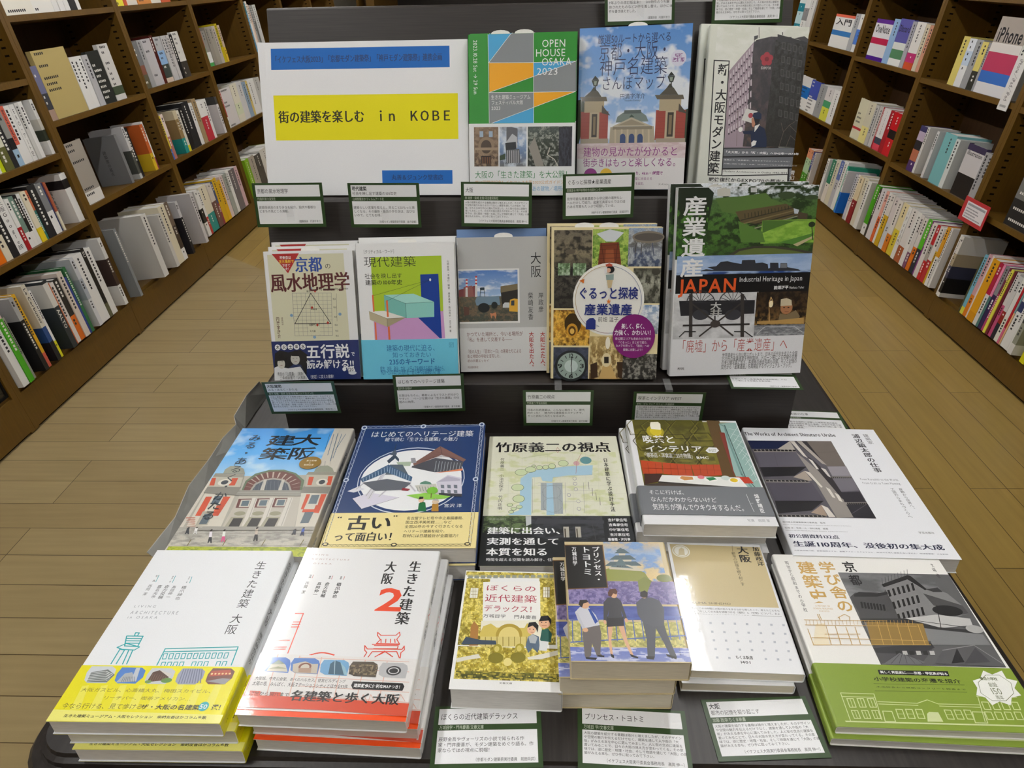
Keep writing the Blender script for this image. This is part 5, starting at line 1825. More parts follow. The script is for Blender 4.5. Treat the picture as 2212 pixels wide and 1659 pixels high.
ART['F1'] = dict(w=149.8, h=205.7, base='e8ebee', band=(149.5, 205.7, 'e8e014'), c='''
t 2a2c30 nv 1170 155 1290 1136 生きた建築 大阪
t 3a3c40 nv 504 516 560 712 橋爪紳也
t 3a3c40 nv 403 515 449 692 髙岡伸一
t 3a3c40 nv 322 506 377 699 倉方俊輔
t 3a3c40 nv 247 508 297 691 嘉名光市
t 3a3c40 nv 146 503 190 654 西岡 潔
t 3a3c40 nv 522 386 537 481 監修・著
t 3a3c40 nv 342 379 359 474 編著・著
t 3a3c40 nv 171 372 178 468 写　真
l 24a0a6 60 552 391 564 480
l 24a0a6 60 372 380 380 476
l 24a0a6 60 192 372 201 468
t 8f949a nh 135 779 359 810 L I V I N G
t 8f949a nh 141 851 621 893 A R C H I T E C T U R E
t 8f949a nh 138 916 440 949 i n   O S A K A
l 24a0a6 110 244 1160 404 1161 410 1280 282 1275 244 1160
l 24a0a6 110 311 1121 349 1123 347 1159 318 1157 311 1121
l 24a0a6 110 219 1292 287 1246 431 1286 399 1321 276 1314 219 1292
l 24a0a6 110 257 1314 257 1476
l 24a0a6 110 306 1321 305 1475
l 24a0a6 110 346 1319 366 1477
l 24a0a6 110 384 1321 404 1476
l 24a0a6 110 252 1189 408 1189
l 24a0a6 110 259 1216 410 1216
l 24a0a6 110 269 1244 410 1243
l 24a0a6 110 685 1302 1367 1272 1377 1474
l 24a0a6 110 685 1302 690 1483
l 24a0a6 110 691 1337 1367 1309
l 24a0a6 110 257 1314 306 1321
l 24a0a6 110 346 1319 384 1321
l 24a0a6 80 698 1359 733 1356 742 1415 710 1417 698 1359
l 24a0a6 80 730 1497 724 1452 758 1450 764 1496
l 24a0a6 80 755 1357 790 1354 799 1413 767 1415 755 1357
l 24a0a6 80 786 1495 780 1451 815 1448 820 1494
l 24a0a6 80 813 1355 848 1353 855 1412 823 1414 813 1355
l 24a0a6 80 842 1493 836 1449 871 1447 876 1492
l 24a0a6 80 870 1354 905 1351 912 1410 880 1412 870 1354
l 24a0a6 80 898 1492 893 1448 927 1445 932 1491
l 24a0a6 80 927 1352 962 1350 969 1408 937 1411 927 1352
l 24a0a6 80 984 1351 1019 1348 1026 1407 993 1409 984 1351
l 24a0a6 80 1011 1489 1006 1445 1040 1442 1044 1488
l 24a0a6 80 1041 1349 1076 1346 1082 1405 1050 1408 1041 1349
l 24a0a6 80 1067 1487 1062 1443 1097 1441 1100 1486
l 24a0a6 80 1098 1347 1133 1345 1139 1404 1107 1406 1098 1347
l 24a0a6 80 1123 1486 1119 1441 1153 1439 1156 1485
l 24a0a6 80 1156 1346 1191 1343 1196 1402 1164 1404 1156 1346
l 24a0a6 80 1213 1344 1248 1342 1252 1400 1220 1403 1213 1344
l 24a0a6 80 1235 1482 1232 1438 1266 1436 1269 1481
l 24a0a6 80 1270 1343 1305 1340 1309 1399 1277 1401 1270 1343
l 24a0a6 80 1291 1481 1288 1437 1323 1434 1325 1480''', b='''
p ece87a 0 1946 52 1948 1498 1976 1496 2056 0 2054
p ece65a 123 1713 180 1705 230 1945 148 1948
p ece65a 293 1708 350 1700 394 1941 312 1943
p ece65a 463 1704 520 1695 559 1936 476 1938
p ece65a 633 1699 691 1690 723 1932 641 1934
p ece65a 803 1694 861 1686 888 1927 805 1929
p ece65a 973 1689 1031 1681 1052 1922 970 1925
p ece65a 1143 1685 1201 1676 1216 1918 1134 1920
p ece65a 1313 1680 1371 1671 1381 1913 1299 1916
p cfd6dc 96 1507 292 1506 340 1537 352 1608 322 1681 149 1682 108 1652 86 1573
p 6f7775 126 1572 265 1539 357 1594 324 1674 139 1675
l dfe3e4 50 121 1582 256 1558 336 1590
l dfe3e4 50 123 1599 266 1576 333 1603
l dfe3e4 50 125 1616 276 1595 330 1616
l dfe3e4 50 127 1633 286 1613 327 1629
l dfe3e4 50 129 1650 295 1631 323 1642
l dfe3e4 50 131 1667 305 1649 320 1655
p 4f7fc6 384 1516 571 1516 617 1546 627 1618 590 1682 425 1682 385 1653 371 1582
p aeb3b8 408 1673 441 1580 502 1564 587 1661
p c3cad2 517 1520 554 1519 583 1654 534 1656
l 5d666e 40 455 1669 450 1616
l 5d666e 40 472 1669 464 1615
l 5d666e 40 489 1668 477 1615
l 5d666e 40 507 1668 491 1614
l 5d666e 40 524 1667 504 1614
l 5d666e 40 541 1667 518 1614
l 5d666e 40 558 1666 531 1613
l 5d666e 40 575 1666 545 1613
p c9cdd0 665 1520 849 1519 894 1550 901 1621 861 1683 699 1683 660 1653 650 1586
p 4d3328 682 1667 692 1563 744 1540 861 1601 860 1641
p d3cfc6 744 1540 876 1579 867 1615
e 5d8a3c 855 1646 49 26
e 6d8f4c 696 1662 30 17
l 7d5c4c 40 709 1652 701 1577
l 7d5c4c 40 729 1652 723 1582
l 7d5c4c 40 748 1651 746 1587
l 7d5c4c 40 768 1650 768 1592
l 7d5c4c 40 787 1650 790 1597
l 7d5c4c 40 807 1649 813 1603
l 7d5c4c 40 826 1649 835 1608
p 9a9fb4 948 1518 1125 1518 1168 1548 1173 1619 1131 1684 977 1684 939 1654 930 1584
l 6d7288 90 978 1674 961 1529
l 6d7288 90 1003 1673 982 1529
l 6d7288 90 1027 1673 1003 1528
l 6d7288 90 1051 1672 1025 1528
l 6d7288 90 1076 1671 1046 1527
l 6d7288 90 1100 1671 1067 1526
l 6d7288 90 1124 1670 1088 1526
l 6d7288 90 1149 1669 1109 1525
l 6d7288 90 1173 1669 1130 1525
p 6b3a2e 1225 1513 1394 1513 1437 1544 1438 1615 1395 1679 1247 1679 1211 1649 1204 1579
p a8452e 1224 1542 1392 1526 1419 1580 1222 1600
p 8f8e90 1217 1649 1352 1617 1428 1622 1395 1679
e e6c58a 1239 1573 10 9
e e6c58a 1271 1572 9 9
e e6c58a 1304 1571 10 9
e e6c58a 1336 1570 10 9
e e6c58a 1368 1569 9 9
e e6c58a 1400 1568 10 9
t 77722c nh 136 1731 1337 1771 大阪ガスビル、心斎橋大丸、梅田スカイビル、
t 77722c nh 374 1809 1159 1847 リーチバー、喫茶アメリカン…
t 77722c nh 56 1882 769 1939 今なら行ける、見て歩ける
t 26261a bh 750 1885 1268 1936 ザ・大阪の名建築
e 2ba6ae 1298 1899 43 45
t f0f1f2 bh 1263 1877 1333 1922 50
t 26261a bh 1367 1878 1485 1936 選！
t 3a3a20 bh 127 1990 1364 2019 生きた建築ミュージアム・大阪セレクション　柴崎友香ほかコラム多数''')
ART['F2'] = dict(w=148.6, h=203.7, base='e9eaeb', band=(140.9, 198.6, 'e6e4e2'), c='''
t b59a94 nh 59 92 269 115 L I V I N G
t b59a94 nh 59 159 521 181 A R C H I T E C T U R E
t b59a94 nh 56 224 344 248 i n   O S A K A
t 1b1b1d mv 1180 155 1323 1026 生きた建築
t 1b1b1d mv 926 168 1055 509 大阪
t e2441c bh 940 541 1248 849 2
t 1b1b1d mv 474 496 527 715 橋爪紳也
t 1b1b1d mv 352 497 402 709 倉方俊輔
t 1b1b1d mv 268 498 316 696 髙岡伸一
t 1b1b1d mv 141 495 181 667 西岡 潔
t 1b1b1d mv 487 410 508 457 監修
t 1b1b1d mv 364 408 389 453 著者
t 1b1b1d mv 151 400 181 449 写真
l b34a3c 50 530 411 529 457
l b34a3c 50 402 408 401 456
l b34a3c 50 193 402 192 448
l d9432c 110 168 924 248 920 250 1393
l d9432c 110 182 1029 256 1025
l d9432c 110 181 1059 256 1055
l d9432c 110 182 1090 258 1086
l d9432c 110 6 1258 217 1247
l d9432c 110 18 1336 214 1325
l d9432c 110 19 1359 212 1349
l d9432c 110 6 1258 20 1405
l d9432c 140 462 1407 482 1398 503 1389 524 1382 546 1377 568 1374 592 1374 616 1377 641 1382 666 1388 691 1395
l d9432c 90 1041 1119 1081 1153 1225 1145 1251 1108 1264 1143 1241 1192 1278 1245 1057 1249 1086 1203 1046 1154 1041 1119
l d9432c 90 1020 1259 1279 1253
l d9432c 90 1043 1273 1269 1266 1269 1300 1044 1309
l d9432c 90 953 1278 987 1315 1315 1305 1327 1266 1336 1311 1310 1343 1316 1406
l d9432c 90 953 1278 965 1331 990 1353 973 1419
l d9432c 90 1015 1405 1039 1343 1269 1333 1310 1407
l d9432c 90 1078 1401 1153 1333 1243 1392
l d9432c 90 1111 1377 1161 1339 1220 1375
l d9432c 90 1092 1200 1100 1239
l d9432c 90 1137 1194 1143 1236
l d9432c 90 1182 1192 1191 1234
l d9432c 90 1221 1190 1233 1232
p ee4e10 0 1960 704 1960 1486 1986 1486 2037 0 2037''', b='''
l dfb3a4 80 0 1409 13 1885
l dfb3a4 80 167 1416 216 1890
l dfb3a4 80 376 1422 419 1895
l dfb3a4 80 585 1429 620 1900
l dfb3a4 80 792 1436 820 1905
l dfb3a4 80 998 1443 1020 1910
l dfb3a4 80 1204 1450 1218 1915
l dfb3a4 60 369 1439 1406 1443
l dfb3a4 60 402 1542 1425 1551
l dfb3a4 60 434 1641 1445 1657
l dfb3a4 60 465 1738 1464 1759
l dfb3a4 60 495 1832 1482 1858
l dfb3a4 60 928 1902 934 1808 986 1872
l dfb3a4 60 993 1898 1000 1804 1052 1868
l dfb3a4 60 1058 1895 1066 1801 1117 1865
l dfb3a4 60 1123 1891 1132 1797 1182 1861
l dfb3a4 60 1188 1887 1198 1794 1248 1858
l dfb3a4 60 1254 1884 1263 1790 1313 1854
l dfb3a4 60 1319 1880 1329 1786 1379 1851
l dfb3a4 60 1384 1877 1395 1783 1444 1847
p 3d6fc0 55 1449 250 1444 297 1469 317 1509 327 1607 118 1603 64 1577 43 1502
p cfcbb8 123 1600 135 1527 195 1479 276 1526 319 1598
p 6f7f6a 141 1526 194 1474 265 1515
p 8d8f70 127 1574 212 1544 301 1564
p 4a76bb 333 1449 527 1444 573 1469 592 1509 599 1611 391 1607 339 1581 319 1502
p c3b9a8 360 1587 342 1515 388 1498 446 1480 518 1506 574 1503 593 1607 390 1605
e 7a4a3c 461 1538 59 43
e c9c2b2 463 1546 41 36
p a98d7a 406 1556 525 1549 534 1600 420 1599
p 6fa3cc 616 1456 805 1452 850 1476 867 1516 870 1617 668 1614 616 1588 599 1509
p 33586e 697 1605 685 1497 719 1458 775 1477 861 1611
p 8fb6c6 775 1477 834 1533 873 1610 841 1607
l a8c6d2 60 719 1458 753 1606
p 4d453a 889 1464 1077 1459 1121 1484 1136 1524 1135 1620 934 1617 883 1591 870 1516
g 883 1491 1128 1600 0:54483a,1:3c342a 85765c 2 2 0.55 0.2 0.3 91
p b9babc 1166 1463 1354 1459 1397 1483 1410 1523 1406 1619 1205 1616 1156 1590 1146 1516
e 3a3b3e 1284 1545 68 50
e d5d6d6 1284 1545 50 35
e 2f3033 1284 1546 40 27
t 1b1b1d nh 46 1655 877 1694 大阪城、中央公会堂、あべのハルカス、住友ビルディング
t 1b1b1d nh 42 1705 909 1752 太陽の塔、みんぱく、大阪ステーションシティとほか全53件
p 17171a 941 1670 1392 1671 1413 1703 1403 1747 959 1749 935 1712
t f0f1f2 bh 959 1691 1395 1731 建築散歩に便利なMAPつき！
p cb4a30 0 1849 671 1849 1486 1870 1486 1993 706 1966 0 1969
p cb4a30 50 1807 145 1807 159 1858 61 1858
p cb4a30 233 1811 331 1811 341 1859 243 1859
t 3a2a26 nh 51 1810 413 1854 近世から現代まで
t 1b1b1d mh 424 1784 1395 1892 名建築と歩く大阪''')
ART['F3'] = dict(w=104.3, h=148.3, base='ecedec', band=None, c='''
g 8 15 1005 70 0:8a7a22,.5:a8962e,1:6b611c d8c96a 3 3 0.5 0.2 0.3 101
g 23 116 276 992 0:8a7a22,.5:a8962e,1:6b611c d8c96a 3 3 0.5 0.2 0.3 102
g 807 80 981 959 0:8a7a22,.5:a8962e,1:6b611c d8c96a 3 3 0.5 0.2 0.3 103
g 32 1004 1012 1375 0:8a7a22,.5:a8962e,1:6b611c d8c96a 3 3 0.5 0.2 0.3 104
g 45 1287 1006 1361 0:5b5a22,1:3c421e b5a545 3 2 0.55 0.2 0.3 105
r c3b878 23 59 993 91
r 8f9488 34 75 84 117
r 8f9488 102 72 152 114
r 8f9488 170 69 220 111
r 8f9488 239 66 287 108
r 8f9488 307 62 355 105
r 8f9488 375 59 423 101
r 8f9488 443 56 491 98
r 8f9488 511 53 558 95
r 8f9488 579 50 626 92
r 8f9488 647 47 694 89
r 8f9488 715 44 761 86
r 8f9488 783 40 829 83
r 8f9488 851 37 897 80
r 8f9488 919 34 965 76
p eeeeea 204 164 814 135 827 661 243 689
p e9e6d2 229 690 834 661 859 981 243 1010
r a08c2c 70 243 171 401
r e9e8dc 79 252 161 392
l 8a7a3a 40 102 251 116 394
l 8a7a3a 40 124 250 138 393
l 8a7a3a 40 84 300 152 297
l 8a7a3a 40 89 348 157 345
r a08c2c 841 207 928 366
r e9e8dc 851 216 919 357
l 8a7a3a 40 873 215 874 359
l 8a7a3a 40 895 214 896 358
l 8a7a3a 40 851 265 919 262
l 8a7a3a 40 852 313 919 309
p cdb95e 228 845 256 758 330 720 390 769 668 764 694 703 737 735 744 986 257 1009
e a8913a 520 858 131 141
e dccb80 521 877 103 121
p d3c47c 246 886 741 871 744 986 243 1002
l 8f7d30 80 288 892 297 999
l 8f7d30 80 346 890 354 997
l 8f7d30 80 403 887 411 994
l 8f7d30 80 461 884 468 991
l 8f7d30 80 519 882 525 989
l 8f7d30 80 576 879 582 986
l 8f7d30 80 634 876 638 983
l 8f7d30 80 692 874 695 981
p a5753c 140 999 130 764 158 693 207 760 222 995
p 3c4a5a 57 986 95 893 250 928 394 929 404 978
e 7d7426 408 1130 73 62
e a0922f 417 1022 44 52
e cfc06a 411 1029 24 34
e 7d7426 621 1117 73 62
e a0922f 633 1009 44 52
e cfc06a 627 1015 24 35
e e3d68a 524 1172 40 46
p 56687c 690 989 707 873 754 837 817 868 825 983 807 1061 758 1002 717 1065
p aeb5ba 711 873 754 840 803 877 784 952 730 946
e e4b898 740 778 43 63
p 1c1c1e 699 763 711 698 778 685 810 732 802 818 783 768 751 735
p 24564e 827 900 843 782 905 762 944 828 933 928 838 925
p d8dcdc 827 917 913 926 894 1036 820 1031
e e2b290 869 693 60 72
p 1c1c1e 813 680 833 612 904 601 939 656 933 726 911 666
e 1c1c1e 725 779 5 7
e 1c1c1e 759 782 5 7
e 1c1c1e 841 692 6 7
e 1c1c1e 883 690 6 7
l 8a3a30 40 733 818 760 820
l 8a3a30 50 842 730 891 732
p dcd9cc 28 1148 237 1091 268 1137 150 1158 41 1194
p dcd9cc 708 1116 1015 1019 1021 1070 841 1133 722 1139
t a41f3c nh 239 202 781 289 ぼくらの
t a41f3c nh 237 334 787 440 近代建築
t a41f3c nh 239 480 797 571 デラックス！
t 1b1b1d nh 242 600 476 648 万城目学
t 1b1b1d nh 556 603 790 653 門井慶喜
t 1b1b1d nh 458 1394 580 1414 文春文庫''', b='''
''')
ART['F4'] = dict(w=105.3, h=150.3, base='c9b98f', band=None, c='''
g 406 0 987 563 0:c9b48a,.3:9db4d2,.6:d6c49a,1:e3c88a 7f9fcb 12 8 0.52 0.15 0.04 111
g 12 556 1053 848 0:6d6090,1:5a5285 8a7fae 3 3 0.5 0.2 0.15 112
g 0 872 1039 1036 0:4756a0,1:5a68b0 3c4a90 10 4 0.5 0.3 0.05 113
g 0 1059 1027 1340 0:a3a055,1:8f8f45 d0c87a 3 3 0.5 0.2 0.2 114
g 0 1348 1047 1494 0:6674b8,1:7d88c0 c3c8e2 14 3 0.58 0.1 0.04 115
p 8b9046 400 393 487 362 682 375 785 439 825 550 715 553 386 554
p 7d8440 702 544 777 496 839 549 777 696 697 689
e 70783a 968 513 76 51
p cfc8b4 551 152 630 150 611 215 555 216
p 51646a 509 169 577 106 613 105 671 169
p cfc8b4 491 244 684 238 665 302 496 307
p 51646a 450 261 517 199 668 195 725 257
p cfc8b4 433 334 730 325 711 388 439 396
p 51646a 392 351 458 291 714 283 770 344
p 51646a 526 136 579 86 651 153
p 5d7176 505 323 564 232 617 325
p cfc8b4 456 396 518 332 631 332 790 401 774 420
p 61757a 445 363 556 307 681 385
r 333333 516 347 525 363
r 333333 533 347 542 362
r 333333 550 346 558 362
r 333333 567 346 575 361
r 333333 584 345 592 361
r 333333 601 345 609 360
p 6b4a26 0 45 401 43 402 644 7 669
p 0f0f11 3 58 390 54 392 636 13 656
l 4a62a8 120 13 1045 1053 995
l 4a62a8 120 8 1295 1052 1210
l 4a62a8 90 33 1045 27 1287
l 4a62a8 90 113 1042 108 1284
l 4a62a8 90 193 1040 188 1282
l 4a62a8 90 273 1038 268 1280
l 4a62a8 90 354 1035 348 1277
l 4a62a8 90 434 1033 428 1275
l 4a62a8 90 514 1031 509 1273
l 4a62a8 90 594 1028 589 1270
l 4a62a8 90 675 1026 669 1268
l 4a62a8 90 755 1023 749 1265
l 4a62a8 90 835 1021 830 1263
l 4a62a8 90 916 1019 910 1261
l 4a62a8 90 996 1016 990 1258
l 4a62a8 90 1053 1014 1053 1256
p 66605f 119 1120 283 1107 290 1209 263 1415 289 1444 233 1450 197 1305 179 1439 140 1473 124 1441
p cdced6 63 950 112 889 192 887 257 986 284 1099 124 1144 85 1040
p 24489a 186 907 212 912 270 1059 242 1087
e d9ab88 161 857 42 51
p 2a221e 101 856 117 803 184 798 196 827 148 846 132 897
p c3c4cc 63 958 89 957 149 1143 123 1152
e d9ab88 148 1159 25 24
p 15151a 129 1453 233 1460 219 1482 134 1473
p 15151a 235 1430 298 1436 294 1454 246 1449
p d9ab88 356 1113 403 1111 373 1269 372 1426 352 1427 348 1270
p d9ab88 454 1110 503 1105 517 1265 553 1428 531 1432 485 1273
p 111111 353 1412 382 1434 381 1466 356 1449
p 111111 521 1415 593 1449 586 1464 533 1447
p 222226 353 999 513 998 506 1108 346 1121
p 3a3a40 341 831 387 769 474 767 509 809 544 1026 520 1043 497 929 501 1011 364 1019 387 915 349 1049 323 1049
e d9ab88 447 723 34 53
p 54301f 392 707 417 662 472 655 489 696 472 732 445 715 421 759 395 751
e d9ab88 533 1043 16 25
e d9ab88 334 1065 13 24
p 474a52 682 1055 766 1052 871 1041 885 1192 931 1447 883 1463 827 1240 793 1132 736 1452 673 1461 693 1259
p 4b4e57 650 831 714 768 808 765 875 802 904 900 875 1097 770 1117 682 1058 648 974
e d9ab88 738 730 32 46
p 231d1b 700 751 707 698 753 675 779 705 767 767 727 768
p 111111 662 1437 737 1441 724 1474 664 1466
p 111111 839 1413 929 1444 922 1469 845 1437
t f0f1f2 mv 280 70 363 578 プリンセス・
t f0f1f2 mv 193 68 246 483 トヨトミ
t f0f1f2 mv 71 76 122 348 万城目学
t 33406a nv 959 1343 975 1428 文春文庫''', b='''
''')
ART['F5'] = dict(w=105.9, h=172.8, base='eceef1', band=None, c='''
p c7b78c 28 28 1040 44 1022 931 39 936
e ecebe2 142 140 99 100
e cfc4a2 142 140 88 89
e ecebe2 143 140 76 78
p cfc4a2 103 203 122 113 155 82 179 109 175 205
t 1b1b1d mv 967 37 1011 342 加藤政洋
t 1b1b1d mv 802 32 873 296 大阪
t 1b1b1d nv 713 132 734 645 都市の記憶を掘り起こす
l 1b1b1d 30 735 29 721 127
t 3a382c lh 48 881 542 911 CHIKUMA SHINSHO
t 1b1b1d nh 36 957 1019 983 ——本書は、この10年間に大阪の街々を歩きながら感じたこと、考えたことをも
t 1b1b1d nh 31 996 1014 1025 とにして、都市としての大阪を特徴づける〈場所〉と〈空間〉について、およ
t 1b1b1d nh 27 1040 724 1046 そ明治期以降の歴史性をふまえて叙述するものである。
l 1b1b1d 30 722 1043 1019 1046
p b9bec8 34 1144 57 1145 56 1171 32 1171
p b9bec8 155 1144 178 1144 177 1171 153 1170
p b9bec8 276 1143 300 1144 297 1170 274 1170
p b9bec8 397 1143 421 1143 418 1170 395 1170
p b9bec8 518 1143 541 1143 538 1170 515 1169
p b9bec8 638 1142 662 1143 659 1169 635 1169
p b9bec8 759 1142 782 1142 779 1169 755 1168
p b9bec8 879 1142 903 1142 898 1168 875 1168
p b9bec8 999 1141 1023 1141 1018 1168 995 1168
p b9bec8 33 1253 57 1253 55 1279 32 1279
p b9bec8 153 1252 177 1253 175 1279 152 1278
p b9bec8 273 1252 296 1252 294 1278 271 1278
p b9bec8 392 1252 415 1252 413 1278 390 1277
p b9bec8 511 1251 535 1251 532 1277 509 1277
p b9bec8 630 1251 654 1251 650 1277 627 1276
p b9bec8 749 1250 772 1250 769 1276 746 1276
p b9bec8 868 1250 891 1250 887 1276 864 1275
p b9bec8 987 1249 1010 1249 1005 1275 982 1275
p b9bec8 33 1359 56 1359 55 1384 32 1384
p b9bec8 152 1358 175 1358 173 1384 150 1383
p b9bec8 270 1358 293 1358 291 1383 268 1383
p b9bec8 388 1357 410 1357 408 1383 385 1382
p b9bec8 505 1357 528 1357 525 1382 502 1382
p b9bec8 623 1356 646 1356 642 1382 620 1381
p b9bec8 740 1356 763 1356 759 1381 737 1381
p b9bec8 857 1355 880 1355 876 1380 853 1380
p b9bec8 974 1354 997 1355 993 1380 970 1380
p b9bec8 33 1462 56 1462 55 1487 32 1487
p b9bec8 150 1461 173 1462 171 1486 148 1486
p b9bec8 267 1461 289 1461 287 1486 265 1485
p b9bec8 383 1460 406 1460 403 1485 381 1485
p b9bec8 499 1460 522 1460 519 1484 496 1484
p b9bec8 615 1459 638 1459 635 1484 612 1483
p b9bec8 731 1458 754 1459 750 1483 728 1483
p b9bec8 847 1458 869 1458 865 1482 843 1482
p b9bec8 962 1457 985 1457 981 1482 958 1482
p b9bec8 33 1562 56 1563 54 1587 32 1587
p b9bec8 149 1562 171 1562 169 1586 147 1586
p b9bec8 264 1561 286 1561 284 1585 262 1585
p b9bec8 379 1560 401 1561 399 1585 376 1584
p b9bec8 493 1560 516 1560 513 1584 491 1584
p b9bec8 608 1559 630 1559 627 1583 605 1583
p b9bec8 722 1558 744 1559 741 1583 719 1582
p b9bec8 836 1558 859 1558 855 1582 833 1582
p b9bec8 951 1557 973 1557 969 1581 947 1581
p eceef1 415 1544 642 1530 618 1634 393 1648
t 1b1b1d mh 447 1542 613 1583 ちくま新書
t 1b1b1d bh 477 1600 580 1630 1401''', b='''
''')
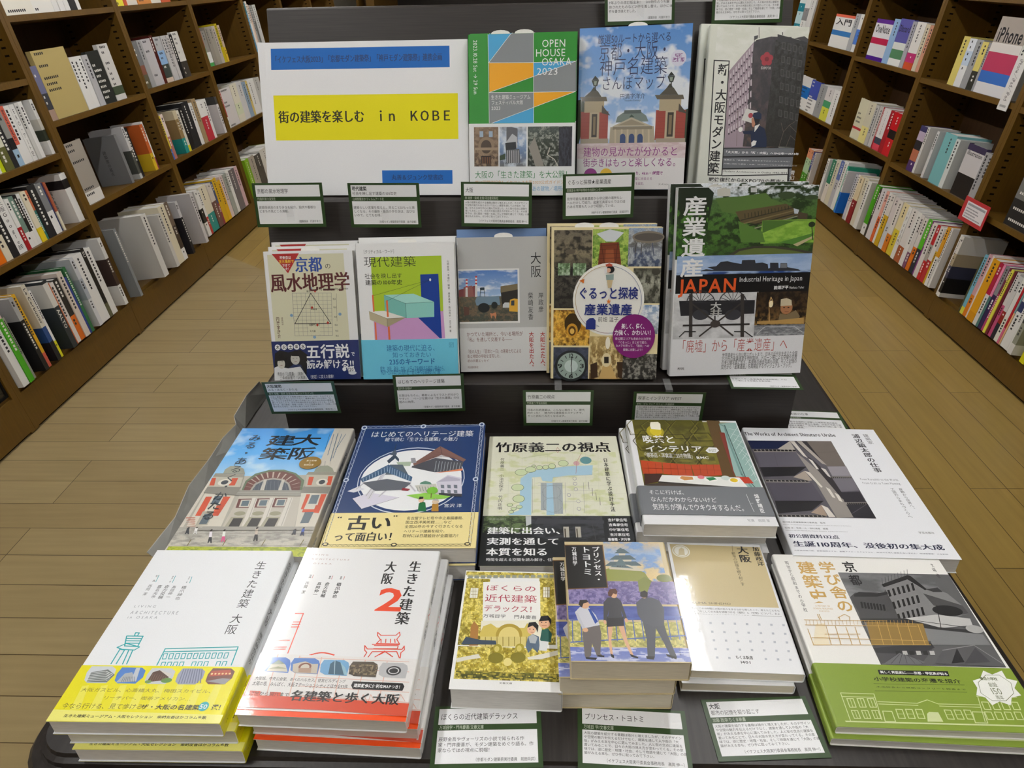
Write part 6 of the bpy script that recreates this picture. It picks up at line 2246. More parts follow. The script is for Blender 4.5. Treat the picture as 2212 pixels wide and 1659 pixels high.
ART['F6'] = dict(w=182.1, h=211.8, base='efeee9', band=(145.6, 211.8, '7f9536'), c='''
p 5d5d5e 643 259 1821 254 1794 1445 636 1456
g 641 267 1628 694 0:727374,1:8a8b8c 5c5d5e 30 12 0.5 0.3 0.03 121
p 4b4b4c 664 813 642 617 720 550 902 535 1018 550 1054 493 1055 818 1025 922 645 900
p 2f2f30 696 579 766 536 949 552 1205 489 1207 517 931 599 693 607
p 7b7b7b 1063 436 1329 323 1479 480 1603 476 1679 530 1754 690 1768 795 1456 908 1025 922 1052 730
p 262627 1044 422 1376 276 1405 291 1493 480 1468 492 1349 341 1051 465
p 3a3a3b 1479 480 1616 448 1640 512 1545 515
l 3a3a3b 40 1055 421 1084 330
l 3a3a3b 40 1094 405 1124 313
l 3a3a3b 40 1134 388 1164 296
l 3a3a3b 40 1174 372 1204 279
l 3a3a3b 40 1214 355 1245 262
l 3a3a3b 40 1254 338 1285 245
l 3a3a3b 40 1294 322 1326 228
l 3a3a3b 40 1334 305 1366 211
l 3a3a3b 40 1374 288 1407 194
p 232324 1071 502 1096 496 1083 589 1055 597
p 232324 1128 482 1153 475 1139 570 1111 579
p 232324 1185 461 1211 455 1195 552 1167 560
p 232324 1243 440 1269 434 1251 534 1223 542
p 232324 1301 420 1327 413 1307 515 1280 524
p 232324 1359 399 1385 392 1364 497 1336 505
p 232324 1055 668 1080 662 1066 755 1039 763
p 232324 1111 648 1136 642 1120 737 1093 745
p 232324 1167 628 1192 622 1175 719 1148 727
p 232324 1224 608 1249 602 1230 702 1203 710
p 232324 1280 588 1306 582 1286 684 1258 692
p 232324 1337 568 1363 562 1341 666 1314 674
p 232324 1040 827 1064 821 1049 914 1022 922
p 232324 1095 808 1119 802 1103 897 1076 905
p 232324 1150 789 1175 783 1156 880 1130 888
p 232324 1205 770 1230 764 1210 863 1184 871
p 232324 1261 750 1286 744 1265 846 1238 854
p 232324 1316 731 1342 725 1319 829 1292 836
p 262627 727 678 750 674 734 758 712 763
p 262627 757 683 780 678 764 763 742 767
p 262627 788 687 811 683 795 767 772 771
p 262627 818 691 841 687 824 771 802 775
p 262627 848 696 871 692 854 776 832 780
p 262627 878 700 901 696 884 780 862 784
p 262627 909 705 931 700 914 784 892 788
p 262627 939 709 962 705 944 788 921 793
p 4a4a4b 1427 537 1754 690 1768 795 1694 815 1461 700
e 242425 1571 767 149 71
p bdbdbb 1079 886 1430 823 1747 864 1730 949 1416 993 1090 920
p 363637 645 900 1105 885 1382 986 1773 1014 1756 1047 1307 1038 655 942
l 222222 70 1494 699 1396 1010
l 2a2a2b 60 1039 887 1782 997
p 7b7c7d 668 942 1773 1063 1782 1190 649 1229
e a8a8a6 1724 999 83 50
p 4e4e50 649 1229 921 1172 1226 1162 1188 1273 1039 1415 634 1456
p 3a3a3c 633 1268 1218 1178 1227 1241 1042 1324 650 1322
p 2c2c2d 834 1293 878 1291 871 1338 825 1339
p b5b5b3 899 1291 943 1289 936 1335 890 1337
p 2c2c2d 964 1288 1008 1287 1000 1333 954 1335
p b5b5b3 1029 1286 1073 1285 1065 1331 1019 1333
p 2c2c2d 1094 1284 1138 1282 1129 1329 1083 1330
p b5b5b3 1159 1282 1203 1280 1194 1327 1148 1328
p 58585a 1142 1427 1288 1270 1606 1196 1790 1404 1788 1441
l 8a8a8a 80 1288 1270 1617 1199 1778 1405
p 47474a 1424 1417 1615 1227 1676 1393
p 2c2c2e 1301 1421 1436 1241 1431 1402
p 68686a 634 1456 862 1315 1063 1414 990 1444
l 3a3a3c 40 663 1443 837 1331
l 3a3a3c 40 737 1440 859 1330
l 3a3a3c 40 811 1438 882 1330
l 3a3a3c 40 885 1435 904 1329
l 3a3a3c 40 958 1433 926 1328
l 3a3a3c 40 1032 1430 949 1327
p efe4c8 175 984 269 972 231 1243 65 1251
p 8f7440 688 941 1245 948 1191 1210 636 1229
l c6a05a 60 74 939 901 926
l c6a05a 60 65 1004 1165 985
l c6a05a 60 229 862 233 931
l c6a05a 60 247 858 250 930
l c6a05a 60 424 899 505 853 546 886 530 930
l c6a05a 60 435 924 439 893
l c6a05a 60 75 1054 72 1248 1204 1210
l c6a05a 60 268 1014 245 1239
l c6a05a 60 360 1011 340 1236
l c6a05a 60 461 1016 447 1232
l c6a05a 60 552 1013 530 1230
l c6a05a 60 223 1115 570 1103
l c6a05a 60 81 1160 1188 1163
l c6a05a 60 799 938 750 1225
l c6a05a 60 887 943 838 1222
l c6a05a 60 985 957 939 1219
l c6a05a 60 1089 954 1040 1215
l c6a05a 60 1189 959 1153 1212
l c6a05a 30 90 944 79 1000
l c6a05a 30 126 943 116 999
l c6a05a 30 163 942 152 998
l c6a05a 30 200 940 189 997
l c6a05a 30 237 939 225 995
l c6a05a 30 274 938 262 994
l c6a05a 30 311 937 299 993
l c6a05a 30 348 936 335 992
l c6a05a 30 384 934 372 991
l c6a05a 30 421 933 408 989
l c6a05a 30 458 932 445 988
l c6a05a 30 495 931 481 987
l c6a05a 30 532 930 518 986
l c6a05a 30 568 928 555 985
l c6a05a 30 605 927 591 983
l c6a05a 30 642 926 628 982
l c6a05a 30 679 925 664 981
l c6a05a 30 715 924 701 980
l c6a05a 30 752 922 737 979
l c6a05a 30 789 921 774 977
l c6a05a 30 826 920 810 976
l c6a05a 30 862 919 846 975
l c6a05a 30 899 918 883 974
l c6a05a 30 936 916 919 973
l c6a05a 30 972 915 956 971
l c6a05a 30 1009 914 992 970
l c6a05a 30 1046 913 1029 969
l c6a05a 30 1082 912 1065 968
l c6a05a 30 1119 910 1101 967
l c6a05a 30 1156 909 1138 965
t 1b1b1d nv 107 99 150 833 明治から昭和までの小学校
t c6a05a bv 273 94 382 716 建築史
t c6a05a bv 511 93 594 826 学び舎の
t 1b1b1d bh 727 90 865 252 京
t 1b1b1d bh 727 292 851 447 都
t 1b1b1d nh 1694 86 1724 152 大
t 1b1b1d nh 1678 160 1719 222 場
t 1b1b1d nh 1685 243 1719 313 修
t c6a05a nh 247 733 396 755 A HISTORY OF
t c6a05a nh 217 768 415 790 SCHOOL BUILDINGS
t c6a05a nh 266 802 368 823 IN KYOTO''', b='''
p 1a1a1a 580 1517 1226 1509 1215 1564 576 1567
t f0f1f2 bh 593 1524 1211 1556 美しく意匠的に——京都・学区民が誇る
t 1f2410 bh 505 1595 1290 1641 小学校建築の変遷を紹介
l 1f2410 30 485 1670 1307 1655
t 1f2410 nh 493 1695 1299 1711 木造校舎から鉄筋コンクリート校舎まで
l 1f2410 30 467 1746 1293 1730
l cdd6a0 70 148 1779 446 1779 416 2038
l cdd6a0 70 148 1779 138 2068
l cdd6a0 70 144 1818 441 1814
l cdd6a0 70 92 2063 1720 2047
l cdd6a0 70 96 2069 1715 2055
l cdd6a0 70 447 1858 795 1862 898 1824 978 1862 1343 1858
l cdd6a0 70 449 1881 792 1883
l cdd6a0 70 980 1882 1331 1882
l cdd6a0 70 1355 1768 1709 1768
l cdd6a0 70 1367 1767 1302 2025
l cdd6a0 80 183 1837 240 1835 236 1922 181 1924 183 1837
l cdd6a0 50 212 1836 208 1923
l cdd6a0 80 275 1833 331 1831 326 1918 272 1920 275 1833
l cdd6a0 50 303 1832 298 1919
l cdd6a0 80 366 1830 423 1828 417 1915 362 1917 366 1830
l cdd6a0 50 395 1829 389 1916
l cdd6a0 80 181 1956 236 1954 235 2032 181 2034 181 1956
l cdd6a0 50 209 1955 208 2033
l cdd6a0 80 271 1953 326 1951 324 2029 270 2031 271 1953
l cdd6a0 50 299 1952 297 2030
l cdd6a0 80 361 1950 416 1948 413 2026 359 2028 361 1950
l cdd6a0 50 389 1949 386 2027
l cdd6a0 80 579 1929 635 1930 626 2018 570 2017 579 1929
l cdd6a0 40 571 1975 631 1974
l cdd6a0 80 1002 1920 1058 1921 1049 2009 994 2008 1002 1920
l cdd6a0 40 994 1966 1054 1965
l cdd6a0 80 665 1926 722 1926 712 2015 656 2014 665 1926
l cdd6a0 40 657 1972 717 1971
l cdd6a0 80 1088 1917 1144 1918 1135 2006 1079 2005 1088 1917
l cdd6a0 40 1079 1963 1139 1962
l cdd6a0 80 752 1923 808 1923 797 2012 741 2011 752 1923
l cdd6a0 40 743 1969 803 1968
l cdd6a0 80 1174 1914 1230 1915 1220 2003 1164 2002 1174 1914
l cdd6a0 40 1165 1960 1225 1959
l cdd6a0 80 1370 1828 1427 1828 1416 1903 1360 1902 1370 1828
l cdd6a0 80 1457 1824 1513 1825 1502 1899 1446 1899 1457 1824
l cdd6a0 80 1544 1821 1600 1822 1588 1896 1532 1896 1544 1821
l cdd6a0 80 1631 1818 1687 1819 1674 1893 1618 1893 1631 1818
l cdd6a0 80 1347 1927 1403 1928 1393 2000 1338 2000 1347 1927
l cdd6a0 80 1433 1924 1489 1925 1478 1997 1423 1997 1433 1924
l cdd6a0 80 1519 1921 1574 1922 1563 1994 1507 1993 1519 1921
l cdd6a0 80 1604 1918 1660 1918 1647 1991 1592 1990 1604 1918
p cdd6a0 834 1965 860 1945 939 1946 941 2038 806 2041
l cdd6a0 80 455 1953 535 1953 527 2053 438 2054 455 1953
l cdd6a0 80 1239 1931 1339 1931 1318 2037 1213 2038 1239 1931
p f0f1ea 1556 1491 1617 1532 1727 1486 1724 1572 1810 1595 1741 1673 1760 1747 1662 1774 1610 1854 1533 1818 1447 1859 1428 1781 1361 1758 1407 1682 1404 1606 1485 1578
l 55602c 40 1554 1541 1678 1537 1739 1617 1703 1729 1594 1809 1474 1813 1412 1737 1443 1625 1554 1541
t 55602c bh 1479 1564 1637 1598 番組小学校
t 55602c nh 1525 1620 1602 1670 創設
t 55602c lh 1503 1676 1608 1745 150
t 55602c nh 1522 1755 1592 1800 周年''')
# standing books: x, y of the foot, turn, lean back, tilt; lying books: x, y of the foot, turn, height of the top cover
STAND = {'B1': (-0.3144, 0.8725, 1.39, 18.05, 0.35), 'B2': (-0.1793, 0.8733, 1.34, 18.12, 0.17), 'B3': (-0.0462, 0.8969, 1.62, 17.07, 0.06), 'B4': (0.0952, 0.876, -1.81, 14.84, 0.34), 'B5': (0.2841, 0.887, 3.63, 13.41, -0.37), 'SG': (-0.244, 1.0181, -2.45, 17.06, 0.2), 'B6': (-0.0204, 0.9989, -3.45, 17.24, 0.5), 'B7': (0.1319, 1.0103, -10.98, 16.06, 2.31), 'B8': (0.2944, 1.0202, -0.07, 15.31, -2.28)}
FLAT = {'O1': (-0.3356, 0.5664, -0.04, 0.8487), 'O2': (-0.1547, 0.5787, 0.95, 0.8496), 'O3': (0.0253, 0.5722, 0.4, 0.8316), 'O4': (0.1963, 0.6102, -0.96, 0.8584), 'O5': (0.3814, 0.5958, -1.65, 0.8252), 'F1': (-0.3417, 0.3609, 0.05, 0.8571), 'F2': (-0.1852, 0.3705, -1.65, 0.853), 'F3': (-0.0285, 0.4142, -1.3, 0.8328), 'F4': (0.0827, 0.4114, 0.15, 0.8775), 'F5': (0.1981, 0.4403, -1.63, 0.8285), 'F6': (0.3534, 0.3874, -1.23, 0.8237)}
# shelf rows: side bay level height front start | gap thickness height colours-from-the-top options
ROWS = '''
-1 1 1 0.165 0.03 2.087 | 0 33 280 e4e4e2 | 0 26 275 e4c7c4:.12,46a41e | 0 15 240 8d8f86 | 46 22 285 a9aaab:.3,1d1d1f C | 0 21 288 d3a31c:.8,c65b48 | 35 24 300 d4cfbf:.55,24467f:.2,1b1d22 C Le Corbusier | 0 16 270 e4e4e2:.75,d7d31c | 61 30 275 2c3338:.04,d6d5d0:.34,2c3338 C AALTO | 0 12 255 c4602a | 0 27 250 dcd6d2 | 0 30 255 2a2a2a:.6,d2691e | 0 31 270 d8cdc2 | 0 13 240 2f3f86 | 0 19 275 2f6b3f | 37 25 290 c9ccd2:.3,a9b0bb:.3,d5d7db C | 0 61 290 e4e4e2 | 0 24 300 1d1d1f:.8,5c5c45 SU | 0 39 290 e4e4e2 | 65 24 300 d9d9d8:.3,3a2a26:.4,e4e4e2 C
-1 1 2 0.545 -0.005 2.248 | 0 86 150 d5690f | 0 35 180 1d1d1f:.5,ddd5bd | 0 36 185 1d1d1f | 0 48 205 e4e4e2 大阪Google辞 | 0 22 188 e4e4e2:.55,a31722 | 0 28 190 6f8a7e:.7,e4e4e2 | 0 20 190 1d1d1f:.72,e4e4e2 | 0 20 188 e4e4e2 | 0 29 190 ddd5bd:.72,dcc21d | 0 15 188 c46a45:.4,2f7068 | 0 48 200 1d1d1f | 0 40 195 77797c:.55,e4e4e2 | 0 9 192 27305f | 0 13 190 a6583c:.6,ddd5bd | 92 40 195 e4e4e2:.12,1d1d1f:.18,e4e4e2 C 海外建築家
-1 1 3 0.815 -0.005 2.446 | 0 41 195 1d1d1f:.75,e4e4e2 | 0 24 190 1d1d1f:.9,e4e4e2 | 0 22 195 d8dcae:.62,c6d416 | 0 47 198 d9d8c4:.6,5b5c2c | 0 30 200 1d1d1f | 0 31 196 8b8c88:.5,1d1d1f:.2,9dbcd6 | 0 24 205 c9604c:.66,e4e4e2 Bernard Rudofsky | 0 32 202 e4e4e2 | 0 27 202 e4e4e2 ERO・アート史 | 0 22 204 c9c9c6 | 0 23 204 e4e4e2 | 40 20 203 e4e4e2:.35,c9c6bd:.2,33382c:.2,e4e4e2 C
-1 2 1 0.165 0.06 2.884 | 0 20 310 7f8488 | 207 45 300 d5d4d0 C | 89 30 262 cfcdca C | 0 65 290 ddd5bd | 0 40 290 6d5e52:.4,3c302a:.4,e4e4e2 | 54 25 270 c9c9cd:.3,1d1b20 C | 145 30 265 cfccce C
-1 2 2 0.585 0 2.884 | 0 129 250 9a938a:.8,d8d6d0 F | 237 22 215 77787a C 建築家の基点 | 57 22 235 d0cfd0:.45,4b4d48:.45,b9bcba C | 0 37 225 1d1d1f | 105 28 215 b9ad84:.0,c2602c:.62,d7b52c C | 0 18 225 e4e4e2:.75,8a2a55
-1 2 3 0.925 0 2.884 | 0 51 200 6b6d8c:.5,3b3d44:.3,a98f80 F | 0 223 250 b7a56c F | 0 30 205 e4e4e2 | 0 31 205 e4e4e2 | 0 35 205 e4e4e2 | 0 43 205 b9b9bc | 0 104 215 2c2e2b F | 0 87 235 d5d3d0:.75,44503c:.15,d5d3d0 F
-1 2 4 1.3 0 2.89 | 0 175 290 e9e6da F | 0 140 290 e9e8e2 F | 0 36 250 e4e4e2 | 0 37 250 e4e4e2 | 0 34 250 e4e4e2 | 0 53 250 1d1d1f | 0 32 250 e4e4e2
-1 3 1 0.165 0.03 3.719 | 0 39 250 e4e4e2:.4,2a2a2a:.3,e4e4e2 | 0 26 240 e4e4e2:.6,b5332c | 0 95 250 ddd5bd:.6,2f8a80 | 0 56 240 d0c8c0:.4,6b4a44 | 0 28 240 3d4d78:.5,8a3340 | 0 58 250 c9a21a | 0 44 225 d1a21b | 0 45 240 d7c4c4 | 0 54 240 9aa09a | 0 47 250 e4e4e2 | 0 80 240 6a6468 | 0 50 240 c9a8ac
-1 3 2 0.59 0 3.689 | 0 25 215 d8c53a:.75,2f64b5 | 0 31 220 d9c9c2:.5,a86a60 | 105 40 215 c9bda0:.2,8a734a:.45,1f8a86 C | 0 34 210 d8d4c8:.85,d8cf2c | 0 57 215 1d1d1f | 0 83 235 1d1d1f | 0 43 220 e4e4e2 | 0 50 235 a08a66 | 0 90 215 e4e4e2:.4,b22a38 | 0 33 215 e4e4e2 | 114 30 205 3d3c3b:.2,d3cfd2 C
-1 3 3 0.935 0 3.689 | 0 61 210 6d6f70:.5,7a4a3a:.2,55503a F | 0 46 215 9a9a9c | 0 96 215 b5b3b6 F | 0 35 225 4d1812 | 0 76 215 b5b6b8:.3,8fb4dc:.3,3c4540:.3,d3bfae F | 0 33 215 bdbbbc | 0 29 215 bdbbbc | 0 34 215 c2bfbf | 0 35 215 1d1d1f | 0 81 225 d5d3ce:.65,3d3833 F
-1 3 4 1.3 0 3.689 | 0 74 200 dfd33a F | 0 34 200 cf5d3c | 0 105 210 d8d3c8 | 0 140 205 c9803c F | 0 109 205 dcd8cf | 0 104 205 c95d3a
-1 4 1 0.165 0.03 4.48 | 0 65 240 7fae25 | 0 100 240 a9a196 | 0 104 230 4c4a46 | 0 146 240 d5d3cc | 0 115 240 97a356
-1 4 2 0.6 0 4.48 | 0 29 215 a8433f:.7,e4e4e2 | 0 164 220 d6d2d2 F | 0 103 225 dad6c4:.5,cfd6b8:.3,dad6c4 | 0 99 225 cfcfd0 | 0 59 215 8fa3b8 | 0 34 215 c9b36a | 0 124 215 e4e4e2 | 0 111 210 bcbcb8
-1 4 3 0.95 0 4.48 | 0 28 205 b04034:.5,3f8a4c | 0 58 190 8a8780:.6,e4e4e2:.3,3d9a4a | 0 50 205 8f8a80 | 0 62 205 99948a | 0 48 205 b5ada6 | 0 38 215 b5a412 | 0 28 205 c9b3a0:.6,d8b53a
-1 5 3 0.955 0 5.284 | 0 44 300 12697a:.2,4d8fb3 F | 0 34 310 e3ded6 | 0 27 290 d9b9a3 | 0 28 285 9a9a98 | 0 41 285 5b5c5c | 0 59 285 c9c9c7
-1 6 4 1.3 0 6.077 | 0 193 205 3a3430 | 0 165 215 e4e4e2:.5,3a3a3a:.3,e4e4e2 F | 0 53 200 5a4a3a | 0 215 215 a8ad2e:.5,d8d8c8 F | 0 71 215 e4e4e2 | 0 36 215 8a9a5a | 0 4 215 e4e4e2 | 0 4 210 2a2a30 | 0 4 205 d08a4a
1 1 1 0.13 0.03 2.215 | 0 53 265 e4e4e2 | 0 30 270 c83030:.4,d8d414 | 0 28 270 e4e4e2:.55,d8d414 | 45 24 275 9a9c8c:.2,2a2828:.35,8f9182:.3,dcdcda C | 0 15 275 e4e4e2 | 0 18 270 e4e4e2 | 0 27 262 dcdce0:.3,2b3560:.15,e4e4e2 | 0 9 262 7aa0a0:.5,e0b080 | 0 12 262 b01420:.75,d86a8a | 0 25 255 e3e3df:.6,dfe0d4 | 0 22 255 cfd0d0:.55,8a1d1a:.2,1d2230 | 0 19 262 d8d4d2:.5,c0507a | 0 13 262 6a1a30 | 0 16 262 e0dc50 | 0 17 262 6a2040:.4,a83a6a | 0 23 262 8a8a90:.45,2d1c52 | 0 14 262 e88ab0:.5,4a7a78 | 0 24 262 a8103f:.5,e0dedc | 0 45 262 d89a18:.85,c98a10 | 0 14 265 e3d9d6 | 0 25 265 d0a0a8:.65,d87a1c | 0 22 255 6fb0c8:.88,d8d84a | 0 11 240 4a4a30 | 147 20 272 d8d6d2:.28,a89a80:.2,3a3c50:.2,1a1a1d:.25,e4e4e2 C | 0 16 272 e4e4e2
1 1 2 0.51 0 2.515 | 0 266 225 6f6f6c:.55,1f1d1c F
1 2 1 0.135 0.04 3.004 | 0 16 272 e4e4e2 | 0 24 270 d89a20:.5,e4e4e2 | 0 16 255 c9c4c0:.4,c9a020 | 0 33 255 dcd8d6:.6,b02a30 | 0 25 255 b9242c:.35,a8a29a:.3,b92020 | 0 35 255 dedad6 | 0 18 255 7a2a7a | 0 36 255 4fb020:.55,1e2a3a | 0 32 250 dcd8d4:.55,d8741c | 0 28 255 dad6d4:.7,7a4a6a | 0 38 258 e4e4e2 | 0 58 258 e0dcda:.7,a0522d | 0 35 255 e4e4e2 iPad入門 | 0 63 258 e3d6a8:.5,d8c43a | 0 42 258 e0dcd8:.65,d87a1c | 0 48 262 d8d0d0:.5,cfd3d8 | 0 44 262 dcd6d0:.4,c9a21a | 0 28 262 e4e4e2 | 0 28 262 e6a89a:.5,d8602c | 0 57 262 d6d3d6 | 0 23 250 37332c | 0 48 262 3f9a18:.78,e4e4e2
1 2 2 0.515 0 3.004 | 0 35 205 9b9a9c | 0 28 205 9b9a9c | 0 138 215 3b3350:.12,c9c6c8:.45,1d1b1e Fillustration | 60 35 212 cfd4d2 C | 0 101 222 78b4b8 | 53 22 212 cfcfd0 C | 70 22 212 d5d4d0 C | 0 62 210 3a3560:.12,b9a9c0:.2,26242a:.2,b06a50:.25,4a2f66
1 2 3 0.92 0 3.084 | 0 30 285 d9dbd4 | 0 212 290 a39a92:.33,d8d4d0:.12,b03a5a:.25,3a6ab8:.15,d9d9dc FiPhone | 0 19 190 8f8f92 | 0 46 190 cfc06a:.6,2a2a22 | 0 51 195 97989a | 0 57 195 d3d8e0:.25,b9c9dc:.3,d8d9da F | 0 55 200 cfc06a
1 3 1 0.135 0.04 3.834 | 0 44 255 dcdcd8 | 0 52 262 d2cdb8 | 0 53 255 d8c9a6:.5,7d1018 | 0 27 255 e0dcd4 | 0 27 250 b9b9c6 | 100 20 240 d9d9dc:.5,1c6fd0 C | 0 22 262 2f9a7c | 0 52 280 e4e4e2 | 0 53 270 5a70b0:.4,b8b8c0 | 0 62 262 d3ceb8 | 0 55 250 2b7a60:.55,e0d8d0 | 32 33 240 e4e4e2
1 3 2 0.525 0 3.834 | 0 94 212 b81420:.4,1f1a1c:.2,c01c28 | 0 54 212 9a1420 | 0 78 212 d9d6d6:.7,3a4050:.15,c84050 YouTube入門 | 0 17 212 a8202c | 0 46 210 c6c4c2 | 0 41 210 b9b9b8 | 0 92 215 c9c4ae:.6,d9cf86 | 0 122 215 d3cfb4:.7,b8323a:.06,d3cfb4 F
1 3 3 0.935 0 3.85 | 0 40 208 c08a72 | 0 41 210 c9c0a8 | 0 94 215 dcdad6:.65,b0306a:.2,c0502c | 0 43 215 9a9aa2 | 0 147 220 5a58a0:.5,d8dcd8:.15,4f7f5a:.2,e4e4e2 FDiscord | 0 72 215 8fb0d6 | 0 216 205 5a2a86:.1,dcdbe0:.35,b02048:.15,d9d8dc:.3,4a1c86 FOneNote
1 4 1 0.135 0.04 4.664 | 0 20 225 d3cfcc | 0 28 225 2f3f86:.5,2f5a1c | 0 46 230 d08a66:.25,a9c9a0:.4,3f8a1c | 0 52 230 d08a66:.25,a9c9a0:.4,3f8a1c
1 4 2 0.535 0 4.664 | 0 120 195 e4e4e2 | 0 118 195 d8d4d4:.4,4a9a6a:.2,d8d850 | 0 132 195 9a9c9e | 0 168 200 3a4aa0:.55,e4e4e2 F | 0 210 205 dcdcdc:.3,1d70c0:.35,e4e4e2 F
1 4 3 0.95 0 4.664 | 0 71 200 e4e4e2:.4,4a78c8:.4,e4e4e2 | 0 66 200 a9acb0 | 0 307 185 e06a50:.08,e4e4e2:.4,3a78b8:.15,e4e4e2 F入門
1 5 3 0.96 0 5.546 | 0 100 255 d9d9d6 | 0 104 260 e4e4e2:.3,8a8a8a:.3,e4e4e2 | 0 130 260 d8e4e4:.2,1d7a8a:.2,bcd8dc:.3,1d7a8a'''

# ------------------------------------------------------------------ the room
TZ, Z1, Z2 = .804, .890, 1.120          # heights of the table top and of the two treads of the riser
mb = MB(); mb.box(-2.75, 2.75, -2.5, 9.3, -.05, 0); struct('floor', mb, 'plank_floor')
mb = MB(); mb.box(-2.75, 2.75, -2.5, 9.3, 2.78, 2.84); struct('ceiling', mb, 'ceiling_paint')
for nm, b in (('wall_left', (-2.8, -2.75, -2.5, 9.3)), ('wall_right', (2.75, 2.8, -2.5, 9.3)), ('wall_front', (-2.75, 2.75, -2.55, -2.5)), ('wall_back', (-2.75, 2.75, 9.3, 9.35))):
    mb = MB(); mb.box(*b, 0, 2.78); struct(nm, mb, 'wall_paint')
lamp0 = None
for x, side in ((-1.12, 'left'), (.67, 'right')):
    for k in range(8):
        y = -1.6 + 1.35 * k; M = Matrix.Translation((x, y, 2.78))
        lab = f'white ceiling tube lamp, number {k + 1} from the front in the row over the {side} aisle'
        if lamp0 is None:
            lamp0 = thing('ceiling_lamp', lab, 'lamp', M, 'tube lamps in two rows on the ceiling')
            b = MB(); b.prism([(-.05, 0), (-.09, -.045), (.09, -.045), (.05, 0)], 'y', -.62, .62); b.build('housing', 'white_metal', lamp0, fix=True)
            b = MB(); b.prism([(.02 * math.cos(a * math.pi / 5), -.068 + .02 * math.sin(a * math.pi / 5)) for a in range(10)], 'y', -.6, .6); b.build('tube', 'tube_light', lamp0, fix=True)
        else: copy_tree(lamp0, M, lab)

# ------------------------------------------------------------------ the leaning bookcases along both aisles
LEAN = math.radians(6.6); FOOT = {-1: -1.80, 1: 1.772}; SIDE = {-1: 'left', 1: 'right'}
EDGE = {-1: [1.26, 2.06, 2.857, 3.662, 4.453, 5.257, 6.05, 6.85, 7.65], 1: [1.33, 2.15, 2.977, 3.807, 4.637, 5.457, 6.28, 7.1]}
SHELF = {-1: [[.165, .60, .95, 1.30], [.165, .545, .815, 1.09, 1.40], [.165, .585, .925, 1.30], [.165, .59, .935, 1.30], [.165, .60, .95, 1.30], [.165, .60, .955, 1.30], [.165, .60, .955, 1.30], [.165, .60, .955, 1.30]],
         1: [[.13, .51, .915, 1.28], [.13, .51, .915, 1.28], [.135, .515, .92, 1.28], [.135, .525, .935, 1.29], [.135, .535, .95, 1.29], [.135, .54, .96, 1.30], [.135, .54, .96, 1.30]]}
NTH = ['nearest', 'first', 'second', 'third', 'fourth', 'fifth', 'sixth', 'seventh', 'eighth']
def case_frame(s, y):
    up = Vector((s * math.sin(LEAN), 0, math.cos(LEAN))); out = Vector((-s * math.cos(LEAN), 0, math.sin(LEAN))); al = up.cross(out)
    return frame(al, up, out, (FOOT[s], y, 0))          # local: x along the case, y up the case, z out into the aisle
def make_case(s, i):
    ya, yb = EDGE[s][i], EDGE[s][i + 1]; L = yb - ya - .001; H = 2.15; D = .29
    nm = f'{NTH[i]} {SIDE[s]} bookcase'
    lab = f'brown wooden bookcase leaning back along the {SIDE[s]} aisle, {"the one nearest the camera" if i == 0 else NTH[i] + " bay in view counting away"}'
    r = thing('bookcase', lab, 'bookcase', case_frame(s, ya + .0005 if s < 0 else yb - .0005), f'leaning bookcases in the {SIDE[s]} row')
    for x in (0, L - .022):
        b = MB(); b.box(x, x + .022, .006, H, -D, 0, mi=0)
        fx = x + .0222 if x == 0 else x - .0002
        for row in (-.035, -D + .045):
            for k in range(70):
                y = .17 + .027 * k; z0, z1 = row - .009, row + .009
                q = [(fx, y, z0), (fx, y, z1), (fx, y + .007, z1), (fx, y + .007, z0)]
                b.add(q if x > 0 else q[::-1], [(0, 1, 2, 3)], mi=1)
        b.build('side_panel', ['case_wood', 'case_slot'], r)
    b = MB(); b.box(.022, L - .022, .006, H, -D, -D + .008); b.build('back_panel', 'case_back', r)
    pt = SHELF[s][i][0] - .016
    b = MB(); b.box(.022, L - .022, .012, pt, -.02, 0); b.build('plinth', 'case_wood', r)
    b = MB(); b.box(.03, L - .03, .0, .012, -.2, -.012); b.build('kick_gap', 'kick_black', r)
    for t in SHELF[s][i] + [1.68, H]:
        low = t == SHELF[s][i][0]
        b = MB(); b.box(.022, L - .022, t - (.022 if not low else .03), t, -D + .008, -.001 if not low else -.010); b.build('shelf', 'case_wood', r)
    if s < 0 and i == 0:
        b = MB(); b.box(.03, L - .026, .17, .60, -.012, -.007); d = b.build('glass_door', 'smoked_glass', r)
        b = MB(); b.box(L - .034, L - .026, .17, .60, -.014, -.004); b.box(.03, L - .026, .163, .172, -.014, -.004); b.build('door_edge', 'kick_black', d)
    return r
for s in (-1, 1):
    for i in range(len(EDGE[s]) - 1): make_case(s, i)
# a case closing the far end, with a white box on it, and the dark back of the next display behind the table
r = thing('bookcase', 'brown bookcase standing across the far end of the shop behind everything', 'bookcase', Matrix.Translation((-1.9, 8.5, 0)))
for x in (0, 1.0, 2.0, 2.9, 3.8):
    b = MB(); b.box(x - .012, x + .012, 0, .3, 0, 2.1); b.build('side_panel', 'case_wood', r)
for z in (.15, .55, .95, 1.27, 1.7, 2.08):
    b = MB(); b.box(.012, 3.788, .002, .3, z, z + .024); b.build('shelf', 'case_wood', r)
b = MB(); b.box(.012, 3.788, .30, .31, 0, 2.1); b.build('back_panel', 'case_back', r)
b = MB(); b.box(-.16, .16, -.1, .1, 0, .24); o = b.build('storage_box', 'plastic_white'); o.location = (-1.72, 8.62, 1.295)
tag(o, 'plain white storage box standing on the far end bookcase shelf', 'box')
r = thing('display_gondola', 'dark display unit with brown upright standing behind the stepped riser', 'display unit', Matrix.Translation((0, 1.75, 0)))
for x in (-.372, .482):
    b = MB(); b.box(x, x + .018, 0, .32, 0, 1.78); b.build('side_panel', 'case_wood', r)
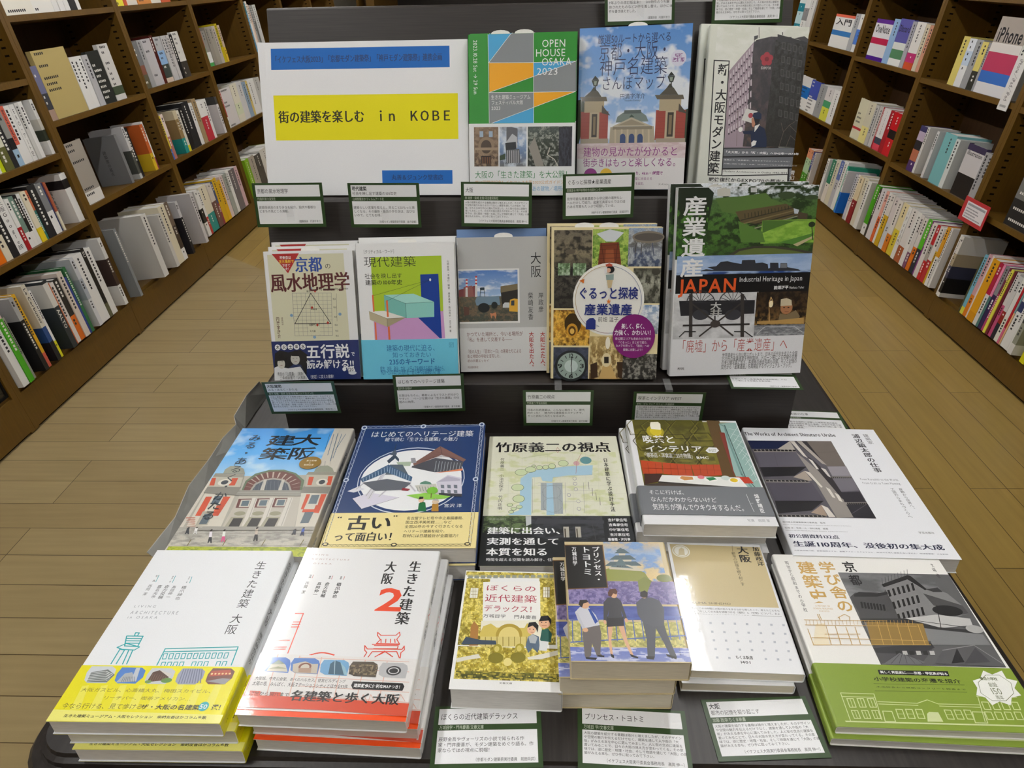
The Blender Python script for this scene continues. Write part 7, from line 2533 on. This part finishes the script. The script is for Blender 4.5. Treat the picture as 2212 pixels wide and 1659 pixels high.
b = MB(); b.box(-.354, .482, .30, .318, .0, 1.78); b.build('back_panel', 'dark_wood', r)
for z in (.1, .55, .95, 1.76):
    b = MB(); b.box(-.354, .482, .002, .30, z, z + .02); b.build('shelf', 'dark_wood', r)

# ------------------------------------------------------------------ display table and stepped riser
r = thing('display_table', 'low dark wooden display table with rounded front edge carrying all the laid-out books', 'table', Matrix.Translation((0, 0, 0)))
def rounded(x0, x1, y0, y1, rad, n=6):
    p = []
    for cx, cy, a0 in ((x1 - rad, y0 + rad, -90), (x1 - rad, y1 - rad, 0), (x0 + rad, y1 - rad, 90), (x0 + rad, y0 + rad, 180)):
        for k in range(n + 1):
            a = math.radians(a0 + 90 * k / n); p.append((cx + rad * math.cos(a), cy + rad * math.sin(a)))
    return p
b = MB(); levels = [(0, 0), (-.004, .0015), (-.006, .006), (-.012, .0065), (-.0135, .009), (-.016, .0165), (-.022, .0215), (-.030, .0225), (-.036, .020), (-.040, .013), (-.042, .004)]
rings = [rounded(-.452 - o, .462 + o, .366 - o, 1.30 + o, .03 + o) for z, o in levels]; n = len(rings[0])
V = [(p[0], p[1], TZ + z) for (z, o), R in zip(levels, rings) for p in R]
F = [tuple(range(n)), tuple(range(len(V) - 1, len(V) - n - 1, -1))] + [(k * n + (i + 1) % n, k * n + i, (k + 1) * n + i, (k + 1) * n + (i + 1) % n) for k in range(len(levels) - 1) for i in range(n)]
b.add(V, F); b.build('table_top', 'dark_wood_table', r, fix=True)
b = MB(); b.box(-.43, .44, .40, 1.28, .06, TZ - .042); b.build('cabinet', 'dark_wood', r)
b = MB(); b.box(-.40, .41, .43, 1.25, 0, .06); b.build('plinth', 'kick_black', r)
r = thing('display_riser', 'dark stained three step book riser with backward leaning faces, standing on the display table', 'riser', Matrix.Translation((0, 0, 0)))
b = MB(); b.prism([(.8725, TZ), (.8715, Z1 - .002), (.8735, Z1), (1.13, Z1), (1.13, TZ)], 'x', -.372, .369); b.build('lower_step', 'dark_wood', r, fix=True)
b = MB(); b.prism([(.936, Z1), (1.0035, Z2 - .003), (1.006, Z2), (1.13, Z2), (1.13, Z1)], 'x', -.390, .362); b.build('middle_step', 'dark_wood', r, fix=True)
b = MB(); b.prism([(1.052, Z2), (1.1235, 1.3580), (1.1265, 1.3600), (1.141, 1.3600), (1.1435, 1.3575), (1.074, Z2)], 'x', -.382, .357); b.build('top_panel', 'dark_wood', r, fix=True)

# ------------------------------------------------------------------ books standing on the riser
def stand(key, t, label, n=1, dxs=(), labels=(), tz=Z1, **kw):
    X, Y, yaw, lean, phi = STAND[key]; l = math.radians(lean)
    M = pose(X, Y, tz + t * math.sin(l) + .0014 + abs(math.sin(math.radians(phi))) * ART[key]['w'] / 2000, yaw, lean, phi)
    bk = make_book('paperback_book', label, 'book', key, t, M=M, **kw)
    for k in range(n - 1):
        M = behind(M, t + .0024, dxs[k] if k < len(dxs) else .001 * (-1) ** k)
        c = copy_tree(bk, M, labels[k]); c['group'] = 'further copies standing behind the front books'
        for ch in list(c.children):
            if ch.name.startswith('order_slip'): bpy.data.objects.remove(ch)
    return bk
stand('B1', .016, 'cream paperback with maroon title, triangle diagram and navy band, leftmost on the middle level', 3, (), ('second copy right behind the cream triangle diagram paperback', 'third copy, rearmost behind the cream triangle diagram paperback'), cover='printed_gloss_paper', side='L', slips=1)
stand('B2', .020, 'white paperback with lime, navy and teal block drawing and cyan band', 2, (.0,), ('second copy standing behind the white block drawing paperback',), side='L', slips=1)
stand('B3', .016, 'light grey hardback with small chimney and forklift photo and red lettering', 1, side='L', slips=1)
stand('B4', .013, 'paperback with a mosaic of ruin photos round a white disc and purple dot', 2, (-.006,), ('second copy peeping out behind the ruin mosaic paperback',), side='L', slips=2)
stand('B5', .016, 'large glossy book with green ruin landscape, black strip and orange capitals', 2, (-.006,), ('second copy sticking out left behind the green ruin landscape book',), side='L', cover='printed_satin_paper')
stand('B6', .009, 'green guidebook with grey, blue and orange angular shapes and white capitals', 2, (), ('second copy of the green angular guidebook, close behind it',), tz=Z2, side='L', slips=2)
stand('B7', .015, 'glossy blue sky book with red brick gate pillars on its cover', 1, tz=Z2, cover='printed_gloss_paper', side='L', slips=1)
stand('B8', .012, 'white book with dark office block photo and boxed vertical title, top right', 2, (-.010,), ('second copy showing at the left behind the office block book',), tz=Z2, side='L')
b = MB(); b.box(-.064, .064, 0, .196, -.009, 0, lin('7e9fd0')); o = b.build('paperback_book', 'printed_satin_paper'); o.matrix_world = behind(pose(-.045, .903, Z1 + .0052, 1.7, 17, 0), .0185)
tag(o, 'light blue book hidden behind the grey chimney photo hardback', 'book')
b = MB(); b.box(-.062, .062, .001, .1945, -.0085, -.0005); b.build('page_block', 'page_edges', o); o.data.transform(Matrix.Translation((-.002, 0, 0)))

# the paper sign on the top level
X, Y, yaw, lean, phi = STAND['SG']; w, h = ART['SG']['w'] / 1000, ART['SG']['h'] / 1000
b = MB(); nx = 14; base = lin(ART['SG']['base'])
for k in range(32): b.box(-w / 2 + w * k / 32, -w / 2 + w * (k + 1) / 32, 0, h, -.0012, 0, base)
draw(b, ART['SG']['c'], w, h, 1e-5)
def curl(p):                                           # the left edge of the sheet curls forward a little at mid height
    x, y, z = p; k = max(0, (-x - .1345) / .0135); return (x + (.0035 * math.sin(y / h * math.pi * 1.1) if x < -w / 2 + .002 else 0), y, z + .003 * k * k * (y / h))
V0 = b.v; b.v = [curl(p) for p in V0]
o = b.build('paper_sign', 'printed_matte_paper'); o.matrix_world = pose(X, Y, Z2 + .0022, yaw, lean + 1.5, phi)
tag(o, 'large white paper sign with blue and yellow bars leaning on the top level', 'sign')

# ------------------------------------------------------------------ books lying on the table
def lay(key, n, labels, offs=(), cat='book', name='paperback_book', **kw):
    """a pile of n copies, the top one where the photograph shows it"""
    X, Y, yaw, top = FLAT[key]; hgt = top - TZ; t = (hgt - n * .0004) / n; bk = None
    for k in range(n):
        dx, dy, dr = (((0, 0, 0),) + tuple(offs))[min(k, len(offs))]
        M = pose(X + dx, Y + dy, top - k * (t + .0004), yaw + dr, 90)
        if bk is None: bk = make_book(name, labels[0], cat, key, t, M=M, **kw); bk['group'] = kw.get('group') or 'piles of books lying on the table'
        else: copy_tree(bk, M, labels[k])
    return bk
def pile(desc, n, names=('topmost', 'second', 'third', 'fourth', 'fifth', 'sixth')):
    return [f'{names[k] if k < n - 1 else "lowest"} {desc}' if n > 1 else desc for k in range(n)]
lay('O1', 3, pile('of three sky-blue books with domed red brick hall on the cover, table left', 3), ((.001, -.002, .2), (-.001, 0, -.2)), spine=[('大阪建築', 48, 92, '232c33', 'b')])
lay('O2', 2, pile('of two navy books with white ornament and cream band beside the sky-blue pile', 2), ((-.001, -.004, .5),), side='L')
lay('O3', 1, pile('cream book with pond garden sketch and black band lying at the table centre', 1), (), side='R')
lay('O4', 3, pile('of three books with olive hexagon wall and grey band, pages facing front', 3), ((-.006, .008, .6), (-.006, -.004, .2)), side='L')
lay('O5', 1, pile('large white book with dark concrete building photo lying at the right table edge', 1), (), side='L')
lay('F1', 3, pile('of three white books with teal drawings and yellow band, front left corner', 3), ((.007, .004, .8), (.012, -.002, .3)), bandm='printed_gloss_paper', spine=[('生きた建築 大阪', 10, 96, '26282b', 'n'), ('橋爪紳也ほか', 104, 140, '3a3c40', 'n')], bspine=[('140', 190, 199, '4a4a1c', 'n')])
lay('F2', 3, pile('of three glossy white books with red castle drawing and orange foot', 3), ((.008, .004, .2), (.010, -.002, -.6)), cover='printed_gloss_paper', spine=[('生きた建築', 8, 70, '1b1b1d', 'm'), ('2', 72, 88, 'e2441c', 'b'), ('大阪', 90, 112, '1b1b1d', 'm')])
lay('F3', 1, pile('small gold framed cartoon paperback lying alone in the front row', 1), cover='printed_satin_paper', pages='page_edges')
lay('F4', 3, pile('of three small paperbacks with castle and three people seen from behind', 3), ((-.010, .003, .8), (-.010, .006, .3)), cover='printed_gloss_paper', pages='page_edges_cream')
lay('F5', 2, pile('of two beige and white small paperbacks dotted with grey squares', 2), ((-.008, -.004, .6),), cover='printed_gloss_paper', pages='page_edges_cream')
lay('F6', 2, pile('of two large books with grey school photo and green band, front right', 2), ((-.004, -.006, -.9),), side='L')

# the grey film standing along the left table edge
b = MB(); top = [(.60, .028), (.66, .030), (.72, .034), (.78, .031), (.83, .033), (.868, .030), (.885, .036), (.93, .050), (.985, .040)]
V = []; F = []
for k, (y, hh) in enumerate(top):
    x = -.4435 + .003 * math.sin(k * 1.7)
    V += [(x - .012 + .004 * (k % 2), y, TZ + hh * .62), (x, y, TZ + .0004), (x + .0009, y, TZ + .0004), (x - .0111 + .004 * (k % 2), y, TZ + hh * .62)]
for k in range(len(top) - 1):
    a = 4 * k; F += [(a, a + 1, a + 5, a + 4), (a + 2, a + 3, a + 7, a + 6), (a + 3, a, a + 4, a + 7), (a + 1, a + 2, a + 6, a + 5)]
F += [(3, 2, 1, 0), (len(V) - 4, len(V) - 3, len(V) - 2, len(V) - 1)]
b.add(V, F); o = b.build('plastic_sheet', 'grey_film', fix=True); tag(o, 'wavy grey plastic strip standing along the left table edge beside the sky-blue pile', 'plastic sheet')

# ------------------------------------------------------------------ recommendation cards
LONG = ['大阪の建築を紹介する書籍は随分と増えましたが、そのデザイン', 'や空間の魅力を伝えるだけでなく、建築を通して人や街の「大', '阪」がみえる本を中心に選んでみました。人と街の交点に建築を', '置いてみることで、日々の大阪の見え方が変わってくる。その意', '味では、逆に歴史・地理・社会、そして物語を通じて「大阪」の建', '築がみえる本も、ぜひ手に取ってみて下さい。']
LSIG = '（イケフェス大阪実行委員会事務局長　髙岡 伸一）'
KSIG = '（京都モダン建築祭実行委員　倉方俊輔）'
GREEN, WH, INK = lin('2b4420'), lin('eeeff1'), lin('2a2a2c')
def card(key, label, title, sub, author, body, sig, pos, clip=None):
    w, h = .0988, .0604; X, Y, Z, yaw, lean, phi = pos; M = pose(X, Y, Z, yaw, lean, phi)
    r = thing('recommendation_card', label, 'card', M, 'green bordered recommendation cards')
    b = MB(); b.box(-w / 2, w / 2, 0, h, -.0004, 0, GREEN); z = 5e-5
    def P(x, y, z=z): return (x / 1000 - w / 2, h - y / 1000, z)
    def rect(x0, y0, x1, y1, c, zz): b.add([P(x, y, zz) for x, y in ((x0, y0), (x0, y1), (x1, y1), (x1, y0))], [(0, 1, 2, 3)], c)
    rect(4.2, 2.8, 94.6, 18.6, WH, z); rect(4.2, 24.4, 94.6, 55.8, WH, z); P2 = lambda x, y: P(x, y, 1e-4)
    s = 5.6
    if sub:
        text(b, P2, title, 5.6, 4.6, 5.6 + s * .92 * len(title), 10.6, INK, 'b'); text(b, P2, sub, 5.8, 11.6, 5.8 + 4.1 * len(sub), 16.6, INK)
    else: text(b, P2, title, 6.2, 7.6, 6.2 + s * .98 * sum(1 if ord(c) > 255 else .6 for c in title), 14.4, INK)
    text(b, P2, author, 5.4, 19.4, 5.4 + 3.0 * sum(1 if ord(c) > 255 else .55 for c in author), 23.6, lin('c9d2bf'))
    if len(body) > 4: y, st, fs = 26.0, 3.75, 3.0
    else: y, st, fs = 31.0, 5.2, 4.15
    for ln in body:
        text(b, P2, ln, 5.6, y, 5.6 + fs * len(ln) * (1 if len(body) > 4 else .98), y + fs * 1.0, INK); y += st
    text(b, P2, sig, 94 - 2.95 * len(sig), 50.6, 94, 54.2, INK)
    b.build('card_sheet', 'printed_satin_paper', r)
    if clip:
        y0, y1, z = clip; b = MB(); inv = M.inverted(); bx = MB(); bx.box(X - .005, X + .005, Y + .002, y1, z + .0003, z + .0009); bx.box(X - .005, X + .005, Y + .0012, Y + .0022, z - .02, z + .0006)
        b.v = [tuple(inv @ Vector(p)) for p in bx.v]; b.f = bx.f; b.c = bx.c; b.m = bx.m; b.build('card_clip', 'clear_plastic', r)
    return r
card('C1', 'green bordered card below the left end of the paper sign', '京都の風水地理学', '', '円満字洋介/淡交社', ['建築探偵流のまち歩きを紹介。狛犬や看板な', 'どまちの見どころ満載。'], '（建築探偵\u3000円満字洋介）', (-0.3439, 0.9621, 1.0936, -1.2, 9.0, 0.2), (0, 1.016, Z2))
card('C2', 'green bordered card below the blue box of the paper sign', '現代建築', '社会を映し出す建築の100年史', '山崎泰寛ほか/フィルムアート社', ['建築らしい言葉を知ると、見ることはもっと楽', 'しくなる。その最新・最良の手引きは、古びな', 'いので、とてもお得。'], KSIG, (-0.2086, 0.9556, 1.0939, -1.3, 6.8, -0.2), (0, 1.016, Z2))
card('C3', 'green bordered card below the green guidebook', '大阪', '', '岸 政彦・柴崎 友香/河出書房新社', LONG, LSIG, (-0.0554, 0.9625, 1.091, -5.2, 12.1, 0.1), (0, 1.016, Z2))
card('C4', 'green bordered card overlapping the foot of the brick gate pillar book', 'ぐるっと探検★産業遺産', '', '前畑温子/神戸新聞総合出版センター', ['見学可能な産業遺産から非公開の場所もレ', 'ベル分けして紹介。産業写真家ならではの迫', '力ある写真もたっぷり収録している。'], '（神戸モダン建築祭実行委員\u3000前畑洋平）', (0.0865, 0.9689, 1.0999, 4.7, 8.3, -0.2), (0, 1.016, Z2))
card('C5', 'green bordered card tilted forward above the sky-blue pile', '大阪建築', 'みる・あるく・かたる', '倉方 俊輔・柴崎 友香/京阪神エルマガジン社', LONG, LSIG, (-0.3263, 0.8361, 0.8623, 1.8, -11.7, -0.2), (0, .884, Z1))
card('C6', 'green bordered card above the navy pile', 'はじめてのヘリテージ建築', '', '宮沢洋/日経BP', ['文章はもちろん、著者によるイラストが分かり', 'やすい！\u3000ページを開けば「生きた建築」の仕', '組みに納得。'], KSIG, (-0.1508, 0.8494, 0.857, 2.6, 1.5, -0.2), (0, .884, Z1))
card('C7', 'green bordered card above the cream garden sketch pile', '竹原義二の視点', '', '竹原義二/学芸出版社', ['日本の伝統建築は、こんなに面白くて、現代', '的だった！\u3000魅力的な建築家のスケッチで、', 'きっと訪ねてみたくなるはず。'], KSIG, (0.0312, 0.8481, 0.8339, -0.7, -2.0, 0.4), (0, .884, Z1))
card('C8', 'green bordered card partly behind the olive hexagon wall book', '喫茶とインテリア WEST', '', 'BMC（ビル マニア カフェ）/大福書林', LONG, LSIG, (0.1862, 0.8516, 0.8328, -2.6, -8.3, 0.7), (0, .884, Z1))
card('C9', 'green bordered card lying at the table right edge behind the concrete building book', '浦辺鎮太郎の仕事', '', '松隈洋ほか/学芸出版社', ['近代に動き全国的に活躍した建築家浦辺鎮太', '郎展覧会の図録を兼ねた書籍。作品の写真や図', '面、資料を掲載し、作品を建設年代順に並べ替', 'えた充実の書籍。'], '（神戸モダン建築祭実行委員）', (0.4123, 0.8734, TZ + .0008, -4.1, 90, 0), None)
card('C10', 'green bordered card lying under the green ruin landscape book', '産業遺産JAPAN', '', '前畑洋平/創元社', ['全国25カ所の産業遺産を特別取材。ドロ', 'ーン等による空撮も多数収録。'], '（神戸モダン建築祭実行委員）', (0.322, 0.8545, Z1 + .0006, -2, 90, 0), None)
card('C11', 'green bordered card lying at the front edge before the gold framed cartoon paperback', 'ぼくらの近代建築デラックス', '', '万城目学・門井慶喜/文春文庫', ['辰野金吾やヴォーリズの小説で知られる作', '家・門井慶喜が、モダン建築をめぐり語る。作', '家ならではの視点に脱帽！'], '（京都モダン建築祭実行委員\u3000前田尚武）', (-0.0436, 0.3581, TZ + .0008, 2.0, 90, 0), None)
card('C12', 'green bordered card lying at the front edge before the castle paperback pile', 'プリンセス・トヨトミ', '', '万城目 学/文春文庫', LONG, LSIG, (0.0848, 0.3578, TZ + .0008, -2.7, 90, 0), None)
card('C13', 'green bordered card lying askew before the beige and white small paperbacks', '大阪', '都市の記憶を掘り起こす', '加藤 政洋/ちくま新書', LONG, LSIG, (0.207, 0.3703, TZ + .0008, 3.2, 90, 0), None)
card('T1', 'green bordered card hanging over the riser top above the brick gate pillar book', '京都・大阪・神戸名建築さんぽマップ', '', '円満字洋介/エクスナレッジ', ['7年ぶりの改訂版出来！\u3000500物件のうち解', '体されたものなど29件を差し替え。ほかに18', '件を書き換えました。'], '（建築探偵\u3000円満字洋介）', (0.1435, 1.0943, 1.3329, 9.9, 11.5, 0.0), (0, 1.132, 1.3600))
card('T2', 'green bordered card hanging over the riser top above the office block book', '新・大阪モダン建築', '', '橋爪紳也/青幻舎', LONG, LSIG, (0.2901, 1.0975, 1.3317, 5.9, 11.5, -0.0), (0, 1.132, 1.3600))
# the red framed card on the right bookcase
M = case_frame(1, 3.018); inv = M
r = thing('shelf_card', 'small red framed paper notice fixed to the right bookcase upright', 'card', M @ Matrix.Translation((0, .452, .022)))
b = MB(); b.box(0, .18, 0, .098, -.0015, 0, lin('b5323a')); b.add([(.024, .016, 4e-5), (.166, .016, 4e-5), (.166, .083, 4e-5), (.024, .083, 4e-5)], [(0, 1, 2, 3)], lin('e3e0e4'))
b.add([(.03, .068, 7e-5), (.16, .068, 7e-5), (.16, .077, 7e-5), (.03, .077, 7e-5)], [(0, 1, 2, 3)], lin('9a9ca4'))
for k, L in enumerate((.09, .10, .085, .125)):
    for j in range(int(L / .008)): b.add([(.032 + .008 * j, .054 - .011 * k, 7e-5), (.0375 + .008 * j, .054 - .011 * k, 7e-5), (.0375 + .008 * j, .059 - .011 * k, 7e-5), (.032 + .008 * j, .059 - .011 * k, 7e-5)], [(0, 1, 2, 3)], lin('7d7d86'))
b.build('card_sheet', 'printed_satin_paper', r)
b = MB(); b.box(.07, .11, .04, .07, -.021, -.0016); b.build('card_clip', 'clear_plastic', r)

# ------------------------------------------------------------------ the books in the bookcases
NAMES = [('white', 'e6e4df'), ('light grey', 'bdbdbb'), ('grey', '8c8d8d'), ('dark grey', '505253'), ('black', '1d1d1f'), ('cream', 'ddd5b8'), ('beige', 'b8aa7c'), ('brown', '6b4a30'), ('dark red', '7a1a22'), ('red', 'b5222c'), ('salmon', 'd0705a'), ('orange', 'd5701c'), ('yellow', 'd8c820'), ('gold', 'c99a20'), ('lime', 'a8c020'), ('green', '3f8a30'), ('teal', '2a8a80'), ('pale blue', 'a0c0dc'), ('blue', '2f66b8'), ('navy', '2a3560'), ('purple', '5a2a80'), ('pink', 'd880a0'), ('lilac', 'b8a8c4'), ('olive', '5f6030'), ('slate', '6b6d8c'), ('sky blue', '5aa0c0'), ('pale green', 'a9c9a0'), ('tan', 'a5825a')]
def cname(h):
    c = [int(h[k:k + 2], 16) for k in (0, 2, 4)]
    return min(NAMES, key=lambda n: sum((a - int(n[1][k:k + 2], 16)) ** 2 * q for a, k, q in zip(c, (0, 2, 4), (2, 4, 3))))[0]
ORD = ['1st', '2nd', '3rd'] + [f'{k}th' for k in range(4, 60)]
def shelf_book(M, T, H, bands, opt, rnd, label, group, s):
    D = .02 if opt[:1] == 'F' else min(.21, H / 1000 * .7); h = H / 1000; r = thing('shelved_book', label, 'book', M, group)
    cols = []; y = 1.0
    for k, q in enumerate(bands):
        c, _, f = q.partition(':'); f = float(f) if f else y; cols.append((y, max(0, y - f), c)); y -= f
    main = max(cols, key=lambda q: q[0] - q[1])[2]; b = MB(); th = min(.0014, T * .2)
    for a, e, c in cols:
        c = lin(c); lo = e * h if e > .001 else 0
        b.box(0, T, lo, a * h, -.0016, 0, c)
        if opt[:1] == 'C' or T > .009:
            b.box(0, th, lo, a * h, -D, -.0016, c); b.box(T - th, T, lo, a * h, -D, -.0016, c)
    lum = lambda c: sum(lin(c))
    ink = lambda c: lin('26262a') if lum(c) > .7 else lin('e4e2dc')
    tx = opt[1:] if opt[:1] in 'FC' else opt; ty = 1.0; fz = 4e-5
    P = lambda x, q, z=fz: (x, h - q, z)
    top = max((q for q in cols if q[0] > .55), key=lambda q: q[0] - q[1], default=cols[0])
    if opt[:1] == 'C' and tx and not tx.isascii():          # lettering on the side turned to the reader
        x = -4e-5 if s < 0 else T + 4e-5; sg = 1 if s < 0 else -1
        Q = lambda p, q: (x, h - q, -D / 2 + sg * p)
        if len(tx) > 6:
            for k, part in enumerate((tx[:3], tx[3:4], tx[4:])): text(b, Q, part, -.05 + .012 * (k == 1) , .02 + .045 * k, -.05 + .034 * len(part), .052 + .045 * k, lin('dcdad6'), 'b')
        else: text(b, Q, tx, -.02, .06, .02, .06 + .019 * len(tx), lin('333333'), 'n', 'v')
    elif tx:
        a = h * (1 - top[0]) + .012; e = h * (1 - top[1]) - .012
        if opt[:1] == 'F': n = len(tx); wd = T * .84; text(b, P, tx, T * .08, h * .12, T * .92, h * .12 + min(wd / n * 1.9, h * .2), ink(cols[min(1, len(cols) - 1)][2]), 'b')
        elif tx.isascii(): text(b, P, tx, T * .2, a, T * .8, a + min(e - a, len(tx) * T * .55), ink(top[2]), 'b', 'R')
        else: text(b, P, tx, T * .18, a, T * .82, a + min(e - a, len(tx) * T * .85), ink(top[2]), 'n', 'v')
    elif T > .013:                                          # too small to read: rows of little marks as the photo shows them
        for a, e, c in cols:
            L = (a - e) * h
            if L < .03: continue
            if opt[:1] == 'F':
                for k in range(int(L / .022)):
                    if rnd.random() < .6:
                        y0 = h * (1 - a) + .008 + .022 * k; n = int(T / .014)
                        for j in range(1, max(2, int(n * rnd.uniform(.4, .9)))): b.add([P(.006 + .012 * j, y0), P(.006 + .012 * j, y0 + .009), P(.014 + .012 * j, y0 + .009), P(.014 + .012 * j, y0)], [(0, 1, 2, 3)], ink(c))
            else:
                q = min(.011, T * .4); y0 = h * (1 - a) + rnd.uniform(.008, .02); x0 = T * .5 - q / 2 + rnd.uniform(-.1, .1) * T
                for k in range(int(min(L * rnd.uniform(.4, .85) - .02, .15) / (q * 1.25))):
                    yk = y0 + k * q * 1.25; f = rnd.uniform(.6, 1)
                    b.add([P(x0, yk), P(x0, yk + q * f), P(x0 + q * .9, yk + q * f), P(x0 + q * .9, yk)], [(0, 1, 2, 3)], ink(c))
    b.build('cover', rnd.choice(['printed_satin_paper', 'printed_satin_paper', 'printed_matte_paper']), r)
    e = min(.003, h * .02); p = MB(); p.box(th, T - th, 0.001, h - e, -D + .003, -.0017)
    p.build('page_block', 'page_edges', r)
rnd = random.Random(5)
LEVEL = {1: 'bottom shelf', 2: 'second shelf', 3: 'third shelf', 4: 'fourth shelf'}
for row in ROWS.strip().split('\n'):
    head, *ents = row.split(' | '); s, bay, sh, t, o, y = (float(q) for q in head.split()); s, bay, sh = int(s), int(bay), int(sh)
    t = SHELF[s][bay][sh - 1] + .0006; cur = y; k = 0
    for e in ents:
        q = e.split(' '); gap, T, H = int(q[0]) / 1000, int(q[1]) / 1000, int(q[2]); bands = q[3].split(','); opt = q[4] + ' '.join(q[5:]) if len(q) > 5 and q[4] == 'C' else ' '.join(q[4:])
        cur += gap; T2 = T - .0012
        names = []
        for c in bands:
            n = cname(c.split(':')[0])
            if n not in names: names.append(n)
        size = 'thin ' if T < .022 else ('wide ' if T > .06 else '')
        desc = f'{size}{names[0]} book' if len(names) == 1 else (f'{size}{names[0]} and {names[1]} book' if len(names) > 1 else '')
        lab = f'{desc}, {ORD[k]} from near end, {LEVEL[sh]}, {NTH[bay]} {SIDE[s]} bookcase'
        g = f'books on the {LEVEL[sh]} of the {NTH[bay]} {SIDE[s]} bookcase'
        M = case_frame(s, cur + .0006 if s < 0 else cur + .0006 + T2) @ Matrix.Translation((0, t, o - .004 - rnd.uniform(0, .006) - (.0 if opt[:1] == 'C' else .004)))
        shelf_book(M, T2, H, bands, opt, rnd, lab, g, s); cur += T; k += 1
# the white index plate hooked over the shelf in front of the magazines
M = case_frame(1, 3.092) @ Matrix.Translation((0, .885, .006))
b = MB(); b.box(0, .066, 0, .20, -.002, 0, lin('dddcda')); Q = lambda x, q: (x, .20 - q, 4e-5); text(b, Q, 'iPhone／iPad／iPod', .02, .012, .046, .165, lin('333333'), 'n', 'R')
for k in range(14): b.add([(.012 + .003 * k, .012, 5e-5), (.0135 + .003 * k, .012, 5e-5), (.0135 + .003 * k, .02, 5e-5), (.012 + .003 * k, .02, 5e-5)], [(0, 1, 2, 3)], lin('444444'))
o = b.build('index_plate', 'printed_satin_paper'); o.matrix_world = M; tag(o, 'white vertical index plate hooked over the shelf edge, third shelf of first right bookcase'.replace('first', 'second'), 'sign')
bpy.data.objects.remove(_ob); bpy.data.curves.remove(_cu)
